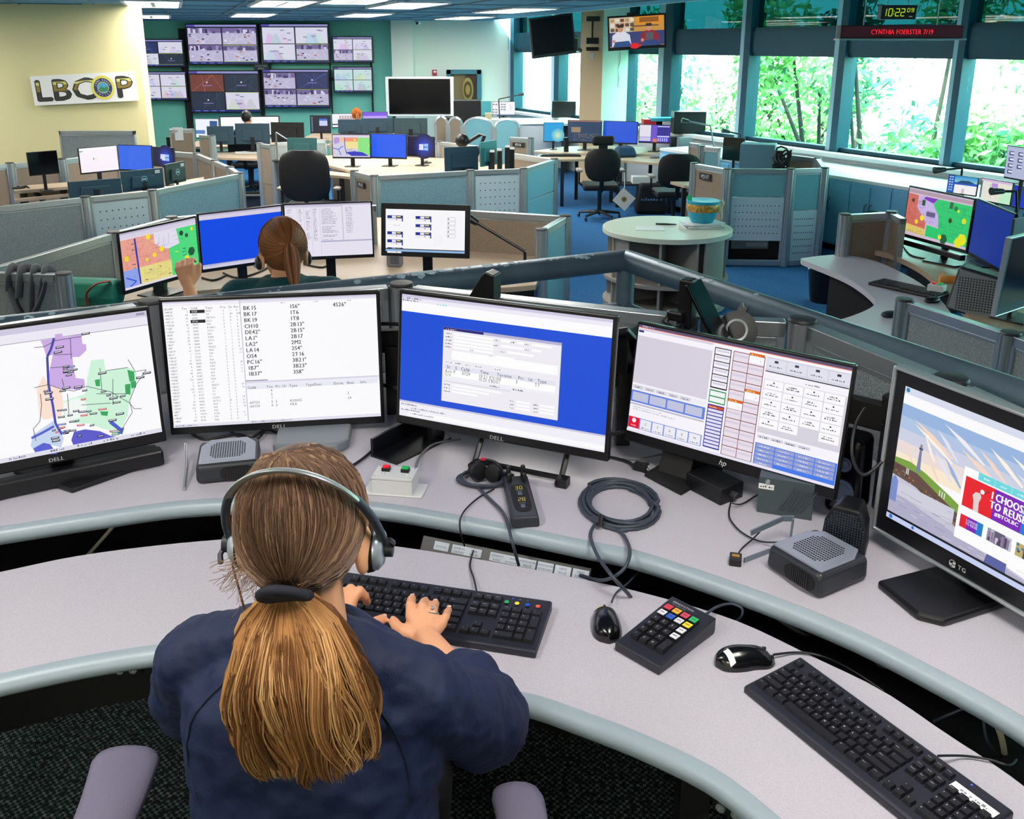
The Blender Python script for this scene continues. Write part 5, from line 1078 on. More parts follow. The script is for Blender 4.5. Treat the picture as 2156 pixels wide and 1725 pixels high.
# clock and LED ticker, hung near the windows
def hung(quad,Y,name,lab,cat,draw,d):
    TL,TR,BR,BL=[atY(u,v,Y) for u,v in quad]; c=(TL+TR+BR+BL)/4; w=TR.x-TL.x; h=(TL.z-BL.z); t=thing(name,lab,cat,c,0)
    MB().box((0,d/2,0),(w,d,h)).build('housing',M_blk,t,bevel=.005); k=Canvas(w-.02,h-.02,eps=.0003); k.X=Matrix.Translation((0,-.001,0)); draw(k,w,h); k.build('display',M_scr,t)
    m=MB(); 
    for sx in (-.3,.3): m.tube([(sx*w,d/2,h/2),(sx*w,d/2,3.1-c.z)],.006,6)
    m.build('hanger',M_alu,t); return t,w,h
SEG={'0':'abcdef','1':'bc','2':'abged','3':'abgcd','8':'abcdefg','9':'abcdfg'}
def seg7(c,ch,x,y,w,h,col,t=.012,sl=.12):
    sw=c.w/c.h
    P={'a':((0,0),(1,0)),'b':((1,0),(1,.5)),'c':((1,.5),(1,1)),'d':((0,1),(1,1)),'e':((0,.5),(0,1)),'f':((0,0),(0,.5)),'g':((0,.5),(1,.5))}
    for s in SEG[ch]:
        (a,b),(a2,b2)=P[s]; c.line([(x+(a*.9+.05)*w+sl*w*(1-b),y+(b*.94+.03)*h),(x+(a2*.9+.05)*w+sl*w*(1-b2),y+(b2*.94+.03)*h)],t,col)
def d_clock(c,w,h):
    c.rect(0,0,1,1,(8,12,10)); g=(190,225,40)
    for i,(ch,x) in enumerate((('1',-.01),('0',.17),('2',.38),('2',.54))): seg7(c,ch,x,.2,.12,.62,g,.02)
    c.rect(.325,.38,.345,.46,g); c.rect(.32,.6,.34,.68,g); seg7(c,'0',.73,.18,.08,.3,g,.013); seg7(c,'9',.85,.18,.08,.3,g,.013); c.rect(.8,.82,.9,.88,(120,130,120))
def d_led(c,w,h): c.rect(0,0,1,1,(40,6,14)); c.text('CYNTHIA FOERSTER 7/19',.5,.72,h*.52,(255,30,46),adj='c',wx=.78,bold=1)
hung([(1856,10.5),(1930,10.5),(1930,41),(1856,41)],9.0,'digital_clock','green digital clock reading 10:22 hanging above the red ticker','clock',d_clock,.10)
t,w,h=hung([(1770,53),(2029,53),(2029,81),(1770,81)],9.0,'led_ticker','long black LED ticker with red writing hanging before the windows','sign',d_led,.12); MB().box((0,.04,-h/2-.008),(w+.04,.16,.016)).build('bottom_rail',M_alu,t)
# letter board on the cream wall
TL,TR,BR,BL=[atY(u,v,11.94) for u,v in ((65,162),(284,151),(288,208),(71,224))]; c0=(TL+TR+BR+BL)/4; w=(TR-TL).length; h=(TL-BL).length; rl=math.atan2(TR.z-TL.z,TR.x-TL.x)
t=thing('wall_sign','white wall board with dark and gold letters around a round badge','sign',c0); k=Canvas(w,h,eps=.00015); k.X=Matrix.Rotation(-rl,4,'Y'); k.rect(0,0,1,1,(240,240,240)); 
def gold(c,ch,x,y,s,wx):
    vs,fs,wd=glyphs(ch); 
    for rep in ((-.03,0),(.03,0),(0,.03),(0,-.03)):
        c.k+=1; c.col=L((30,30,34)); X0=-c.w/2+x*c.w; Z0=c.h/2-y*c.h; c.add([(X0+(v[0]+rep[0])*s*wx,-c.e*c.k,Z0+(v[1]+rep[1])*s) for v in vs],fs)
    # enamel-like two-tone face: bands cut at fixed heights of the letter
    for z0,z1,col in ((-.1,.30,(52,54,50)),(.30,.52,(140,120,50)),(.52,.62,(214,206,120)),(.62,.9,(70,70,60))):
        c.k+=1; c.col=L(col); V=[(X0+v[0]*s*wx,-c.e*c.k,Z0+min(max(v[1],z0),z1)*s) for v in vs]; c.add(V,fs)
for ch,x in (('L',.02),('B',.185),('C',.38),('P',.80)): gold(k,ch,x,.85,h*1.0,1.22)
k.circ(.685,.5,.112,(226,212,90),36); k.circ(.685,.5,.088,(40,60,110),32); k.circ(.685,.5,.056,(190,180,90),28); k.circ(.685,.5,.048,(70,160,200),28); k.poly([(.64,.55),(.67,.46),(.70,.52),(.73,.44),(.73,.62),(.65,.64)],(60,130,90))
cx,cy=-w/2+.685*w,0
def ring(c,s,a0,a1,rad,sz,col):
    for i,ch in enumerate(s):
        a=a0+(a1-a0)*i/(len(s)-1); vs,fs,wd=glyphs(ch); c.k+=1; c.col=L(col); f=-1 if a0<a1 and a0<0 else 1
        ca,sa=math.cos(a),math.sin(a)
        ux,uz=(sa,-ca) if a>0 else (-sa,ca)   # baseline direction
        nx,nz=(ca,sa) if a>0 else (-ca,-sa)
        X0=cx+ca*rad-ux*wd*sz/2-nx*.35*sz; Z0=cy+sa*rad-uz*wd*sz/2-nz*.35*sz
        c.add([(X0+v[0]*sz*ux+v[1]*sz*nx,-c.e*c.k,Z0+v[0]*sz*uz+v[1]*sz*nz) for v in vs],fs)
ring(k,'LONG BEACH',R_(160),R_(20),w*.072,w*.022,(240,235,220)); ring(k,'POLICE',R_(-145),R_(-35),w*.072,w*.022,(240,235,220))
k.build('printed_face',M_print,t); b=MB(); b.X=Matrix.Rotation(-rl,4,'Y'); b.box((0,.012,0),(w,.02,h)); b.build('board',M_white,t)
p=atY(915,153,20.475); t=thing('fire_alarm','small red and white alarm box on the far wall left of the door','alarm',p); MB().box((0,0,0),(.10,.05,.12)).build('housing',mat('alarm_red',(190,30,40),.4),t,bevel=.006); MB().box((.01,-.03,.02),(.06,.02,.04)).build('strobe',M_white,t)
p=atY(879,47,19.8); t=thing('security_camera','tiny white security camera under the far ceiling','camera',p); MB().ell((0,0,0),(.06,.08,.05)).build('housing',M_white,t,smooth=60); MB().ell((0,-.07,-.02),(.03,.03,.03)).build('lens',M_blk,t,smooth=60); MB().box((0,.05,.06),(.03,.03,.12)).build('bracket',M_white,t)
# ================================================================== people
def bake(mb,name,m,parent,voxel,smooth=4,factor=.5,disp=None,mats=None):
    me=D.meshes.new(name); me.from_pydata(mb.v,[],mb.f); o=D.objects.new(name,me); COL.objects.link(o)
    r=o.modifiers.new('r','REMESH'); r.mode='VOXEL'; r.voxel_size=voxel; r.use_smooth_shade=True
    if smooth: s=o.modifiers.new('s','SMOOTH'); s.iterations=smooth; s.factor=factor
    if disp:
        for (scale,strength) in disp:
            tx=D.textures.new('folds','CLOUDS'); tx.noise_scale=scale; tx.noise_depth=2
            d=o.modifiers.new('d','DISPLACE'); d.texture=tx; d.strength=strength; d.mid_level=.5; d.texture_coords='LOCAL'
    dg=bpy.context.evaluated_depsgraph_get(); m2=D.meshes.new_from_object(o.evaluated_get(dg)); D.objects.remove(o)
    m2.name=name; m2.materials.clear()
    for x in (mats or [m]): m2.materials.append(x)
    m2.polygons.foreach_set('use_smooth',[True]*len(m2.polygons))
    if parent is not None: m2.transform(parent.matrix_basis.inverted())
    ob=D.objects.new(name,m2); COL.objects.link(ob)
    if parent is not None: ob.parent=parent
    return ob
def head_mb(k,H,M,s=1.0,nose=True):   # H head centre, M 3x3 rotation, facing local +Y
    T=lambda v:Vector(H)+M@(Vector(v)*s)
    k.ell(T((0,-.008,.025)),(.073*s,.092*s,.088*s),24,16,M); k.ell(T((0,.022,-.035)),(.058*s,.070*s,.075*s),20,14,M); k.ell(T((0,.055,-.085)),(.030*s,.028*s,.022*s),14,10,M)
    if nose:
        k.cap_(T((0,.088,.005)),T((0,.106,-.028)),.009*s,.013*s,8); k.cap_(T((-.018,.082,-.062)),T((.018,.082,-.062)),.009*s,.009*s,8)
        for sx in(-1,1): k.ell(T((sx*.031,.078,.008)),(.014*s,.012*s,.009*s),10,8,M); k.cap_(T((sx*.018,.088,.028)),T((sx*.046,.078,.026)),.006*s,.005*s,6)
    for sx in(-1,1):
        E=M@Matrix.Rotation(sx*R_(-18),3,'Z')
        k.ell(T((sx*.083,-.012,-.022)),(.009*s,.021*s,.036*s),12,10,E); k.ell(T((sx*.077,.0,-.045)),(.008*s,.010*s,.012*s),8,6,E)
def finger(k,pts,r0,r1):
    n=len(pts)-1
    for i in range(n): a=r0+(r1-r0)*i/n; b=r0+(r1-r0)*(i+1)/n; k.cap_(pts[i],pts[i+1],a,b,10)
V_=Vector
def arm_mb(k,sh,el,wr,s=1.0):
    k.cap_(sh,el,.046*s,.038*s,16); m=V_(el).lerp(V_(wr),.3); k.cap_(el,m,.038*s,.038*s,16); k.cap_(m,wr,.038*s,.024*s,16)
def auto_hand(k,wr,f,side,s=1.0,curl=.3):  # f forward, side toward the thumb
    wr=V_(wr); f=V_(f).normalized(); side=V_(side); side=(side-f*side.dot(f)).normalized(); n=side.cross(f); n= n if n.z>0 else -n
    k.cap_(wr,wr+f*.03*s,.022*s,.024*s,10)
    for i,(o,l) in enumerate(((.030,.075),(.010,.082),(-.011,.076),(-.030,.06))):
        a=wr+f*.085*s+side*o*s; k.cap_(wr+f*.02*s+side*o*.5*s,a,.013*s,.011*s,8)
        b=a+(f*math.cos(curl)-n*math.sin(curl))*l*.45*s; c=b+(f*math.cos(curl*2.6)-n*math.sin(curl*2.6))*l*.33*s; d=c+(f*math.cos(curl*3.6)-n*math.sin(curl*3.6))*l*.22*s; finger(k,[a,b,c,d],.0092*s,.0072*s)
    a=wr+f*.02*s+side*.018*s; b=wr+f*.05*s+side*.045*s-n*.01*s; c=b+f*.034*s+side*.010*s; finger(k,[a,b,c],.0125*s,.0095*s)
# ---------------------------------------------------- the woman at the near desk
HC=V_((-.270,1.125,1.268)); HM=Euler((R_(-8),0,R_(-3))).to_matrix()
W1=thing('person','woman in a navy shirt seen from behind, typing at the near keyboard, brown ponytail','person',(-.27,1.1,0))
k=MB(); head_mb(k,HC,HM); NB=V_((-.268,1.095,1.10))
k.cap_(HC+V_((0,-.03,-.06)),NB+V_((0,.0,-.02)),.052,.058,18)
k.ell((-.268,1.12,.98),(.15,.095,.16),20,14); k.ell((-.268,1.12,.72),(.135,.10,.2),20,14)
SL,SR=V_((-.425,1.125,1.062)),V_((-.122,1.09,1.028)); EL,ER=V_((-.50,1.295,.865)),V_((-.035,1.255,.855))
WL=at(712,1335,.80); WR=at(897,1342,.803)
for a,b in ((SL,NB),(SR,NB)): k.cap_(a,b.lerp(a,.2),.045,.05,12)
arm_mb(k,SL,EL,WL,.98); arm_mb(k,SR,ER,WR,.98)
def A(u,v,z): return at(u,v,z)
# right hand: back of the hand and five bent fingers placed on the keys
mcp=[A(866,1297,.822),A(888,1292,.827),A(910,1299,.822),A(929,1313,.812)]; pip=[A(864,1275,.832),A(889,1278,.836),A(912,1285,.832),A(938,1300,.818)]; dip=[A(866,1263,.812),A(893,1268,.814),A(916,1273,.808),A(942,1289,.802)]; tip=[A(868,1260,.790),A(896,1267,.790),A(917,1271,.788),A(945,1285,.788)]
cent=WR.lerp(mcp[1],.5)
for i in range(4):
    k.cap_(WR.lerp(mcp[i],.12),mcp[i],.019,.0125,12); finger(k,[mcp[i],pip[i],dip[i],tip[i]],[.0112,.0115,.011,.0098][i],[.0085,.0088,.0085,.0075][i])
for i in range(3): k.cap_(mcp[i],mcp[i+1],.0115,.0115,8); k.cap_(WR.lerp(mcp[i],.5),WR.lerp(mcp[i+1],.5),.0155,.0155,8)
finger(k,[WR.lerp(mcp[0],.15)+V_((-.006,0,-.006)),A(852,1332,.803),A(838,1322,.797),A(829,1309,.790)],.0165,.0105)
# left hand, partly behind the neck
ml=[A(742,1262,.828),A(724,1262,.830),A(706,1268,.826),A(690,1278,.815)]; pl=[A(757,1244,.838),A(738,1240,.838),A(718,1246,.832),A(700,1258,.82)]; dl_=[A(768,1256,.82),A(750,1248,.81),A(728,1250,.808),A(704,1256,.802)]; tl_=[A(773,1268,.792),A(756,1258,.79),A(732,1256,.788),A(706,1258,.786)]
for i in range(4):
    k.cap_(WL.lerp(ml[i],.12),ml[i],.019,.0125,12); finger(k,[ml[i],pl[i],dl_[i],tl_[i]],.0115,.0088)
for i in range(3): k.cap_(ml[i],ml[i+1],.0115,.0115,8); k.cap_(WL.lerp(ml[i],.5),WL.lerp(ml[i+1],.5),.0155,.0155,8)
finger(k,[WL.lerp(ml[0],.2)+V_((.006,0,-.006)),A(764,1325,.803),A(787,1313,.797),A(806,1304,.790)],.0165,.0105)
bd=bake(k,'body',M_skin,W1,.0032,5)
# nails
M_nail=mat('nail',(248,205,190),.25)
for P,Q in [(dip[i],tip[i]) for i in range(4)]+[(A(838,1322,.797),A(829,1309,.790)),(A(787,1313,.797),A(806,1304,.790)),(dl_[0],tl_[0])]:
    d_=(Q-P).normalized(); c=Q+d_*.002+V_((0,-.003,.0078)); nm=MB(); side=d_.cross(V_((0,0,1))).normalized(); up=side.cross(d_).normalized(); Mx=Matrix((side,d_,up)).transposed(); nm.ell(Q+d_*.003+up*.0068,(.0052,.0068,.0026),12,8,Mx); nm.build('nail',M_nail,W1,world=True,smooth=60)
# ring on the ring finger
k=MB(); P=mcp[2].lerp(pip[2],.62); d_=(pip[2]-mcp[2]).normalized(); a=d_.orthogonal().normalized(); b=d_.cross(a)
k.tube([P+(a*math.cos(x)+b*math.sin(x))*.0118 for x in np.linspace(0,2*PI,20)],.0013,6,cap=False); k.ell(P+V_((0,-.003,.0125)),(.0042,.0042,.003),10,8); rg=k.build('ring',M_alu,W1,world=True,smooth=60)
# shirt: torso and two elbow-length sleeves
k=MB()
def ring_e(c,rx,ry,n=28,tilt=0,p=2.4):
    out=[]
    for i in range(n):
        a=2*PI*i/n; ca,sa=math.cos(a),math.sin(a); out.append((c[0]+rx*math.copysign(abs(ca)**(2/p),ca),c[1]+ry*math.copysign(abs(sa)**(2/p),sa),c[2]+tilt*math.copysign(abs(sa)**(2/p),sa)))
    return out
k.loft([ring_e((-.268,1.06,.50),.20,.15),ring_e((-.268,1.07,.62),.175,.135),ring_e((-.268,1.085,.76),.165,.125),ring_e((-.268,1.10,.90),.178,.128),ring_e((-.268,1.105,1.0),.19,.125),ring_e((-.268,1.105,1.06),.182,.105,tilt=.0),ring_e((-.268,1.10,1.10),.125,.085),ring_e((-.268,1.10,1.127),.078,.068,tilt=.012)])
k.v=[(x,y,z-max(0,x+.268)*.17*(z>.85)) for x,y,z in k.v]
for a,b in ((SL,NB),(SR,NB)): k.cap_(a+V_((0,0,.005)),a.lerp(b,.75)+V_((0,0,.018)),.058,.052,18)
for S_,E_,sx in ((SL,EL,-1),(SR,ER,1)):
    m=S_.lerp(E_,.5)+V_((sx*.012,0,-.01)); e2=E_+(E_-S_).normalized()*.02; k.cap_(S_,m,.062,.066,20); k.cap_(m,e2,.066,.068 if sx<0 else .074,20)
k.cap_(ER,ER.lerp(WR,.30)+V_((0,0,0)),.068,.064,18)
k.cap_(EL,EL.lerp(WL,.12),.064,.060,18)
bake(k,'shirt',M_navy,W1,.0045,3,disp=[(.12,.030),(.045,.011)])
from mathutils.bvhtree import BVHTree
_sh=D.objects[-1] if 0 else [c for c in W1.children if c.name.startswith('shirt')][0]
_bv=BVHTree.FromPolygons([W1.matrix_basis@v.co for v in _sh.data.vertices],[tuple(p.vertices) for p in _sh.data.polygons])
def seam(P,lab):
    out=[]
    for p in resample(cr(P,6),36):
        h=_bv.ray_cast(p+V_((0,-.25,.35)),V_((0,.25,-.35)).normalized())[0]
        if h is not None: out.append(h+V_((0,-.0006,.0008)))
    k=MB(); k.tube(out,.0017,6); k.build('seam',mat('navy_seam',(4,16,46),.7),_sh); o=_sh.children[-1]; o.data.transform(Matrix.Translation(-W1.location))
seam([V_((-.33,1.06,1.10)),V_((-.40,1.04,1.04)),V_((-.425,1.04,.97)),V_((-.42,1.06,.90))],'')
seam([V_((-.205,1.05,1.085)),V_((-.145,1.02,1.03)),V_((-.125,1.01,.96)),V_((-.13,1.03,.89))],'')
k=MB(); k.tube([(-.268+.068*math.cos(a),1.098+.060*math.sin(a),1.122-.010*math.cos(a)+.012*math.sin(a)) for a in np.linspace(0,2*PI,32)],.009,8,cap=False); k.build('collar',mat('navy_dark',(8,20,44),.8),W1,world=True,smooth=60)
# trousers and shoes below the desk
k=MB(); k.ell((-.27,1.08,.56),(.19,.17,.12),20,12)
for sx in(-1,1): k.cap_((-.27+sx*.09,1.1,.54),(-.27+sx*.11,1.50,.52),.085,.062,16); k.cap_((-.27+sx*.11,1.50,.52),(-.27+sx*.11,1.52,.10),.06,.042,16)
bake(k,'trousers',mat('trousers_black',(14,14,20),.85),W1,.009,4)
for sx in(-1,1): k=MB(); k.ell((-.27+sx*.11,1.56,.05),(.042,.12,.05),16,10); k.build('shoe',M_blk,W1,world=True,smooth=60)
# hair
rh=random.Random(3)
HCOL=[(104,80,66),(136,106,86),(80,60,50),(170,136,108),(118,90,74)]
PCOL=[(158,112,72),(194,146,96),(104,70,44),(224,182,128),(130,88,56)]
HMat=[mat('hair_head_%d'%i,c,.42,spec=.35) for i,c in enumerate(HCOL)]; PMat=[mat('hair_tail_%d'%i,c,.42,spec=.35) for i,c in enumerate(PCOL)]
ER_=V_((.084,.105,.102)); HC2=HC+HM@V_((0,-.010,.020))
def onhead(d,r=1.0):
    d=V_(d).normalized(); q=1/math.sqrt((d.x/ER_.x)**2+(d.y/ER_.y)**2+(d.z/ER_.z)**2); return HC2+HM@(d*q*r)
CR=V_((-.14,-.30,.93)).normalized(); TI=V_((.05,-.90,-.55)).normalized()
tie=onhead(TI,1.04)
k=MB(); k.mats=list(HMat)
base=[]
for i in range(25):
    a=-PI/2+PI*i/24
    base.append([onhead((math.cos(a)*math.cos(2*PI*j/40),math.cos(a)*math.sin(2*PI*j/40),math.sin(a)),.985 if not(math.sin(2*PI*j/40)*math.cos(a)>.45 and a<.75) else .86) for j in range(40)])
k.cur=2; k.loft(base)
def slerp(a,b,t):
    w=math.acos(max(-1,min(1,a.dot(b)))); 
    return (a*math.sin((1-t)*w)+b*math.sin(t*w))/math.sin(w) if w>1e-4 else a
ax=CR.cross(TI).normalized(); mid0=slerp(CR,TI,.5)
for n in range(3400):
    ph=rh.gauss(0,1.15); ph=max(-2.5,min(2.5,ph))
    t0=rh.uniform(0,.45) if rh.random()<.6 else 0; 
    w=(TI-CR).normalized(); md=(Matrix.Rotation(ph,3,w)@mid0).normalized()
    # arc CR -> md -> TI (quadratic on the sphere)
    pts=[]; rad=rh.uniform(1.0,1.035); wob=rh.uniform(-.07,.07); ph2=rh.uniform(0,6)
    ok=True
    for j in range(10):
        t=t0+(1-t0)*j/9; p=slerp(slerp(CR,md,t),slerp(md,TI,t),t)
        if p.y>.35 and p.z<.42: ok=False;break
        p=(p+ax*wob*math.sin(t*5+ph2)*(1-t)).normalized()
        if j<9: pts.append(onhead(p,rad*(1+.010*math.sin(t*9+ph2))))
        else: pts.append(tie+V_((rh.uniform(-.014,.014),rh.uniform(-.004,.006),rh.uniform(-.008,.008))))
    if not ok: continue
    k.cur=rh.choice([0,0,1,1,2,3,4]); k.tube(pts,[rh.uniform(.0009,.0019)]*9+[.0008],3,cap=False)
for n in range(90):   # short flyaway strands low on the left side
    a=onhead((rh.uniform(-.9,-.3),rh.uniform(-.8,.0),rh.uniform(-.75,-.3)),1.0); d_=V_((rh.uniform(-1,.2),rh.uniform(-.6,.4),rh.uniform(-1,-.2))).normalized(); k.cur=rh.choice([1,3]); q=[a]
    for j in range(6): d_=(d_+V_((rh.uniform(-.4,.4),rh.uniform(-.3,.3),rh.uniform(-.3,.3)))).normalized(); q.append(q[-1]+d_*rh.uniform(.004,.011))
    k.tube(q,.00035,3,cap=False)
hr=k.build('hair',None,W1,world=True,smooth=80)
k=MB(); k.mats=list(PMat)
# core of the tail so nothing shows through
core=[]; 
TP=[tie+V_((0,-.010,-.004)),tie+V_((.008,-.040,-.024)),tie+V_((.016,-.062,-.062)),tie+V_((.022,-.068,-.108)),tie+V_((.026,-.066,-.150)),tie+V_((.030,-.064,-.185))]
for i,(p,wd) in enumerate(zip(TP,(.014,.052,.070,.074,.064,.030))): core.append([(p.x+wd*math.cos(2*PI*j/24),p.y+wd*.42*math.sin(2*PI*j/24)+.01,p.z+wd*.25*math.sin(2*PI*j/24)) for j in range(24)])
k.cur=2; k.loft(core)
TC=cr(TP+[tie+V_((.032,-.064,-.205))],6); nT=len(TC)-1
prof=[.014,.058,.078,.083,.081,.076,.066]
CL=[(rh.uniform(0,2*PI),math.sqrt(rh.uniform(.25,1.0)),rh.uniform(.80,1.0),rh.uniform(.002,.012),rh.uniform(1.6,3.6),rh.uniform(0,6.3),rh.choice([0,0,1,1,1,2,3,3,4])) for _ in range(85)]
for n in range(4200):
    a0,r0,L_,amp,fr,ph,cc_=rh.choice(CL); jt=rh.gauss(0,.10); a=a0+jt; rr=min(1.03,max(.2,r0+rh.gauss(0,.06))); L_=min(1.0,L_+rh.uniform(-.05,.03)); clump=.12*math.sin(a0*5+1.3)
    pts=[]; n2=13; j1=rh.gauss(0,.0012)
    for j in range(n2):
        t=j/(n2-1)*L_; q=t*nT; i0=min(int(q),nT-1); c=TC[i0].lerp(TC[i0+1],q-i0)
        x=t*6; i1=min(int(x),5); wd=(prof[i1]*(1-(x-i1))+prof[i1+1]*(x-i1))*(1+clump*t)
        aa=a0+jt*(1.2-.9*t); sw=amp*math.sin(fr*t*PI+ph)*min(1,t*3)+j1
        pts.append(V_((c.x+wd*rr*math.cos(aa)+sw,c.y+wd*.48*rr*math.sin(aa)+sw*.5+.004,c.z+wd*.3*rr*math.sin(aa)+.003*math.sin(7*t+ph))))
    k.cur=cc_ if rh.random()<.5 else rh.choice([0,1,2,4]); k.tube(pts,[.0011]*5+[.0010]*5+[.0008,.0006,.0003],3,cap=False)
k.build('ponytail',None,W1,world=True,smooth=80)
k=MB(); 
for j in range(5): k.tube([tie+V_((.027*math.cos(a)*(1+.07*math.sin(3*a+j)),-.006-.004*j-.014*math.sin(a),.013*math.sin(a)-.012+.004*j+.002*math.sin(2*a+j))) for a in np.linspace(0,2*PI,30)],.0072,8,cap=False)
k.build('hair_tie',mat('scrunchie_navy',(14,18,34),.8),W1,world=True,smooth=70)
# headset
t=thing('headset','silver-banded black headset worn over the brown hair of the woman in front','headset',HC)
def hp(v): return HC+HM@V_(v)
bp=[]
for a in np.linspace(R_(-8),R_(188),34): 
    bp.append(hp((.106*math.cos(a)*(1.0+.03*math.sin(a)**2),.012-.103*math.sin(a),-.022+.134*math.sin(a))))
k=MB(); k.tube(bp[8:26],.0038,8,sx=2.2); k.build('head_band',M_alu,t,world=True,smooth=60)
for s_,sl in ((1,bp[:9]),(-1,bp[25:])):
    k=MB(); k.tube(sl,.0062,10); k.build('band_arm',M_cable,t,world=True,smooth=60)
for sx in(1,-1):
    X=Matrix.Translation(hp((sx*.090,.016,-.030)))@HM.to_4x4()@Matrix.Rotation(sx*PI/2,4,'Y')
    k=MB(); k.X=X; k.lathe([(.004,-.012),(.030,-.012),(.034,-.004),(.032,.004),(.004,.004)],28); cup=k.build('ear_cushion',M_blk2,t,world=True,smooth=50)
    k=MB(); k.X=X; k.lathe([(.003,.004),(.030,.004),(.030,.009),(.022,.016),(.003,.018)],28); k.build('ear_shell',mat('headset_silver',(190,200,215),.3,metal=.5),t,world=True,smooth=50)
    k=MB(); k.X=X; k.lathe([(.002,.018),(.012,.018),(.012,.028),(.002,.028)],16); k.tube([(0,0,.024),(-.012,-.01,.03),(-.02,-.02,.026)],.004,6); k.build('pivot',M_dk,t,world=True,smooth=40)
k=MB(); p0=hp((-.108,.0,-.03)); k.tube([p0,p0+V_((-.012,.03,-.02)),p0+V_((-.002,.06,-.05)),p0+V_((.03,.09,-.065))],.003,6); k.ell(p0+V_((.034,.094,-.067)),(.008,.008,.006),10,8); k.build('microphone_boom',M_blk,t,world=True,smooth=60)
t=thing('cable','thin headset cable hanging beside the neck of the woman in front','cable',HC+V_((-.07,0,-.1))); k=MB(); k.tube(cr([hp((-.10,-.005,-.05)),hp((-.075,-.03,-.11)),hp((-.07,-.03,-.16)),hp((-.08,.02,-.2))],5),.0016,6); k.build('cord',mat('cord_brown',(90,50,30),.5),t,world=True,smooth=60)
# office chair of the woman
t=thing('office_chair','black office chair with grey padded armrests under the woman in front','chair',(-.30,1.06,0)); M_pad=mat('armrest_grey',(122,116,140),.5,bump=(350,.3))
k=MB(); k.lathe([(.02,.40),(.23,.40),(.26,.43),(.25,.47),(.02,.48)],32,c=(-.30,1.12,0),sy=.95); k.build('seat',M_blk2,t,world=True,smooth=50)
k=MB(); k.loft([[( -.30+wd*math.sin(a),.875-.03*math.cos(a*1.2)+off,z) for a in np.linspace(-1.1,1.1,14)]+[( -.30+wd*math.sin(a),.835-.03*math.cos(a*1.2)+off,z) for a in np.linspace(1.1,-1.1,14)] for z,wd,off in ((.50,.16,.06),(.60,.21,.03),(.72,.22,.01),(.82,.20,0),(.86,.16,0))]); k.build('backrest',M_blk2,t,world=True,smooth=50)
k=MB(); k.tube([(-.30,1.1,.41),(-.30,1.1,.12)],.03,12); k.build('gas_lift',M_dk,t,world=True,smooth=40)
for i in range(5):
    a=i*2*PI/5+.3; e=V_((-.30+.29*math.cos(a),1.1+.29*math.sin(a),.07)); k=MB(); k.tube([(-.30,1.1,.12),e],[.028,.018],8); lg_=k.build('leg',M_dk,t,world=True,smooth=40); k=MB(); k.ell(e+V_((0,0,-.037)),(.02,.03,.03),12,8); k.v=[tuple(V_(q)-V_((-.30,1.06,0))) for q in k.v]; k.build('caster',M_blk,lg_)
for nm,P0,P1,w0_,w1_ in (('armrest',at(268,1548,.70),at(195,1720,.70),.062,.042),('armrest',at(1082,1622,.70),at(1090,1770,.70),.046,.044)):
    d_=(P1-P0).normalized(); sd_=V_((-d_.y,d_.x,0)); k=MB(); rings=[]
    L2=.27
    for j in range(15):
        u=j/14; c=P0+d_*(u*L2)+sd_*(.012*math.sin(u*PI)); wd=w0_*(1-(1-min(u/.14,1))**2)**.5*(1-.25*u) if u<.14 else w0_*(1-.25*u)*(1 if u<.9 else (1-((u-.9)/.1)**2)**.5+.02)
        wd=max(wd,.004); rings.append([c+sd_*wd*math.cos(a)+V_((0,0,.022*math.sin(a)*min(1,wd/.03)-.022-.02*(1-math.sin(PI*min(u*1.3,1)))*.4)) for a in np.linspace(0,2*PI,20,endpoint=False)])
    k.loft(rings); pd=k.build(nm,M_pad,t,world=True,smooth=60)
    k=MB(); c=P0+d_*.15; k.tube([(c.x,c.y,.66),(c.x,c.y,.45),(-.30+(c.x+.30)*.5,1.1,.40)],.018,10); k.build('armrest_post',M_dk,t,world=True,smooth=50)
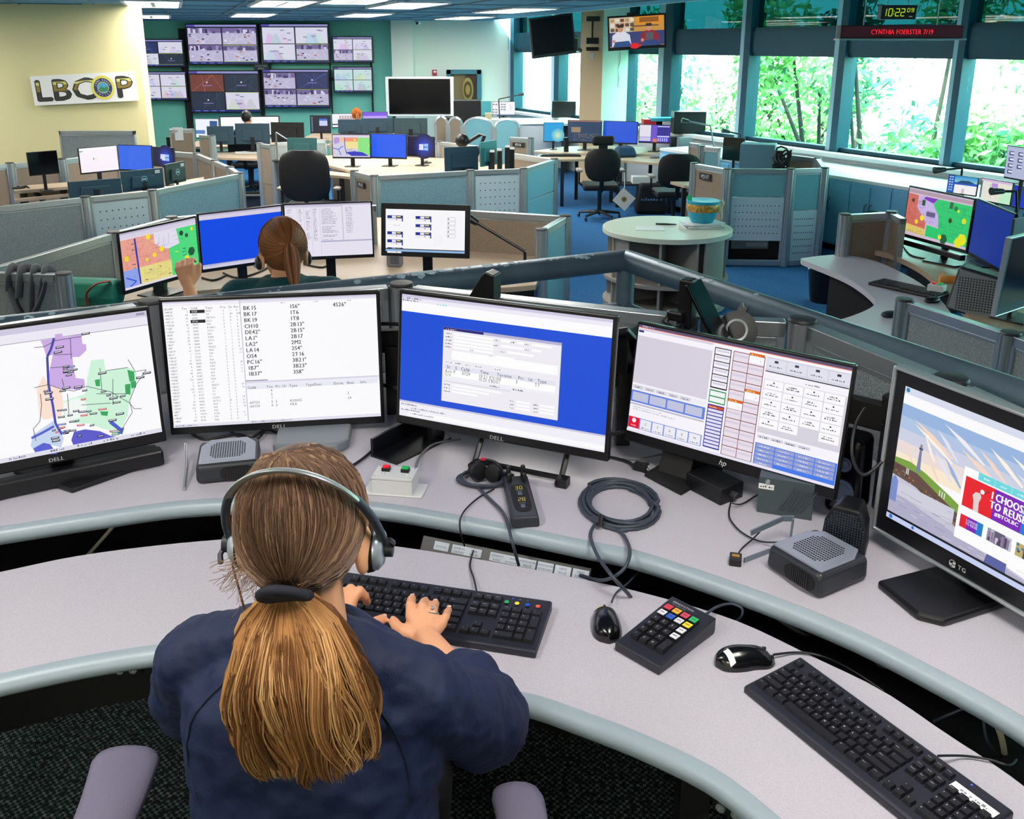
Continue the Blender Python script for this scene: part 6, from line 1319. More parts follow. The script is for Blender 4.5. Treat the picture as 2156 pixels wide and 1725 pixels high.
# ---------------------------------------------------- other people
def seated(lab,loc,rz,s=1.0,shirt=(20,70,74),hair=(110,66,34),hs='long',arms=None,vox=.007,headset=False,skin=None,head_rx=0,head_rz=0,sd=0):
    t=thing('person',lab,'person',loc,rz); t.scale=(s,s,s); M4=Matrix.LocRotScale(V_(loc),Euler((0,0,rz)),V_((s,s,s))); t.matrix_basis=M4; M3=M4.to_3x3()
    def G(v): return M4@V_(v)
    k=MB(); H=G((0,.04,1.20)); Hm=M3@Euler((R_(head_rx),0,R_(head_rz))).to_matrix(); head_mb(k,H,Hm); k.cap_(G((0,.02,1.13)),G((0,0,1.02)),.05,.056,14)
    k.X=M4; k.ell((0,0,.86),(.15,.10,.2),18,12); k.ell((0,0,.62),(.14,.11,.16),18,12)
    A_=arms or [((.17,0,.98),(.24,.12,.76),(.12,.36,.76),None),((-.17,0,.98),(-.24,.12,.76),(-.12,.36,.76),None)]
    A_=[((a_[0],a_[1],a_[2]+sd),b_,c_,d_) for a_,b_,c_,d_ in A_]
    for sh,el,wr,up in A_:
        k.cap_(sh,(0,0,1.0+sd),.045,.05,12); arm_mb(k,sh,el,wr); f=V_(wr)-V_(el); side=V_((-1 if wr[0]>0 else 1,0,0)) if up is None else V_(up); auto_hand(k,wr,f,side,1.0,.35 if up is None else .55)
    bake(k,'body',skin or M_skin,t,vox,3)
    k=MB(); k.X=M4; k.loft([ring_e((0,0,.46),.19,.15),ring_e((0,0,.62),.17,.135),ring_e((0,0,.82),.185,.13),ring_e((0,0,.96+sd),.19,.115),ring_e((0,0,1.02+sd),.11,.08),ring_e((0,0,1.045+sd),.07,.06)])
    for sh,el,wr,up in A_: k.cap_(sh,(V_(sh)+V_((0,0,1.0+sd)))/2,.058,.052,14); k.cap_(sh,el,.060,.058,14); k.cap_(el,V_(el).lerp(V_(wr),.55 if up is None else .7),.054,.042,14)
    bake(k,'shirt',mat('shirt_%d_%d'%(shirt[0],shirt[1]),shirt,.85),t,max(vox,.008),3,disp=[(.1,.012)])
    k=MB(); k.X=M4
    k.ell((0,0,.48),(.19,.17,.11),16,10)
    for sx in(-1,1): k.cap_((sx*.09,.03,.48),(sx*.11,.42,.46),.085,.062,12); k.cap_((sx*.11,.42,.46),(sx*.11,.42,.09),.06,.042,12); k.ell((sx*.11,.47,.05),(.045,.12,.05),12,8)
    bake(k,'trousers',mat('trousers_dark',(20,24,36),.85),t,.014,3)
    k=MB(); E=V_((.083,.102,.100)); C=H+Hm@V_((0,-.012,.028)); hm=[mat('h_%d_%d_%d'%(hair[0],hair[1],i),tuple(min(255,int(c*f)) for c in hair),.45) for i,f in enumerate((1,.75,1.35))]; k.mats=hm
    rng_=random.Random(9); rs_=[]
    for i in range(17):
        a=-PI/2+PI*i/16; rs_.append([C+Hm@V_((E.x*math.cos(a)*math.cos(b),E.y*math.cos(a)*math.sin(b),E.z*math.sin(a)))*1.0 if not(math.sin(b)*math.cos(a)>.35 and a<.5) else C+Hm@V_((E.x*.8*math.cos(a)*math.cos(b),E.y*.75*math.cos(a)*math.sin(b),E.z*.8*math.sin(a))) for b in np.linspace(0,2*PI,28,endpoint=False)])
    k.cur=0; k.loft(rs_)
    if hs!='short':
        for n in range(1500 if hs=='long' else 0):
            b=rng_.uniform(PI*1.0-.5,2*PI+.5); q=[]; ln=rng_.uniform(.7,1.0); ph=rng_.uniform(0,6)
            tx=0 if hs=='long' else 1
            for j in range(9):
                u=j/8; 
                if u<.55: a=PI/2*.9*(1-u/.55)-.15; v=V_((E.x*1.02*math.cos(a)*math.cos(b),E.y*1.04*math.cos(a)*math.sin(b),E.z*1.04*math.sin(a)))
                else: v=V_((E.x*(1.02+.03*math.sin(ph))*math.cos(b),E.y*1.04*math.sin(b),-.02-(u-.55)*.36*ln)); v.x+=.004*math.sin(ph+u*9)
                if hs=='tied' and u>.3: w=(u-.3)/.7; v=v.lerp(V_((0,-.11,.01)),w)
                q.append(C+Hm@v)
            k.cur=rng_.choice([0,0,1,2]); k.tube(q,[.0024]*7+[.0018,.001],3,cap=False)
        if hs=='tied':
            c2=V_((0,.45,.89)).normalized(); t2_=V_((0,-.98,.05)).normalized(); md0=slerp(c2,t2_,.5); w_=(t2_-c2).normalized()
            for n in range(1500):
                ph=max(-2.35,min(2.35,rng_.gauss(0,1.2))); md=(Matrix.Rotation(ph,3,w_)@md0).normalized(); q=[]; rr=rng_.uniform(1.0,1.05); bad=False
                for j in range(9):
                    u=j/8; p=slerp(slerp(c2,md,u),slerp(md,t2_,u),u).normalized()
                    if p.y>.55 and p.z<.3: bad=True; break
                    f=1/math.sqrt((p.x/E.x)**2+(p.y/E.y)**2+(p.z/E.z)**2); q.append(C+Hm@(p*f*rr))
                if not bad: k.cur=rng_.choice([0,0,1,2]); k.tube(q,.0026,3,cap=False)
            for n in range(300):
                a=rng_.uniform(0,6.3); r_=rng_.uniform(.3,1)*.026; q=[C+Hm@V_((r_*math.cos(a)*w_,-.11-.02*u,.01+r_*math.sin(a)*w_*.6-.13*u*u-.02*u)) for u,w_ in ((0,.4),(.3,1),(.6,1.2),(.85,.9),(1,.4))]; k.cur=rng_.choice([0,1,2]); k.tube(q,.002,3,cap=False)
    k.build('hair',None,t,world=True,smooth=80)
    return t,H,Hm
# second woman: head px (590,530)
def place(u,v,Y): return atY(u,v,Y)
hd=atY(598,532,3.9); zf=hd.z-1.20
t2,H2,Hm2=seated('red-haired woman in a green top at the second desk, left hand raised','' and 0 or (hd.x,hd.y-.04,hd.z-1.20*1.17),R_(8),s=1.17,shirt=(8,70,76),hair=(138,88,52),sd=.075,hs='tied',vox=.006,arms=[((.17,0,.98),(.26,.14,.78),(.12,.36,.72),None),((-.17,0,.98),(-.33,.12,.80),(-.38,.22,1.03),(1,0,.3))],head_rz=18,head_rx=-6)
t=thing('headset','slim silver headset worn by the red-haired woman at the second desk','headset',H2)
k=MB(); k.tube([H2+Hm2@V_((.088*math.cos(a),-.005-.02*math.sin(a),-.02+.135*math.sin(a))) for a in np.linspace(0,PI,24)],.004,8,sx=1.6); k.build('head_band',M_alu,t,world=True,smooth=60)
for sx in(-1,1):
    k=MB(); k.X=Matrix.Translation(H2+Hm2@V_((sx*.090,0,-.03)))@Hm2.to_4x4()@Matrix.Rotation(sx*PI/2,4,'Y'); k.lathe([(.003,-.008),(.026,-.008),(.026,.006),(.014,.012),(.003,.012)],20); k.build('ear_cup',M_dk,t,world=True,smooth=50)
k=MB(); q=[H2+Hm2@V_(v) for v in ((-.095,.0,-.03),(-.10,.05,-.045),(-.07,.10,-.07))]; k.tube(q,.003,6); k.build('microphone_boom',M_alu,t,world=True)
t=thing('eyeglasses','thin dark glasses worn by the red-haired woman at the second desk','glasses',H2); k=MB()
for sx in(-1,1):
    k.tube([H2+Hm2@V_((sx*.032+.025*math.cos(a),.102,.006+.018*math.sin(a))) for a in np.linspace(0,2*PI,18)],.0022,6); k.tube([H2+Hm2@V_((sx*.058,.100,.01)),H2+Hm2@V_((sx*.084,.0,.0))],.002,6)
k.tube([H2+Hm2@V_((-.008,.104,.008)),H2+Hm2@V_((.008,.104,.008))],.002,6); k.build('frame',mat('glass_frame_navy',(20,24,60),.4),t,world=True,smooth=60)
k=MB()
hm=atY(519,249,15.3); seated('man with short dark hair facing the very wide white monitor, far back','' and 0 or (hm.x,hm.y,hm.z-1.20),0,shirt=(40,70,110),hair=(26,22,24),hs='short',vox=.012,head_rz=-20)
hw=atY(750,243,16.9); seated('person with short reddish hair at the far white monitor, only the head showing','' and 0 or (hw.x,hw.y,hw.z-1.20),0,shirt=(60,50,70),hair=(170,96,44),hs='tied',vox=.012,head_rz=15)
# their chairs
def office_chair(lab,loc,rz,w=.5,top=1.15,headrest=False,group=None,arms=True,pad=None,rounded=.5):
    t=thing('office_chair',lab,'chair',loc,rz,group)
    k=MB(); k.box((0,.02,.46),(w*.98,.48,.08)); k.build('seat',M_blk2,t,bevel=.03,bseg=3)
    zb=.56; zt=top-(.16 if headrest else 0)
    rings=[]
    for j in range(13):
        u=j/12; z=zb+(zt-zb)*u; ww=w/2*(1-abs(2*u-1)**(4 if rounded<.6 else 2.6)*.35)*(1.0 if rounded<.6 else (.92+.1*u if u<.6 else 1.0)); y=-.25-.05*math.sin(u*2.2)
        if j in(0,12): ww*=.8
        rings.append([(ww*math.cos(a),y+.035*math.sin(a)+.03*(math.cos(a)**2),z) for a in np.linspace(0,2*PI,24,endpoint=False)])
    k=MB(); k.loft(rings); k.build('backrest',M_blk2,t,smooth=50)
    if headrest:
        k=MB(); k.box((0,-.27,top-.05),(w*.6,.09,.13)); k.build('headrest',M_blk2,t,bevel=.04,bseg=4); k=MB(); k.box((0,-.29,top-.14),(.12,.03,.12)); k.build('headrest_post',M_blk,t,bevel=.005)
    k=MB(); k.tube([(0,-.26,.62),(0,-.2,.42),(0,0,.40),(0,0,.12)],.03,8); k.build('column',M_blk,t,smooth=50)
    for i in range(5):
        a=i*2*PI/5+.2; k=MB(); k.tube([(0,0,.11),(.3*math.cos(a),.3*math.sin(a),.075)],[.028,.016],8); l=k.build('leg',M_blk,t,smooth=40); k=MB(); k.ell((.3*math.cos(a),.3*math.sin(a),.035),(.02,.03,.033),10,8); k.build('caster',M_dk,l,smooth=60)
    if arms:
        for sx in(-1,1): k=MB(); k.box((sx*(w/2+.04),.02,.68),(.085,.25,.035)); k.build('armrest',pad or mat('armrest_tan',(150,140,130),.6),t,bevel=.014,bseg=3); k=MB(); k.tube([(sx*(w/2+.04),0,.67),(sx*(w/2+.04),0,.50),(sx*w*.4,0,.44)],.015,6); k.build('armrest_post',M_blk,t)
    return t
office_chair('black chair the red-haired woman sits in',(t2.location.x,t2.location.y-.03,ZF),R_(8),top=.98)
office_chair('black chair of the far man',(hm.x,hm.y-.05,ZF),0,top=.95); office_chair('black chair of the far red-haired person',(hw.x,hw.y-.05,ZF),0,top=.95)
p=at(643,452,ZF); office_chair('large high-backed black chair with tan armrests, centre left',(atY(643,360,11.0).x,11.2,ZF),0,w=.60,top=atY(643,316,10.95).z-ZF,group=None)
p=atY(1270,288,12.6); office_chair('black chair with a headrest in front of the four monitors by the column',(p.x,12.85,ZF),0,w=.50,top=p.z-ZF,headrest=True,rounded=.8)
p=atY(1431,324,12.0); office_chair('black high-backed chair left of the PD17 plate, no headrest',(p.x,12.25,ZF),0,w=.54,top=p.z-ZF)
# ================================================================== things on the near desks
def cable(lab,pts,z,r=.0035,m=None,name='cable',n=6,cat='cable',loc=None):
    P=[V_(at(u,v,z if len(p_)==0 else p_[0])) for (u,v,*p_) in pts]
    t=thing(name,lab,cat,P[0]); k=MB(); k.tube(cr(P,n),r,8); k.build('cord',m or M_cable,t,world=True,smooth=70); return t
def frame_xy(FL,FR):
    a=(FR-FL); a.z=0; w=a.length; a.normalize(); return w,math.atan2(a.y,a.x),a,V_((-a.y,a.x,0))
def desk_speaker(FL,FR,lab,dep=.165,H=.062,z=.80,ov=.28):
    w,rz,a,b=frame_xy(FL,FR); c=(FL+FR)/2+b*dep/2; t=thing('desk_speaker',lab,'speaker',(c.x,c.y,z),rz)
    k=MB(); k.box((0,0,H*.46),(w,dep,H*.86),taper=.97); k.build('body',M_dk,t,bevel=.014,bseg=4)
    k=MB(); k.prism([(-w*.44,-dep*.44),(w*.44,-dep*.44),(w*.44,dep*.22),(w*.30,dep*.46),(-w*.30,dep*.46),(-w*.44,dep*.22)],H*.87,H*.95); k.build('top_plate',mat('speaker_top_silver',(150,156,172),.35,metal=.4),t,bevel=.003)
    k=MB(); n=15
    for i in range(n):
        for j in range(12):
            x=(i-(n-1)/2)*w*.038; y=(j-5.5)*dep*.052
            if (abs(i-7)+abs(j-5.5))<11.5: k.box((x,y,H*.951),(w*.022,dep*.026,.0012))
    k.build('grille_holes',M_blk2,t)
    k=MB(); 
    pts=[]; 
    for s,x0 in ((1,w*ov),(-1,-w*.02)):
        for q in np.linspace(-PI/2,PI/2,9): pts.append((x0+s*math.cos(q)*H*.26,H*.44+s*math.sin(q)*H*.27))
    k.prism([(p[0],p[1]) for p in pts],-dep/2-.0022,-dep/2+.01,axis='y'); k.build('port',M_blk2,t)
    k=MB()
    for i in range(9): x=w*.0+i*w*ov/8; k.box((x,-dep/2-.003,H*.44),(.0016,.003,H*.45))
    k.build('port_ribs',M_dk,t); return t
desk_speaker(at(413,1024,.8),at(549,1010,.8),'grey desk speaker with dotted top left of the typing woman\'s head')
desk_speaker(at(1609,1196,.8),at(1724,1268,.8),'grey desk speaker with dotted top at right, before the touch screen',dep=.155,H=.066)
# white box with two buttons
FL,FR=at(783,1040,.803),at(868,1046,.803); w,rz,a,b=frame_xy(FL,FR); c=(FL+FR)/2+b*.035
t=thing('button_box','white box with a red and a green button on the near desk','switch box',(c.x,c.y,.80),rz)
k=MB(); k.box((0,.0,.002),(w+.05,.075,.004)); k.box((0,0,.022),(w,.068,.04)); k.box((0,0,.046),(w*1.01,.070,.008)); k.build('housing',M_lg,t,bevel=.003)
for sx,cc,nm in ((-1,(226,20,36),'red'),(1,(20,170,70),'green')):
    k=MB(); k.box((sx*w*.24,.008,.054),(.021,.017,.010)); g=k.build('button_base',M_blk,t,bevel=.001); k=MB(); k.box((sx*w*.24,.008,.0605),(.018,.014,.006)); k.build('button',mat('button_'+nm,cc,.25,emit=(cc,.25)),t,bevel=.002)
    k=Canvas(.022,.007); k.X=Matrix.Translation((sx*w*.24,-.010,.0506))@Matrix.Rotation(-PI/2,4,'X'); k.rect(0,0,1,1,(245,245,245)); k.squiggle(.1,.8,.8,.6,(90,90,90),rng); k.build('label',M_print,t)
for sx in(-1,1):
    for sy in(-1,1): k=MB(); k.lathe([(.001,.0505),(.0028,.0505),(.001,.0512)],10,c=(sx*w*.44,sy*.028,0)); k.build('screw',M_alu,t)
# intercom control pad
FL,FR=at(1078,1112,.802),at(1137,1109,.802); w,rz,a,b=frame_xy(FL,FR); BLp=at(1068,1012,.81); dep=(BLp-FL).length
c=(FL+FR)/2+b*dep/2; t=thing('control_pad','black control pad with knobs and yellow 30 and 28 readouts','control pad',(c.x,c.y,.80),rz)
k=MB(); k.box((0,0,.013),(w,dep,.026),taper=.95); k.build('housing',M_dk,t,bevel=.005,bseg=3)
k=MB(); k.prism([(x*w*.33,y*dep*.30-dep*.06) for x,y in [(math.copysign(abs(math.cos(q))**.6,math.cos(q)),math.copysign(abs(math.sin(q))**.5,math.sin(q))) for q in np.linspace(0,2*PI,28,endpoint=False)]],.0262,.0272); k.build('face_plate',M_blk2,t)
for sx in(-1,1):
    for y,h,r in ((.44,.030,.006),(.33,.020,.006)): k=MB(); k.lathe([(r,.026),(r*1.05,.026+h),(r*.8,.028+h),(.001,.028+h)],14,c=(sx*w*.28,dep*y,0)); k.build('knob',M_blk,t,smooth=40)
k=Canvas(w*.62,dep*.6); k.X=Matrix.Translation((0,-dep*.04,.0275))@Matrix.Rotation(-PI/2,4,'X'); k.e=.00005
for ch,x,y in (('3',.28,.10),('0',.54,.10),('2',.30,.55),('8',.54,.55)): seg7(k,ch,x,y,.16,.13,(220,200,90),.03)
for y in (.33,.80): k.rect(.36,y,.62,y+.13,(60,78,96)); k.rect(.3,y-.045,.7,y-.035,(120,150,120))
k.build('readout',M_scr2,t)
# coiled cable and its tail
cc=at(1306,1063,.806); rx=(at(1391,1063,.8)-at(1222,1063,.8)).length/2; ry=(at(1306,1012,.8)-at(1306,1114,.8)).length/2
t=thing('cable_coil','slate-blue cable wound in a round coil on the near desk','cable',cc); r3=random.Random(2); k=MB(); pts=[]
for i in range(24*9+1):
    a=2*PI*i/24; n_=i//24; f=.74+.24*((n_*.37+.15*math.sin(a+n_))%1); pts.append(V_((cc.x+rx*f*math.cos(a)+.004*math.sin(n_*2),cc.y+ry*f*math.sin(a),.805+.0035*(n_%4)+.002*math.sin(a*2+n_))))
k.tube(pts,.0046,8); k.build('coil',M_cable,t,world=True,smooth=70); k=MB(); p=at(1262,1100,.812); k.tube([p+V_((0,-.02,0)),p+V_((.004,0,.016)),p+V_((.006,.024,0))],.006,8); k.build('tie',M_blk,t,world=True)
cable('slate cable tail looping down from the coil into the desk gap',[(1255,1100,.806),(1243,1128,.806),(1258,1170,.812),(1290,1215,.80),(1322,1250,.76),(1340,1275,.70)],.806,.0042)
cable('slate cable tail curving right from the coil back to the jack panel',[(1270,1108,.806),(1308,1122,.806),(1326,1160,.812),(1312,1200,.79),(1270,1222,.76),(1222,1212,.72)],.806,.0042)
# folded headset on the desk
p=at(1022,1012,.80); t=thing('headset','black folded headset with a red mark lying in its cable loops','headset',p); k=MB()
k.tube([p+V_((.045*math.cos(a),.02+.032*math.sin(a),.012+.022*abs(math.sin(a)))) for a in np.linspace(R_(10),R_(190),20)],.004,8); k.build('head_band',M_blk,t,world=True,smooth=60)
for dx,dy,rz_ in ((-.018,-.002,.5),(.022,-.012,-.6)): k=MB(); k.X=Matrix.Translation(p+V_((dx,dy,.026)))@Matrix.Rotation(R_(70),4,'X')@Matrix.Rotation(rz_,4,'Y'); k.lathe([(.002,-.012),(.020,-.012),(.026,-.002),(.022,.010),(.002,.012)],22); k.build('ear_cup',M_blk,t,world=True,smooth=50)
k=MB(); k.box(p+V_((-.006,.02,.052)),(.012,.006,.006)); k.build('red_mark',mat('mark_red',(220,30,60),.4),t,world=True)
k=MB(); k.tube([p+V_((.04,-.01,.02)),p+V_((.06,0,.022)),p+V_((.075,-.004,.016))],.004,6); k.build('microphone_boom',M_blk,t,world=True)
t=thing('cable','dark cable wound in loops under the folded black headset','cable',p); k=MB(); pts=[p+V_(((.062+.006*math.sin(i*.07*3))*math.cos(2*PI*i/24)-.006,(.048+.004*math.sin(i*.3))*math.sin(2*PI*i/24)-.006,.006+.003*(i//24))) for i in range(24*4)]; k.tube(pts,.0036,8); k.build('coil',M_cable,t,world=True,smooth=70)
cable('dark cable running from the headset loops down to the jack panel, right strand',[(1000,1020,.806),(1030,1050,.806),(1062,1085,.808),(1078,1140,.795),(1092,1190,.72)],.806,.004)
cable('thin dark cable from the headset loops over the desk edge, left strand',[(1040,1030,.806),(1005,1050,.806),(975,1080,.806),(968,1110,.80),(978,1150,.74)],.806,.0022,M_cabk)
cable('black power lead ending in a three-pin plug between the blue and phone monitors',[(1215,955,.806),(1280,962,.806),(1320,972,.806),(1336,982,.81)],.806,.0042,M_cabk)
p=at(1346,990,.80); t=thing('power_plug','black power plug end lying right of the blue monitor','plug',p,R_(-30)); k=MB(); k.box((0,0,.011),(.030,.024,.020)); k.box((.018,0,.011),(.012,.026,.022)); k.build('plug_body',M_blk,t,bevel=.003); k=MB(); [k.box((.025,y,.011+z_),(.004,.003,.004)) for y,z_ in ((-.006,0),(.006,0),(0,.006))]; k.build('plug_holes',M_lg,t)
cable('grey cable running left from behind the phone console monitor',[(1400,955,.806),(1350,966,.806),(1310,966,.806)],.806,.003,M_cabg)
cable('grey cable curving below the blue monitor to the button box',[(970,925,.806),(915,935,.806),(885,960,.806),(876,985,.82)],.806,.0032,M_cabg)
cable('black cable curving out from under the list monitor toward the head',[(835,915,.806),(800,935,.806),(765,965,.806),(735,985,.806)],.806,.004,M_cabk)
cable('black cable loop below the logo of the list monitor',[(480,905,.806),(520,925,.806),(560,905,.806),(600,915,.806),(640,895,.806)],.806,.004,M_cabk)
cable('black cable behind the left desk speaker',[(395,905,.806),(430,925,.806),(500,915,.806),(540,925,.81),(560,900,.82)],.806,.0042,M_cabk)
# cable bundle at left
p=at(105,1022,.80); t=thing('cable_bundle','black tied cable bundle below the map monitor','cable',p); k=MB()
for i in range(5): k.tube([p+V_((.045*math.cos(a)+.01*i*.4,.016*math.sin(a)+.006*math.sin(i*2)+.02*math.cos(a)*.3,.006+.004*i+.003*math.sin(a*3+i))) for a in np.linspace(0,2*PI,18)],.0032,6)
k.build('cord',M_cabk,t,world=True,smooth=70); k=MB(); k.tube([p+V_((0,-.02,.01)),p+V_((0,0,.032)),p+V_((0,.02,.01))],.006,6); k.build('tie',M_blk,t,world=True)
# silver stylus holder
p=at(388,1034,.80); q_=at(396,975,.80); t=thing('metal_stand','thin bent silver strip standing left of the left desk speaker','stand',p); k=MB(); k.tube([p+V_((0,0,.004)),p.lerp(q_,.5)+V_((.004,0,.03)),q_+V_((0,0,.055))],.0035,6); k.tube([q_+V_((-.01,.02,.05)),q_+V_((-.004,.0,.01)),p+V_((0,.0,.006))],.003,6); k.build('strip',M_alu,t,world=True,smooth=60)
# black box with knob, thin client, brackets
FL,FR=at(1516,1066,.80),at(1567,1056,.80); w,rz,a,b=frame_xy(FL,FR); c=(FL+FR)/2+b*.065; t=thing('control_box','flat black box with five tiny holes under the phone console monitor','box',(c.x-.01,c.y,.80),rz+.25)
k=MB(); k.box((0,0,.022),(w*1.15,.12,.044)); k.build('housing',M_blk,t,bevel=.002); k=MB(); [k.box((x_*.01,y_*.01,.0442),(.003,.003,.001)) for x_,y_ in ((0,0),(1,1),(-1,1),(1,-1),(-1,-1))]; k.build('vent_holes',M_under,t)
k=MB(); k.X=Matrix.Translation((.0,-.06,.02))@Matrix.Rotation(PI/2,4,'X'); k.lathe([(.010,0),(.010,.012),(.006,.016),(.001,.016)],14); k.build('cable_gland',M_dk,t,smooth=40)
cable('thin black cable looping from the flat black box toward the ribbed grey box',[(1537,1058,.815),(1560,1062,.81),(1590,1045,.806),(1615,1030,.806)],.806,.002,M_cabk)
cable('thin black cable curving down from the flat black box to the right desk speaker',[(1538,1060,.81),(1536,1090,.806),(1560,1120,.806),(1600,1140,.806),(1640,1142,.82)],.806,.002,M_cabk)
FL,FR=at(1588,1098,.80),at(1706,1118,.80); w,rz,a,b=frame_xy(FL,FR); c=(FL+FR)/2+b*.075; t=thing('mini_computer','small ribbed dark grey computer with a white label behind the phone monitor','computer',(c.x,c.y,.80),rz)
k=MB(); k.box((0,0,.0475),(w,.05,.095)); 
for i in range(9): k.box((w*.02+i*w*.05,-.026,.046),(w*.02,.004,.070),ry=R_(28))
k.build('housing',mat('slate_plastic',(62,74,80),.5),t,bevel=.002); k=Canvas(.036,.014); k.X=Matrix.Translation((-w*.36,-.0265,.072)); k.rect(0,0,1,1,(240,240,240)); k.squiggle(.1,.7,.8,.4,(90,90,90),rng); k.build('label',M_print,t); k=MB(); k.X=Matrix.Translation((-w*.34,-.025,.084))@Matrix.Rotation(PI/2,4,'X'); k.lathe([(.002,0),(.007,0),(.005,.004),(.001,.004)],12); k.build('jack',M_alu,t)
def strip(lab,P,wd=.014,name='metal_bracket'):
    t=thing(name,lab,'bracket',P[0]); k=MB(); 
    for a_,b_ in zip(P[:-1],P[1:]):
        d_=(b_-a_); n_=V_((0,0,1)).cross(d_).normalized(); mm=(a_+b_)/2; up=d_.cross(n_).normalized(); Mx=Matrix((d_.normalized(),n_,up)).transposed().to_4x4(); k.X=Matrix.Translation(mm)@Mx; k.box((0,0,0),(d_.length+.004,.004,wd))
    k.X=Matrix.Identity(4); k.build('bracket',mat('bracket_grey',(130,142,156),.4,metal=.5),t,world=True,bevel=.001); return t
strip('bent grey metal arm behind the right desk speaker',[at(1582,1122,.845),at(1648,1092,.86),at(1670,1092,.86),at(1665,1128,.81)])
strip('flat grey metal strip poking out left of the right desk speaker',[at(1568,1180,.806),at(1620,1160,.806)],.012)
p=at(1548,1186,.80); t=thing('usb_adapter','tiny black adapter with gold contact left of the right desk speaker','adapter',p,R_(-15)); k=MB(); k.box((0,0,.009),(.026,.032,.018)); k.build('housing',M_blk,t,bevel=.002); k=MB(); k.box((0,.0,.0185),(.016,.010,.002)); k.build('contact',mat('gold',(190,150,70),.3,metal=.8),t)
cable('thin black cable from the tiny adapter up to the bent metal arm',[(1552,1172,.812),(1562,1155,.806),(1585,1135,.81),(1600,1120,.83)],.806,.0018,M_cabk)
# two black speakers
p=at(1800,1095,.80); t=thing('speaker','tall glossy black speaker with round driver left of the touch screen','speaker',(p.x,p.y+.06,.80),R_(-40)); k=MB(); k.box((0,0,.10),(.085,.10,.20),taper=.9); k.build('cabinet',M_off,t,bevel=.018,bseg=4)
for z_,r_ in ((.065,.030),(.135,.018)): k=MB(); k.X=Matrix.Translation((0,-.049,z_))@Matrix.Rotation(PI/2,4,'X'); k.lathe([(.003,.002),(r_*.4,.001),(r_*.7,-.001),(r_*.8,.004),(r_,.004),(r_,0)],24); k.build('driver',mat('driver_slate',(70,84,110),.3,metal=.3),t,smooth=40)
p=at(1795,1182,.80); t=thing('speaker','small black trapezoid speaker with fine mesh front behind the right desk speaker','speaker',(p.x,p.y+.045,.80),R_(-35)); k=MB(); k.loft([[(x*sc_,y,z_) for x,y in ((-.05,-.035),(.05,-.035),(.04,.035),(-.04,.035))] for z_,sc_ in ((0,.95),(.02,1.0),(.08,.92),(.115,.62),(.122,.5))]); k.build('cabinet',M_blk,t,bevel=.006)
k=MB(); 
for i in range(15):
    for j in range(15):
        x=(i-7)*.0058; z_=.02+j*.0062
        if abs(x)<.042*(1 if z_<.075 else (1-(z_-.075)*14)): k.box((x,-.0365,z_),(.003,.003,.003))
k.build('mesh_grille',mat('mesh_slate',(52,62,76),.5),t); k=MB(); k.lathe([(.002,0),(.007,0),(.006,.008),(.001,.008)],12,c=(.045,-.045,.002)); k.build('knob',M_alu,t)
cable('black cable hanging behind the touch screen over the tall speaker',[(1870,960,1.02),(1820,1000,.98),(1795,960,1.0),(1800,900,1.05),(1822,860,1.08)],1.0,.004,M_cabk)
# monitor mounting rail behind the near monitors
t=thing('mounting_rail','black steel rail behind the near monitors, seen in the gaps between them','rail',(0,2.3,1.08)); k=MB()
RP=[V_((-.74,2.66,1.03)),V_((-.30,2.70,1.03)),V_((.02,2.54,1.01)),V_((.33,2.46,1.0)),V_((.62,2.34,1.01)),V_((.92,2.08,1.06)),V_((1.08,1.90,1.06)),V_((1.20,1.68,1.05))]
for a_,b_ in zip(RP[:-1],RP[1:]): d_=b_-a_; k.box((a_+b_)/2,(d_.length+.01,.03,.07),rz=math.atan2(d_.y,d_.x))
k.build('rail',M_blk2,t,world=True,bevel=.004)
for x,y in ((-.34,2.66),(.34,2.43),(.93,2.03)): k=MB(); k.box((x,y+.02,.91),(.04,.04,.22)); k.build('rail_post',M_blk,t,world=True,bevel=.003)
k=MB(); k.box((.33,2.44,1.09),(.06,.07,.13),rz=-.5); k.tube([(.29,2.42,1.14),(.33,2.38,1.16),(.37,2.42,1.11),(.35,2.45,1.05)],.012,8); k.build('clamp',M_blk,t,world=True,bevel=.004)
for lab,pp in (('black cable bundle crossing the gap left of the blue monitor, upper',[(-.44,2.66,1.09),(-.32,2.64,1.10),(-.2,2.6,1.09)]),('black cable crossing the gap left of the blue monitor, lower',[(-.44,2.64,.93),(-.32,2.60,.91),(-.2,2.56,.90)]),('black cable drooping between the blue and phone monitors',[(.24,2.42,.86),(.31,2.38,.86),(.38,2.38,.89),(.46,2.38,.94)])):
    t=thing('cable',lab,'cable',pp[0]); k=MB(); k.tube(cr(pp,5),.006,8); k.build('cord',M_cabk,t,world=True,smooth=60)
# things on top of the near partition
p=at(1027,628,1.10); t=thing('wedge_stand','black wedge-shaped holder on the panel top above the blue monitor','holder',(p.x,p.y,1.10),R_(-25)); k=MB(); k.prism([(-.06,0),(.035,0),(.035,.085),(.005,.095),(-.01,.08)],-.03,.03,axis='y'); k.build('body',M_blk,t,bevel=.004)
p=at(1455,690,1.10); t=thing('tablet_holder','black tablet leaning on a clamp holder above the phone console monitor','holder',(p.x,p.y+.03,1.09),R_(-35)); k=MB(); k.box((-.01,0,.075),(.045,.05,.15),taper=.9); k.box((-.03,-.03,.04),(.05,.03,.03)); k.build('clamp',M_blk,t,bevel=.006); k=MB(); k.box((.055,0,.06),(.010,.10,.19),ry=R_(-32)); k.build('tablet',M_off,t,bevel=.003); k=MB(); k.tube([(-.04,-.03,.05),(-.06,-.04,.02),(-.03,-.05,.0),(.0,-.05,.02)],.010,8); k.build('clip_arm',M_blk,t,smooth=60)
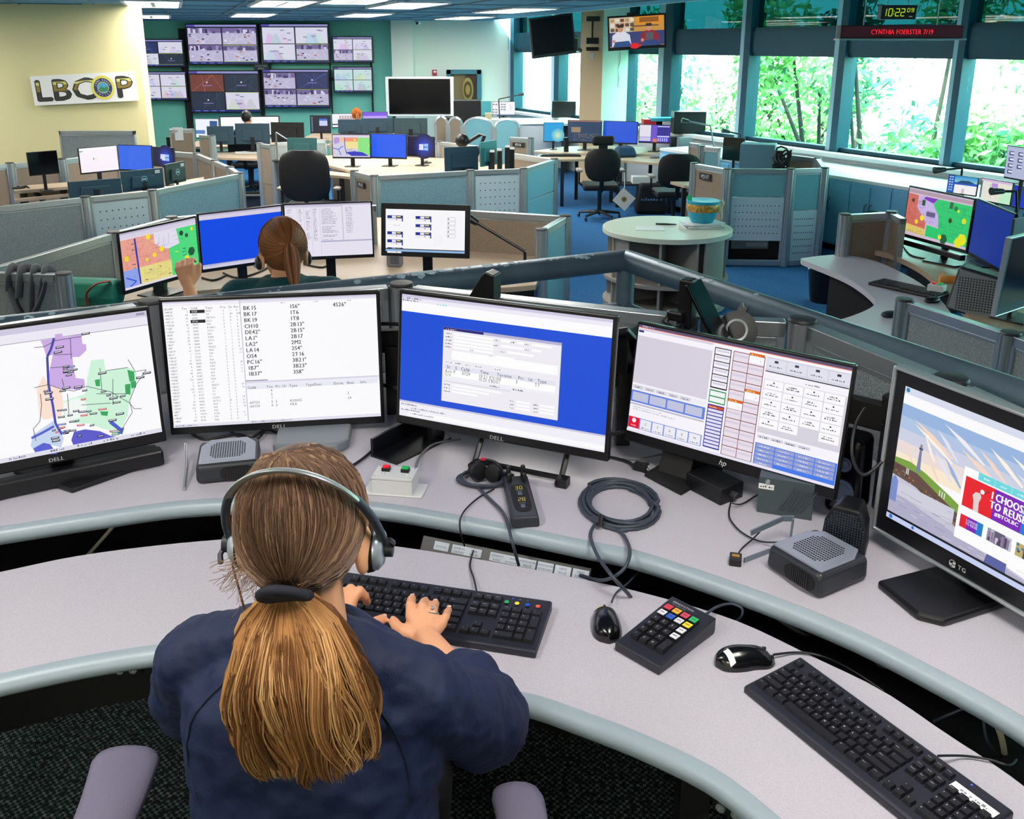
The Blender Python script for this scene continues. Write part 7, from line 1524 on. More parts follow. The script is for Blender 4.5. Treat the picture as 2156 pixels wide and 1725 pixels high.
p=at(1555,712,1.06); t=thing('dial_timer','round black dial with a silver ring leaning behind the phone console monitor','timer',(p.x,p.y+.01,1.08),R_(-32)); k=MB(); k.X=Matrix.Rotation(R_(70),4,'X'); k.lathe([(.034,0),(.058,0),(.060,.012),(.036,.014)],36); k.prism([(-.012,.05),(.012,.05),(.02,.075),(.008,.07),(.0,.085),(-.008,.068)],0,.012); k.build('case',M_blk,t,smooth=40); k=MB(); k.X=Matrix.Rotation(R_(70),4,'X'); k.lathe([(.026,.012),(.036,.012),(.034,.018),(.027,.017)],32,cap=False); k.build('ring',M_alu,t,smooth=50); k=MB(); k.X=Matrix.Rotation(R_(70),4,'X'); k.lathe([(.001,.013),(.026,.013)],24); k.build('dial',mat('dial_face',(96,116,122),.6,noise=(120,(50,74,74),.4,.6)),t)
# jack panel in the gap
A0,A1=at(880,1140,.735),at(1240,1212,.735); d_=(A1-A0); L_=d_.length; rz=math.atan2(d_.y,d_.x); c=(A0+A1)/2
t=thing('socket_strip','black jack panel with white port labels in the gap between the desks','panel',(c.x,c.y+.01,.70),rz); Xp=Matrix.Rotation(R_(-38),4,'X')
k=MB(); k.X=Xp; k.box((0,.012,0),(L_,.02,.085)); k.build('housing',M_blk,t,bevel=.002)
k=Canvas(L_,.085); k.X=Xp@Matrix.Translation((0,.001,0))
LB=[('JOYSTICK',None),('ADMIN PC','USB PORT'),('MAIN','MOUSE'),('ADMIN PC','AUDIO'),('MAIN','KEYBOARD'),('RADIO/ADMIN','MOUSE'),('RADIO/ADMIN','KEYBOARD'),('VERTE','MOUSE'),('VERTE','KEYPAD')]
xs=[.13,.24,.33,.47,.56,.65,.75,.85,.95]
for (a_,b_),x in zip(LB,xs):
    k.rect(x-.048,.10,x+.042,.34,(188,196,208)); k.text(a_,x-.003,.21 if b_ else .27,.0072,(40,44,56),adj='c',wx=.85)
    if b_: k.text(b_,x-.003,.32,.0072,(40,44,56),adj='c',wx=.85)
k.build('port_labels',M_print,t)
for i,x in enumerate(xs): k=MB(); k.X=Xp; k.box(((x-.5)*L_-.002,-.001,-.012),(.026,.006,.03)); k.box(((x-.5)*L_-.002,-.004,-.012),(.012,.006,.016)) if i in(1,4,6) else None; k.build('jack',M_dk if i not in(1,4) else M_alud,t,bevel=.001)
for i,x in enumerate((.18,.33,.50,.65,.75,.85)): k=MB(); k.X=Xp; k.tube([((x-.5)*L_,-.006,-.012),((x-.5)*L_+.005,-.03,-.02),((x-.5)*L_+.02,-.03,-.06)],.0045,8); k.build('plug',M_blk,t,smooth=50)
cable('cream cable crossing the dark gap at left',[(252,1092,.70),(220,1130,.66),(186,1168,.62),(150,1210,.5)],.7,.005,M_cabt)
cable('grey-brown cable sagging through the dark gap at right',[(1595,1262,.72),(1660,1318,.64),(1760,1368,.6),(1850,1400,.62),(1935,1412,.70)],.7,.005,M_cabg)
cable('slate cable crossing the gap at the lower right, upper',[(1965,1520,.66),(2010,1500,.68),(2045,1486,.70)],.7,.003,M_cable); cable('cream cable hanging in the gap at the right photo edge',[(2092,1510,.70),(2110,1560,.66),(2118,1620,.55),(2120,1700,.3)],.7,.0055,M_cabt)
cable('slate cable in the gap at the right photo edge, left of the cream one',[(2070,1505,.70),(2078,1560,.66),(2110,1605,.60),(2130,1650,.5)],.7,.003,M_cable)
cable('slate cable in the gap below the keypad',[(1500,1180,.6),(1520,1260,.6),(1545,1310,.6)],.6,.003,M_cable); cable('dark grey cable hanging in the gap left of the keypad',[(1420,1195,.62),(1412,1230,.6),(1408,1262,.55)],.6,.003,M_cabg)
# ---- keyboards, mice, keypad
M_key=mat('key_black',(24,25,31),.42); M_kb=mat('keyboard_shell',(34,36,48),.42)
def key(mb,x,y,w,d,h,z0):
    a=.0012; tw,td=w/2-.0028,d/2-.0030
    vs=[(x-w/2+a,y-d/2+a,z0),(x+w/2-a,y-d/2+a,z0),(x+w/2-a,y+d/2-a,z0),(x-w/2+a,y+d/2-a,z0),(x-tw,y-td+.0006,z0+h),(x+tw,y-td+.0006,z0+h),(x+tw,y+td+.0012,z0+h),(x-tw,y+td+.0012,z0+h)]
    mb.add(vs,[(0,3,2,1),(4,5,6,7),(0,1,5,4),(1,2,6,5),(2,3,7,6),(3,0,4,7)])
U=.01905
def layout():
    K=[]
    f=[('Esc',0,1)]+[('F%d'%(i+1),2+i+(.5 if i>3 else 0)+(.5 if i>7 else 0),1) for i in range(12)]+[('PrtSc',15.25,1),('ScrLk',16.25,1),('Pause',17.25,1)]
    K+=[(l,x,0,w,1) for l,x,w in f]
    x=0
    for l in list('`1234567890-=')+['Bksp']: w=2 if l=='Bksp' else 1; K.append((l,x,1.4,w,1)); x+=w
    x=0
    for l in ['Tab']+list('QWERTYUIOP[]')+['\\']: w=1.5 if len(l)>1 or l=='\\' else 1; K.append((l,x,2.4,w,1)); x+=w
    x=0
    for l in ['Caps']+list("ASDFGHJKL;'")+['Enter']: w={'Caps':1.75,'Enter':2.25}.get(l,1); K.append((l,x,3.4,w,1)); x+=w
    x=0
    for l in ['Shift']+list('ZXCVBNM,./')+['Shift ']: w={'Shift':2.25,'Shift ':2.75}.get(l,1); K.append((l,x,4.4,w,1)); x+=w
    x=0
    for l,w in (('Ctrl',1.25),('Win',1.25),('Alt',1.25),('',6.25),('Alt',1.25),('Win',1.25),('Menu',1.25),('Ctrl',1.25)): K.append((l,x,5.4,w,1)); x+=w
    for j,rw in enumerate((('Insert','Home','PgUp'),('Delete','End','PgDn'))):
        for i,l in enumerate(rw): K.append((l,15.25+i,1.4+j,1,1))
    K+=[('^',16.25,4.4,1,1),('<',15.25,5.4,1,1),('v',16.25,5.4,1,1),('>',17.25,5.4,1,1)]
    for j,rw in enumerate((('Num','/','*','-'),('7','8','9'),('4','5','6'),('1','2','3'))):
        for i,l in enumerate(rw): K.append((l,18.5+i,1.4+j,1,1))
    K+=[('+',21.5,2.4,1,2),('Ent',21.5,4.4,1,2),('0',18.5,5.4,2,1),('.',20.5,5.4,1,1)]
    return K
LEG=Canvas(.1,.1); 
def keyboard(loc,rz,sc,scd,lab,extra=None):
    t=thing('keyboard',lab,'keyboard',loc,rz); Wd=22.5*U*sc+.018*sc; Dp=6.4*U*scd+.034*scd
    x0=-Wd/2+.009*sc; y0=Dp/2-.016*scd
    k=MB(); k.loft([[(sx*Wd/2*f,sy*Dp/2*f2,z+(.010 if sy>0 else 0)*g) for sx,sy in ((-1,-1),(1,-1),(1,1),(-1,1))] for z,f,f2,g in ((0,.995,.985,0),(.004,1,1,0),(.013,1,1,1),(.0165,.985,.95,1))]); k.build('shell',M_kb,t,bevel=.003,bseg=3)
    M_leg=mat('key_lettering',(215,218,228),.5); cnt=0; rest=MB(); rest.mats=[M_key,M_leg]
    for l,x,y,w,d in layout():
        cnt+=1; k=MB() if cnt<=100 else rest; k.mats=[M_key,M_leg]; k.cur=0
        cx=x0+(x+w/2)*U*sc; cy=y0-(y+d/2)*U*scd; z0=.0155+.010*(cy+Dp/2)/Dp
        key(k,cx,cy,w*U*sc,d*U*scd,.0075,z0); k.cur=1
        s=.0052*sc if len(l)==1 else .0031*sc; X=cx-w*U*sc/2+.0045*sc; Y=cy+d*U*scd/2-.0085*scd if len(l)==1 else cy+d*U*scd/2-.0070*scd
        for ch in l.strip():
            vs,fs,wd=glyphs(ch); k.add([(X+v[0]*s,Y+v[1]*s,z0+.0077) for v in vs],fs); X+=wd*s
        if k is not rest: k.build('key',None,t)
    o=rest.build('keys',None,t); o['kind']='stuff'
    if extra: extra(t,Wd,Dp)
    return t
def ex1(t,Wd,Dp):
    for i,cc in enumerate(((30,170,90),(230,220,50),(30,80,210),(230,90,60))): k=MB(); k.lathe([(.001,.0268),(.0052,.0268),(.005,.0276),(.001,.0278)],16,c=(Wd/2-.082*1.12+i*.0225,Dp/2-.030,0)); k.build('dot_sticker',mat('dot%d'%i,cc,.5),t)
    for i in range(3): k=MB(); k.lathe([(.0005,.0262),(.0018,.0262),(.0005,.0268)],8,c=(Wd/2-.082+i*.016,Dp/2-.014,0)); k.build('indicator_light',mat('led_blue',(60,80,220),.3,emit=((60,80,255),1.0)) if i==0 else M_grey,t)
z=.765; TR=at(1156,1267,z);BR=at(1131,1373,z);L_=at(742,1208,z); dx=(TR-L_).normalized(); rz=math.atan2(dx.y,dx.x); dy=V_((dx.y,-dx.x,0)); 
sc1=1.115; W1_=22.5*U*sc1+.018*sc1; c=(TR+BR)/2-dx*W1_/2; c.x+=.002
KB1=keyboard((c.x,c.y,ZK),rz,sc1,1.06,'black keyboard with four coloured dots under the typing hands',ex1)
def ex2(t,Wd,Dp):
    k=Canvas(.075,.017); k.X=Matrix.Translation((Wd/2-.045,Dp/2-.034,.0268))@Matrix.Rotation(-PI/2,4,'X'); k.rect(0,0,1,1,(236,238,242)); k.squiggle(.2,.65,.6,.35,(120,120,130),rng); k.build('paper_label',M_print,t)
    k=MB(); k.lathe([(.0005,.0262),(.0018,.0262),(.0005,.0268)],8,c=(Wd/2-.065,Dp/2-.010,0)); k.build('indicator_light',mat('led_blue',(60,80,220),.3,emit=((60,80,255),1.0)),t)
TL=at(1687,1388,z);TR=at(2133,1712,z);BL=at(1581,1450,z); dx=(TR-TL).normalized(); rz=math.atan2(dx.y,dx.x); dn=V_((dx.y,-dx.x,0)); c=TL+dx*(.427/2)+dn*.073
keyboard((c.x,c.y,ZK),rz,.965,.93,'black keyboard with a white paper label at the lower right of the desk',ex2)
cable('dark cable from the top of the dotted keyboard into the gap',[(1004,1248,.77),(998,1220,.755),(990,1195,.752),(992,1176,.75),(1000,1150,.70)],.75,.0022,M_cabk)
cable('dark cable from the labelled keyboard at the right photo edge',[(1975,1592,.765),(2030,1592,.752),(2085,1600,.752),(2125,1612,.75),(2140,1600,.70)],.75,.002,M_cabk)
def mouse(c,rz,s,lab,col=None,kind='o',label=None):
    t=thing('mouse',lab,'computer mouse',(c.x,c.y,ZK),rz); k=MB(); rings=[]
    for j in range(17):
        v=-1+2*j/16; y=v*.058*s; wd=(.031 if kind=='o' else .030)*s*max(1-abs(v)**2.6,.0)**.5*(1+.12*(-v)) if kind=='o' else .029*s*max(1-abs(v)**3.2,0)**.5*(1-.14*math.cos(v*PI*.9)*0-.13*math.exp(-((v-.15)/.28)**2)); h=(.036 if kind=='o' else .034)*s*max(1-abs(v+.12)**2.2,.02)**.5
        wd=max(wd,.002); h=max(h,.004); bend=0 if kind=='o' else .006*math.sin(v*2.2)
        rings.append([(bend+wd*math.cos(a),y,max(0.001,h*math.sin(a)) if a<PI else .001) for a in list(np.linspace(0,PI,15))+[PI*1.5]])
    k.loft(rings); k.build('shell',mat('mouse_gloss_black',(10,11,14),.22,coat=.4),t,smooth=70)
    k=MB(); k.X=Matrix.Translation((.0 if kind=='o' else .004,.034*s,.0235*s)); k.ell((0,0,0),(.0035,.008,.005),12,8); k.build('wheel',M_dk,t,smooth=60)
    if label:
        lc,tx,yy,ww,ang=label; k=Canvas(ww,.011); k.X=Matrix.Translation((0,yy,.0))@Matrix.Rotation(ang,4,'Z')
        # sticker that follows the curved shell
        k=MB(); k.mats=[mat('sticker_%d'%lc[0],lc,.5)]; n_=9
        def hz(x,y):
            v=y/(.058*s); wd=(.031)*s*max(1-abs(v)**2.6,.01)**.5*(1-.12*v); h=(.036 if kind=='o' else .034)*s*max(1-abs(v+.12)**2.2,.02)**.5; return h*math.sqrt(max(1-(x/wd)**2,.05))+.0012
        A_=[];B_=[]
        for i in range(n_):
            x=-ww/2+ww*i/(n_-1)
            for L2,oy in ((A_,.0055),(B_,-.0055)): X=x*math.cos(ang)-oy*math.sin(ang); Y=yy+x*math.sin(ang)+oy*math.cos(ang); L2.append((X,Y,hz(X,Y)))
        k.loft([A_,B_],cap=False,close=False); k.build('sticker',None,t)
    return t
c=at(1276,1316,.75); mouse(c,R_(0),1.0,'glossy black mouse with a yellow sticker left of the keypad',label=((240,215,30),'',.034,.044,0))
cable('slate cable from the yellow-stickered mouse into the gap',[(1288,1268,.76),(1298,1248,.75),(1322,1228,.75),(1345,1205,.70)],.75,.0022)
c=at(1568,1390,.75); mouse(c,R_(-72),1.06,'long black mouse with a white handwritten sticker above the labelled keyboard',kind='l',label=((235,238,240),'',-.040,.046,0))
cable('dark cable from the long mouse running into the gap at right',[(1628,1379,.755),(1680,1374,.75),(1730,1382,.75),(1790,1410,.72),(1860,1455,.7)],.75,.0022,M_cabk)
# keypad
TLk,TRk,BLk,BRk=at(1415,1262,.782),at(1490,1297,.782),at(1308,1352,.765),at(1394,1404,.765)
dx=((TRk-TLk)+(BRk-BLk)).normalized(); rz=math.atan2(dx.y,dx.x); c=(TLk+TRk+BLk+BRk)/4; w=.108; dpt=.190
t=thing('keypad','black programmable keypad with coloured keys on the desk','keypad',(c.x,c.y,ZK),rz)
k=MB(); k.loft([[(sx*w/2*f,sy*dpt/2*f,z_+(.018 if sy>0 else 0)*g) for sx,sy in ((-1,-1),(1,-1),(1,1),(-1,1))] for z_,f,g in ((0,.98,0),(.006,1,.2),(.018,1,1),(.021,.97,1))]); k.build('shell',M_kb,t,bevel=.004,bseg=3)
k=Canvas(.08,.014); k.X=Matrix.Translation((-.005,dpt/2-.020,.0395))@Matrix.Rotation(-PI/2+.09,4,'X'); k.text('GENOVATION',.06,.5,.0075,(205,208,215)); k.text('ControlPad CP24',.1,.95,.0042,(150,155,165)); k.build('printed_name',M_print,t)
CK={(0,0):(222,60,80),(1,0):(240,175,50),(2,0):(210,70,95),(3,0):(50,180,100),(0,1):(225,225,235),(1,1):(40,90,190),(2,1):(225,225,235),(3,1):(245,215,40),(3,2):(225,225,235),(3,3):(225,225,235)}
num={(0,2):'1',(1,2):'2',(2,2):'3',(0,3):'4',(1,3):'5',(2,3):'6',(0,4):'7',(1,4):'8',(2,4):'9',(0,5):'*',(1,5):'0',(2,5):'#'}
for j in range(6):
    for i in range(4):
        if i==3 and j==5: continue
        dd=2 if (i==3 and j==4) else 1
        x=(i-1.5)*.0205; y=dpt/2-.046-j*.0212-(dd-1)*.0106; z0=.0195+.018*(y+dpt/2)/dpt
        k=MB(); lc=CK.get((i,j)); k.mats=[M_key,mat('key_lettering',(215,218,228),.5)]
        if lc: k.mats=[M_key,mat('capcol_%d_%d_%d'%lc,lc,.45),mat('key_text_dark',(70,60,80),.5)]
        key(k,x,y,.0200,.0205*dd,.010,z0)
        if lc: k.cur=1; k.box((x,y,z0+.0106),(.0155,.0155,.0016)); k.cur=2; [k.add([(x-.005+q_*.0025,y-.001,z0+.0117),(x-.0032+q_*.0025,y-.001,z0+.0117),(x-.0032+q_*.0025,y+.002,z0+.0117),(x-.005+q_*.0025,y+.002,z0+.0117)],[(0,1,2,3)]) for q_ in range(4)]
        else:
            k.cur=1; vs,fs,wd=glyphs(num.get((i,j),'-')); k.add([(x-.004+v[0]*.007,y-.001+v[1]*.007,z0+.0103) for v in vs],fs)
        k.build('key',None,t)
cable('slate cable looping from the right corner of the keypad into the gap',[(1486,1294,.78),(1510,1278,.77),(1540,1272,.765),(1562,1282,.76),(1560,1300,.74),(1545,1312,.70)],.77,.003)
# ================================================================== smaller things on the main floor
def bx(name,lab,cat,p,d,m,rz=0,bev=.004,part='body',grp=None):
    t=thing(name,lab,cat,p,rz,grp); MB().box((0,0,d[2]/2),d).build(part,m,t,bevel=bev); return t
def lamp_desk(lab,base,elbow,head,r=.011,m=None):
    t=thing('desk_lamp',lab,'lamp',base); k=MB(); k.lathe([(.001,0),(.07,0),(.07,.012),(.02,.02),(.012,.03)],18,c=(0,0,0)); k.build('base',m or M_blk,t,smooth=40)
    k=MB(); k.tube([base+V_((0,0,.01)),elbow],r,8); k.tube([elbow,head],r,8); k.build('arm',m or M_alud,t,world=True,smooth=60)
    d_=(head-elbow).normalized(); k=MB(); k.tube([head,head+d_*.10],[.022,.034],10,sx=1.5); k.build('lamp_head',m or M_blk,t,world=True,smooth=50); return t
# second desk
p=at(62,598,ZP); q=P2(62,572); t=thing('scarf','grey knitted scarf draped over the fabric panel at left','scarf',(q.x,q.y,ZP)); k=MB(); M_sc=mat('scarf_grey',(84,86,90),.95,bump=(200,.5))
for dx,l1,l2,r_ in ((-.10,.10,.06,.035),(-.03,.14,.10,.04),(.04,.28,.05,.03),(.10,.20,.12,.028)): k.tube(cr([V_((q.x+dx*.8-.03,q.y-.05,ZP-l1)),V_((q.x+dx,q.y-.045,ZP-.02)),V_((q.x+dx,q.y,ZP+.02)),V_((q.x+dx+.02,q.y+.045,ZP-.03)),V_((q.x+dx,q.y+.05,ZP-l2))],4),r_,8,sx=.5)
k.tube(cr([V_((q.x-.10,q.y-.05,ZP-.08)),V_((q.x-.06,q.y-.07,ZP-.22)),V_((q.x+.0,q.y-.07,ZP-.26)),V_((q.x+.08,q.y-.06,ZP-.14)),V_((q.x+.12,q.y-.05,ZP-.04))],4),.028,8,sx=.5); k.build('knit',M_sc,t,world=True,smooth=70)
p=at(196,640,ZD); t=thing('tote_bag','green bag with a brown strap and a pale tag beside the ribbed post','bag',p,R_(-8)); k=MB(); k.loft([[(sx*.19*f,sy*.08*f2,z_) for sx,sy in((-1,-1),(1,-1),(1,1),(-1,1))] for z_,f,f2 in ((0,.9,1),(.06,1,1),(.15,1,.7),(.17,.95,.3))]); k.build('body',mat('bag_green',(16,110,90),.6),t,bevel=.012,bseg=3)
k=MB(); k.tube(cr([V_((.02,-.09,.02)),V_((.03,-.10,.10)),V_((.10,-.09,.16)),V_((.17,-.05,.17))],4),.014,6,sx=.5); k.build('strap',mat('strap_brown',(120,50,34),.6),t,smooth=60); k=MB(); k.box((-.12,-.085,.10),(.08,.01,.11)); k.build('tag',mat('tag_cream',(200,205,180),.7),t)
p=at(338,612,ZD); t=thing('pen_holder','green pen cup with sticking-out leaves in front of the map monitor','cup',p); k=MB(); k.lathe([(.02,0),(.045,0),(.055,.10),(.048,.10),(.04,.02)],20); k.build('cup',mat('cup_green',(60,110,90),.5),t,smooth=40); k=MB(); [k.tube([V_((a*.02,0,.05)),V_((a*.05,.0,.12)),V_((a*.09,-.01,.15))],[.012,.018,.006],6) for a in(-1,.2,1)]; k.build('leaf',mat('leaf_grey_green',(70,96,84),.6),t,smooth=60)
p=at(832,560,ZD); t=bx('desk_speaker','small grey speaker standing left of the icon touch monitor','speaker',p,(.11,.09,.15),M_grey,R_(-10),.012); k=MB(); [k.box((.01,-.0465,.03+.012*j),(.07,.002,.004)) for j in range(9)]; k.build('grille',M_dk,t)
a=at(1108,600,ZD+.02); lamp_desk('black-armed desk lamp right of the icon touch monitor',V_((a.x,a.y+.3,ZD)),atY(1105,530,a.y+.3),atY(1005,470,a.y+.4),m=M_blk)
p=at(900,585,ZD); bx('headset_stand','low black base below the icon touch monitor','stand',p,(.22,.12,.03),M_blk,0,.008)
for lb_,pts in (('black cable drooping left of the second woman\'s neck',[(470,575),(500,585),(540,575),(570,560)]),('black cable drooping below the pale list monitor of the second desk',[(640,556),(680,563),(700,548)]),('black cable under the corner of the second blue monitor',[(425,585),(450,590),(475,580)])):
    t=thing('cable',lb_,'cable',at(*pts[0],ZD+.007)); k=MB(); k.tube(cr([V_(at(u,v,ZD+.007)) for u,v in pts],4),.007,6); k.build('cord',M_cabk,t,world=True,smooth=60)
# right workstation
p=at(1882,520,ZD+.03); t=bx('desk_speaker','small dark upright speaker left of the big city map monitor','speaker',V_((p.x,p.y,ZD+.06)),(.10,.09,.20),M_dk,R_(-20),.02); k=MB(); k.box((-.0,-.02,-.015),(.13,.09,.012)); k.box((0,0,-.005),(.02,.02,.02)); k.build('foot',M_dk,t); k=MB(); k.X=Matrix.Translation((0,-.046,.13)); k.box((0,0,0),(.06,.004,.10)); k.build('front_grille',M_blk2,t)
def kb_simple(lab,c,rz,w=.44,d=.15,m=None,z=None):
    t=thing('keyboard',lab,'keyboard',c,rz); MB().box((0,0,.011),(w,d,.022)).build('shell',M_blk,t,bevel=.005); k=MB()
    for j in range(6):
        for i in range(22):
            if j==5 and 4<i<10: continue
            k.box((-w/2+.02+(i+.5)*(w-.04)/22,d/2-.02-j*(d-.035)/5.4,.026),((w-.04)/22*.8,.016,.008))
    k.build('keys',m or M_dk,t); return t
p=at(1912,612,ZD); kb_simple('black keyboard on the horseshoe desk at right',p,R_(-54),.50,.17)
p=at(1955,620,ZD); t=bx('button_box','small white box with red and green buttons on the horseshoe desk','switch box',V_((p.x+.05,p.y,ZD)),(.10,.09,.07),M_lg,R_(-40),.005)
for s,cc in((-1,(226,20,36)),(1,(20,170,70))): MB().box((s*.02,0,.075),(.022,.03,.012)).build('button',mat('button_red' if s<0 else 'button_green',cc,.25),t)
p=at(1962,637,ZD); t=thing('mouse','black mouse right of the keyboard on the horseshoe desk','computer mouse',p,R_(-70)); k=MB(); k.ell((0,0,.016),(.034,.06,.022),16,10); k.build('shell',M_blk,t,smooth=60)
p=at(1872,667,ZD); t=thing('mouse','grey mouse partly hidden by the ribbed post right of the white wing','computer mouse',p,R_(20)); k=MB(); k.ell((0,0,.016),(.06,.034,.022),16,10); k.build('shell',M_dk,t,smooth=60)
p=at(2010,596,ZD+.03); t=thing('strap','bright orange strap lying on the rear desk edge at right','strap',p,R_(12)); k=MB(); k.tube(cr([V_((-.16,-.05,.005)),V_((-.12,.0,.05)),V_((-.06,.02,.02)),V_((.05,.0,.02)),V_((.14,.04,.03))],5),.030,6,sx=.22); k.build('webbing',mat('orange_web',(245,130,30),.6),t,smooth=50)
FL,FR=at(2022,668,ZD+.02),at(2072,690,ZD+.02); t=thing('desk_speaker','grey mesh-fronted speaker leaning beside the silver-rimmed touch screen','speaker',(FL.x+.10,FL.y+.05,ZD),R_(-38),rx=0); k=MB(); k.box((0,.06,.15),(.28,.15,.28),ry=R_(10)); k.build('body',M_dk,t,bevel=.02,bseg=3); k=MB(); k.box((0,-.018,.15),(.25,.006,.25),ry=R_(10)); k.build('front_grille',mat('grille_grey',(130,134,138),.5,metal=.3),t,bevel=.002)
k=MB(); [k.box(((i-6)*.016,-.022,.15+(j-6)*.016),(.008,.002,.008)) for i in range(13) for j in range(13)]; k.build('grille_holes',M_blk2,t)
cable('thin dark cable on the rear desk at right running under the big map monitor',[(1895,505,ZD+.035),(1915,535,ZD+.035),(1950,545,ZD+.035),(2000,553,ZD+.035),(2060,562,ZD+.035)],ZD,.005,M_cabk)
cable('white cable crossing the gap at the right workstation',[(1972,612,ZD+.02),(1995,618,ZD),(2010,628,ZD-.06),(2030,625,ZD+.02)],ZD,.006,M_white)
p=at(1740,640,ZF); t=thing('wastebasket','black wastebasket on the carpet left of the horseshoe desk','bin',V_((p.x,p.y+.1,ZF))); k=MB(); k.lathe([(.02,0),(.12,0),(.16,.30),(.165,.31),(.15,.30),(.11,.02)],24); k.build('bin',M_blk,t,smooth=40)
p=at(537,412,ZF+.3); t=thing('wastebasket','black-rimmed bin standing left of the narrow tan end panel','bin',(p.x,p.y,ZF)); k=MB(); k.box((0,0,.15),(.32,.28,.3),taper=1.12); k.build('bin',M_dk,t,bevel=.01); k=MB(); k.tube([V_((x*.19,y*.17,.31)) for x,y in((-1,-1),(1,-1),(1,1),(-1,1),(-1,-1))],.018,6); k.build('rim',M_blk,t)
t=thing('cable','green hose-like cable resting over the short tan panel at right','cable',P2(1860,450)); k=MB(); k.tube(cr([V_(atY(u,v,8.6)) for u,v in((1822,450),(1838,447),(1855,452),(1868,468),(1871,474))],5),.02,8); k.build('cord',mat('hose_green',(20,80,70),.5),t,world=True,smooth=60)
p=at(1803,458,ZF); office_chair('black chair beyond the right workstation, only its arm pad showing',(p.x+.1,9.4,ZF),R_(60),top=atY(1803,425,9.4).z-ZF,w=.36,arms=False)
# lamps with long arms
def lampx(lab,b,e,h,Y,z=ZD,**k): 
    B=V_(atY(*b,Y)); E_=V_(atY(*e,Y)); H_=V_(atY(*h,Y)); return lamp_desk(lab,V_((B.x,B.y,z)),E_,H_,**k)
lampx('long grey-armed lamp left of the PD17 cubicle',(1510,308),(1496,265),(1450,256),13.2)
lampx('black lamp above the small black monitor behind PD17',(1562,288),(1560,283),(1536,278),12.6,m=M_blk)
lampx('grey lamp above the far white screen by the window',(1052,214),(1050,209),(1092,200),18.0,z=.50,m=M_blk)
lampx('black lamp over the small blue desktop monitor at right',(2027,370),(2026,354),(1990,357),8.9,m=M_blk)
lampx('black lamp in front of the violet map monitor at right',(2156,414),(2140,403),(2112,403),7.9,m=M_blk)
lampx('grey-armed lamp standing on the desk left of the high-backed chair',(585,350),(581,279),(608,296),12.3,z=.42)
lampx('dark lamp lying low in front of the dark logo monitor',(898,347),(897,344),(960,360),12.1,z=.42,m=M_blk)
lampx('black lamp base on the tan desk at far left',(42,412),(56,392),(76,408),9.9,z=.42,m=M_blk)
t=thing('desk_lamp','black articulated lamp with round head above the centre back monitors','lamp',atY(1003,330,11.4)); k=MB(); k.tube([V_(atY(u,v,11.4)) for u,v in((1003,330),(1020,286),(1010,284),(975,306))],.022,8); k.build('arm',M_blk,t,world=True); k=MB(); k.ell(V_(atY(973,296,11.4)),(.085,.06,.085),14,10); k.build('lamp_head',M_blk,t,world=True,smooth=60)
# round-topped partitions by the far desk, drawn with arched tops
def arch(a,b,Y,lab,m,zbot):
    A_,B_=atY(*a,Y),atY(*b,Y); w=B_.x-A_.x; t=thing('partition_panel',lab,'partition panel',((A_.x+B_.x)/2,Y,ZF),0,None); H=A_.z-ZF
    pts=[(-w/2,0),(w/2,0)]+[(w/2*math.cos(q),H-.02+.14*math.sin(q)) for q in np.linspace(0,PI,12)]
    MB().prism(pts,-.03,.03,axis='y').build('fabric_tile',m,t); k=MB(); k.tube([V_((x,0,z_)) for x,z_ in pts[2:]],.035,6); k.box((-w/2,0,H/2),(.05,.07,H)); k.box((w/2,0,H/2),(.05,.07,H)); k.build('frame',M_alu,t)
arch((917,262),(941,262),16.2,'tan arched panel, left of the pair near the far desk',M_fabt,0); arch((945,264),(972,264),15.9,'tan arched panel, right of the pair near the far desk',M_fabt,0); arch((978,265),(1036,266),15.6,'wide teal arched panel near the far window desk',M_fabc,0); arch((1043,268),(1092,284),15.2,'teal panel sloping down right of the wide arched one',M_fabc,0)
for u0,u1,v,Y,lab in ((405,600,294,16.0,'far desk with the very wide white monitor'),(645,830,281,17.1,'far desk with the red-haired person\'s monitors'),(700,905,287,16.2,'desk carrying the three monitor backs at centre'),(960,1200,250,18.0,'white far desk below the windows with papers')):
    A_,B_=atY(u0,v,Y),atY(u1,v,Y); z_=ZD if Y<17.5 else .50; w=B_.x-A_.x; t=thing('desk',lab,'desk',((A_.x+B_.x)/2,Y,ZF)); MB().box((0,0,z_-ZF-.02),(w,1.3,.04)).build('desk_top',M_white if Y>17.5 else M_desk2,t)
    for sx in(-1,1): MB().box((sx*w*.45,0,(z_-ZF-.04)/2),(.05,.7,z_-ZF-.04)).build('leg',M_under,t)
# far desk things
def fb(name,lab,cat,u,v,Y,d,m,rz=0,z=None): 
    p=atY(u,v,Y); return bx(name,lab,cat,V_((p.x,p.y,z if z is not None else p.z)),d,m,rz)
fb('printer','black printer with a shiny tray left of the teal monitor back','printer',985,256,17.4,(.5,.4,.42),M_blk,z=.50); fb('paper_stack','white papers on the far window desk','papers',1115,252,17.2,(.6,.3,.02),M_lg,.2,z=.50); fb('cup','cream cup in front of the teal arched panel','cup',1028,262,17.2,(.12,.12,.2),mat('cup_cream',(205,196,150),.6),z=.50); fb('telephone','pale telephone right of the cream cup','telephone',1048,256,17.2,(.3,.25,.09),M_lg,z=.50)
fb('telephone','dark telephone left of the printer','telephone',955,258,17.3,(.4,.3,.12),M_blk,z=.50)
fb('organizer','two-slot black letter tray standing on the far window sill','organizer',1186,246,18.3,(.46,.3,.30),M_blk,z=.55); fb('organizer','two-slot dark letter tray beside the lamp left of PD17','organizer',1448,272,14.9,(.50,.3,.34),M_blk,z=.55)
for i in (0,1,2): pass
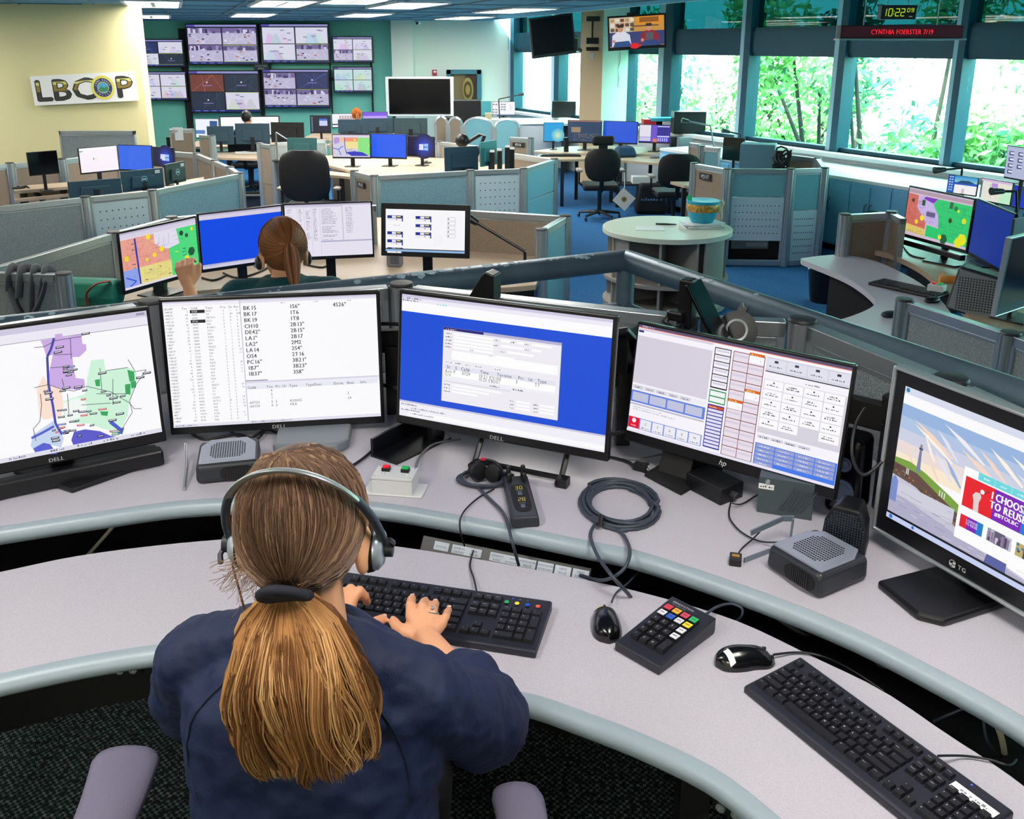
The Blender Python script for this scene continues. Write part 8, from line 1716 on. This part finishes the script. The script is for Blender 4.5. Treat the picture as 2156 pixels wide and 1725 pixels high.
fb('binder','red binder stack on the sill right of the column','binders',1372,262,15.2,(.30,.3,.20),mat('binder_red',(190,24,44),.5),z=.55); fb('box','white document box beside the red binders','box',1400,262,15.2,(.34,.3,.17),M_white,z=.55); fb('folder','teal folder on top of the white document box','folder',1395,244,15.2,(.42,.32,.05),mat('folder_teal',(60,170,200),.5),z=.72)
fb('speaker','small black speaker right of the application monitor','speaker',1418,320,14.3,(.12,.12,.26),M_blk,z=ZD); fb('monitor','small square bright-framed display right of the black speaker','display',1440,320,14.2,(.22,.08,.26),M_grey,.3,z=ZD)
fb('speaker','slim black speaker between the cyan and code monitors','speaker',1192,311,14.6,(.07,.1,.22),M_blk,z=ZD)
kb_simple('dark keyboard before the cyan and code monitors',at(1180,329,ZD-.03),0,.62,.16); t=thing('bag','blue folded bag on the desk right of the headrest chair','bag',at(1315,330,ZD-.03)); k=MB(); k.box((0,0,.08),(.36,.26,.16),taper=.7,rz=.2); k.build('body',mat('bag_blue',(22,56,88),.8),t,bevel=.05,bseg=3)
t=thing('mouse','pale blue mouse near the four column monitors','computer mouse',at(1378,333,ZD-.03)); k=MB(); k.ell((0,0,.02),(.08,.05,.03),12,8); k.build('shell',M_grey,t,smooth=60)
# equipment behind the centre and PD17 panels
for i,(u,v0,v1,Y,l) in enumerate(((1036,318,360,10.4,'first'),(1052,315,360,10.5,'second'),(1068,308,360,10.6,'third'),(1078,312,355,10.8,'rightmost'))):
    a,b=atY(u,v0,Y),atY(u,v1,Y); bx('computer_tower',l+' from left of the slim black towers behind the dotted centre panel','computer',V_((a.x,Y,ZF)),(.055,.25,a.z-ZF),M_blk)
a=atY(1598,302,11.2); bx('equipment_rack','pale blue paper-topped equipment stack behind the PD17 panels','equipment',V_((a.x,11.2,ZF)),(.40,.3,a.z-ZF),mat('rack_blue',(90,130,150),.5),R_(-20)); a=atY(1640,315,11.1); bx('equipment_rack','black cable-hung unit right of the paper-topped stack','equipment',V_((a.x,11.1,ZF)),(.12,.25,a.z-ZF),M_blk,R_(-20))
t=thing('cable','tangle of black cables on the unit behind the PD17 panels','cable',a); k=MB(); rr_=random.Random(4)
for i in range(7): k.tube(cr([a+V_((rr_.uniform(-.12,.12),-.15,rr_.uniform(-.3,.06))) for _ in range(5)],3),.012,5)
k.build('cord',M_cabk,t,world=True,smooth=60)
for i,(u,v,lab) in enumerate(((585,322,'open papers on the far tan desk, left sheet'),(520,320,'open papers on the far tan desk before the grey backs'))): p=at(u,v+2,ZD); bx('paper_sheet',lab,'paper',p,(.35,.28,.01),M_lg,.3*i)
p=at(95,396,ZD); fb('mug','pale mug beside the small dark monitor','mug',70,388,10.7,(.11,.11,.14),M_lg,z=ZD)
a=at(379,308,ZD); bx('sewing_machine' if 0 else 'telephone','black telephone set on the small far desk at left','telephone',V_((a.x,a.y,ZD)),(.34,.26,.16),M_blk)
q=P2(378,290); a=atY(375,282,14.80); t=thing('notice','pale notice pinned on the short far tan panel','notice',(a.x,a.y,a.z)); MB().box((0,0,0),(.16,.008,.2)).build('sheet',M_lg,t)
p=at(1745+0,0,0) if 0 else None
# leaflet with a badge hanging under the centre-right desk, and a black bag
a=atY(1314,420,12.3); t=thing('card','white card with a gold badge hanging under the desk beside the headrest chair','card',a,R_(0)); k=Canvas(.22,.22); k.X=Matrix.Rotation(R_(40),4,'Y'); k.rect(0,0,1,1,(225,222,214)); k.circ(.5,.5,.17,(170,140,80)); k.circ(.5,.5,.10,(110,90,60)); k.build('print',M_print,t); k=MB(); k.X=Matrix.Rotation(R_(40),4,'Y'); k.box((0,.004,0),(.22,.006,.22)); k.build('board',M_lg,t); k=MB(); k.tube([V_((0,0,.14)),V_((.02,.2,ZD-a.z-.05))],.005,5); k.build('string',M_lg,t)
a=at(1365,445,ZF); t=thing('bag','black bag with white lettering-like marks under the desk right of the hanging card','bag',V_((a.x,13.3,ZF))); k=MB(); k.box((0,0,.22),(.45,.25,.44),taper=.85); k.build('body',M_blk2,t,bevel=.05,bseg=3); k=Canvas(.34,.06); k.X=Matrix.Translation((0,-.128,.22)); rr_=random.Random(8); k.squiggle(.05,.8,.9,.7,(90,130,170),rr_); k.build('marks',M_print,t)
for u,v,lab,d in ((1355,378,'grey-white box under the desk right of the headrest chair',(.34,.2,.10)),): a=atY(u,v,13.4); t=bx('box',lab,'box',V_((a.x,13.4,a.z-.05)),d,M_lg); MB().box((0,0,-.01),(.8,.3,.02)).build('shelf',M_under,t); MB().box((.38,0,(ZF-a.z+.05)/2),(.02,.3,a.z-.05-ZF)).build('shelf_side',M_under,t)
# ------------------------------------------------------------------ trees outside the windows
LF=[mat('foliage_%d'%i,c,.7) for i,c in enumerate(((120,180,90),(180,220,130),(50,120,80),(220,240,190)))]
for m in LF:
    b=m.node_tree.nodes['Principled BSDF']; b.inputs['Transmission Weight'].default_value=0; b.inputs['Subsurface Weight'].default_value=0
M_bark=mat('bark',(74,66,60),.9)
rt=random.Random(21)
TL_=['small-leaved tree outside the window left of the column','tree outside behind the column','tree outside the window right of the column','dark-branched tree outside the second pane right of the column','tree with a thick dark limb outside the third pane','broad tree outside behind the red ticker window','low bushy tree outside below the red ticker window','tall pale tree outside the window at the right photo edge','tree outside beyond the right photo edge window','young tree outside the far left window']
tp=[(-4.5+11.5,2.6),(8.5,3.2),(6.0,3.6),(4.0,3.0),(2.3,4.2),(.6,3.2),(-.6,4.6),(-1.8,3.0),(-3.6,3.8),(12.5,4.5)]
for i,(tt,off) in enumerate(tp):
    p=wpt(tt,-off); t=thing('tree',TL_[i],'tree',(p.x,p.y,-6.0),0,None); k=MB(); k.mats=LF
    H0=rt.uniform(-.2,1.2)
    cen=[(V_((rt.gauss(0,.95),rt.gauss(0,.95),6+H0+rt.gauss(.6,1.15))),rt.uniform(.35,.85)) for _ in range(12)]
    for c_,r_ in cen:
        sh=rt.choice([0,0,1,1,2,3])
        for n_ in range(360):
            d_=V_((rt.gauss(0,1),rt.gauss(0,1),rt.gauss(0,1))).normalized()*r_*rt.uniform(.4,1.05); a=c_+d_; s1=V_((rt.gauss(0,1),rt.gauss(0,1),rt.gauss(0,1))).normalized(); s2=s1.orthogonal().normalized(); l=rt.uniform(.05,.12); w=l*.42
            k.cur=sh if rt.random()<.7 else rt.choice([0,1,2,3]); k.add([a-s1*l,a+s2*w,a+s1*l,a-s2*w],[(0,1,2,3)])
    k.build('foliage',None,t)
    k=MB(); k.tube([V_((0,0,0)),V_((.1,.1,3)),V_((0,.2,6+H0))],[.22,.17,.10],8)
    for c_,r_ in cen[:10]: m_=V_((c_.x*.4,c_.y*.4,4.2+H0+rt.uniform(-.4,.6))); k.tube(cr([V_((.05,.1,3.2)),m_,c_],3),[.07,.065,.06,.05,.04,.03,.02],6)
    k.build('trunk',M_bark,t,smooth=60)
struct('ground_outside',MB().box((10,14,-6.1),(60,70,.2)),mat('ground_pale',(150,160,120),.9))
t=thing('desk','desk of the upper right workstation behind the big city map monitor','desk',(4.6,8.6,ZF)); MB().box((0,0,ZD-ZF-.02),(1.1,1.2,.04)).build('desk_top',M_desk2,t)
for sx in(-1,1): MB().box((sx*.5,0,(ZD-ZF-.04)/2),(.05,1.0,ZD-ZF-.04)).build('leg',M_under,t)
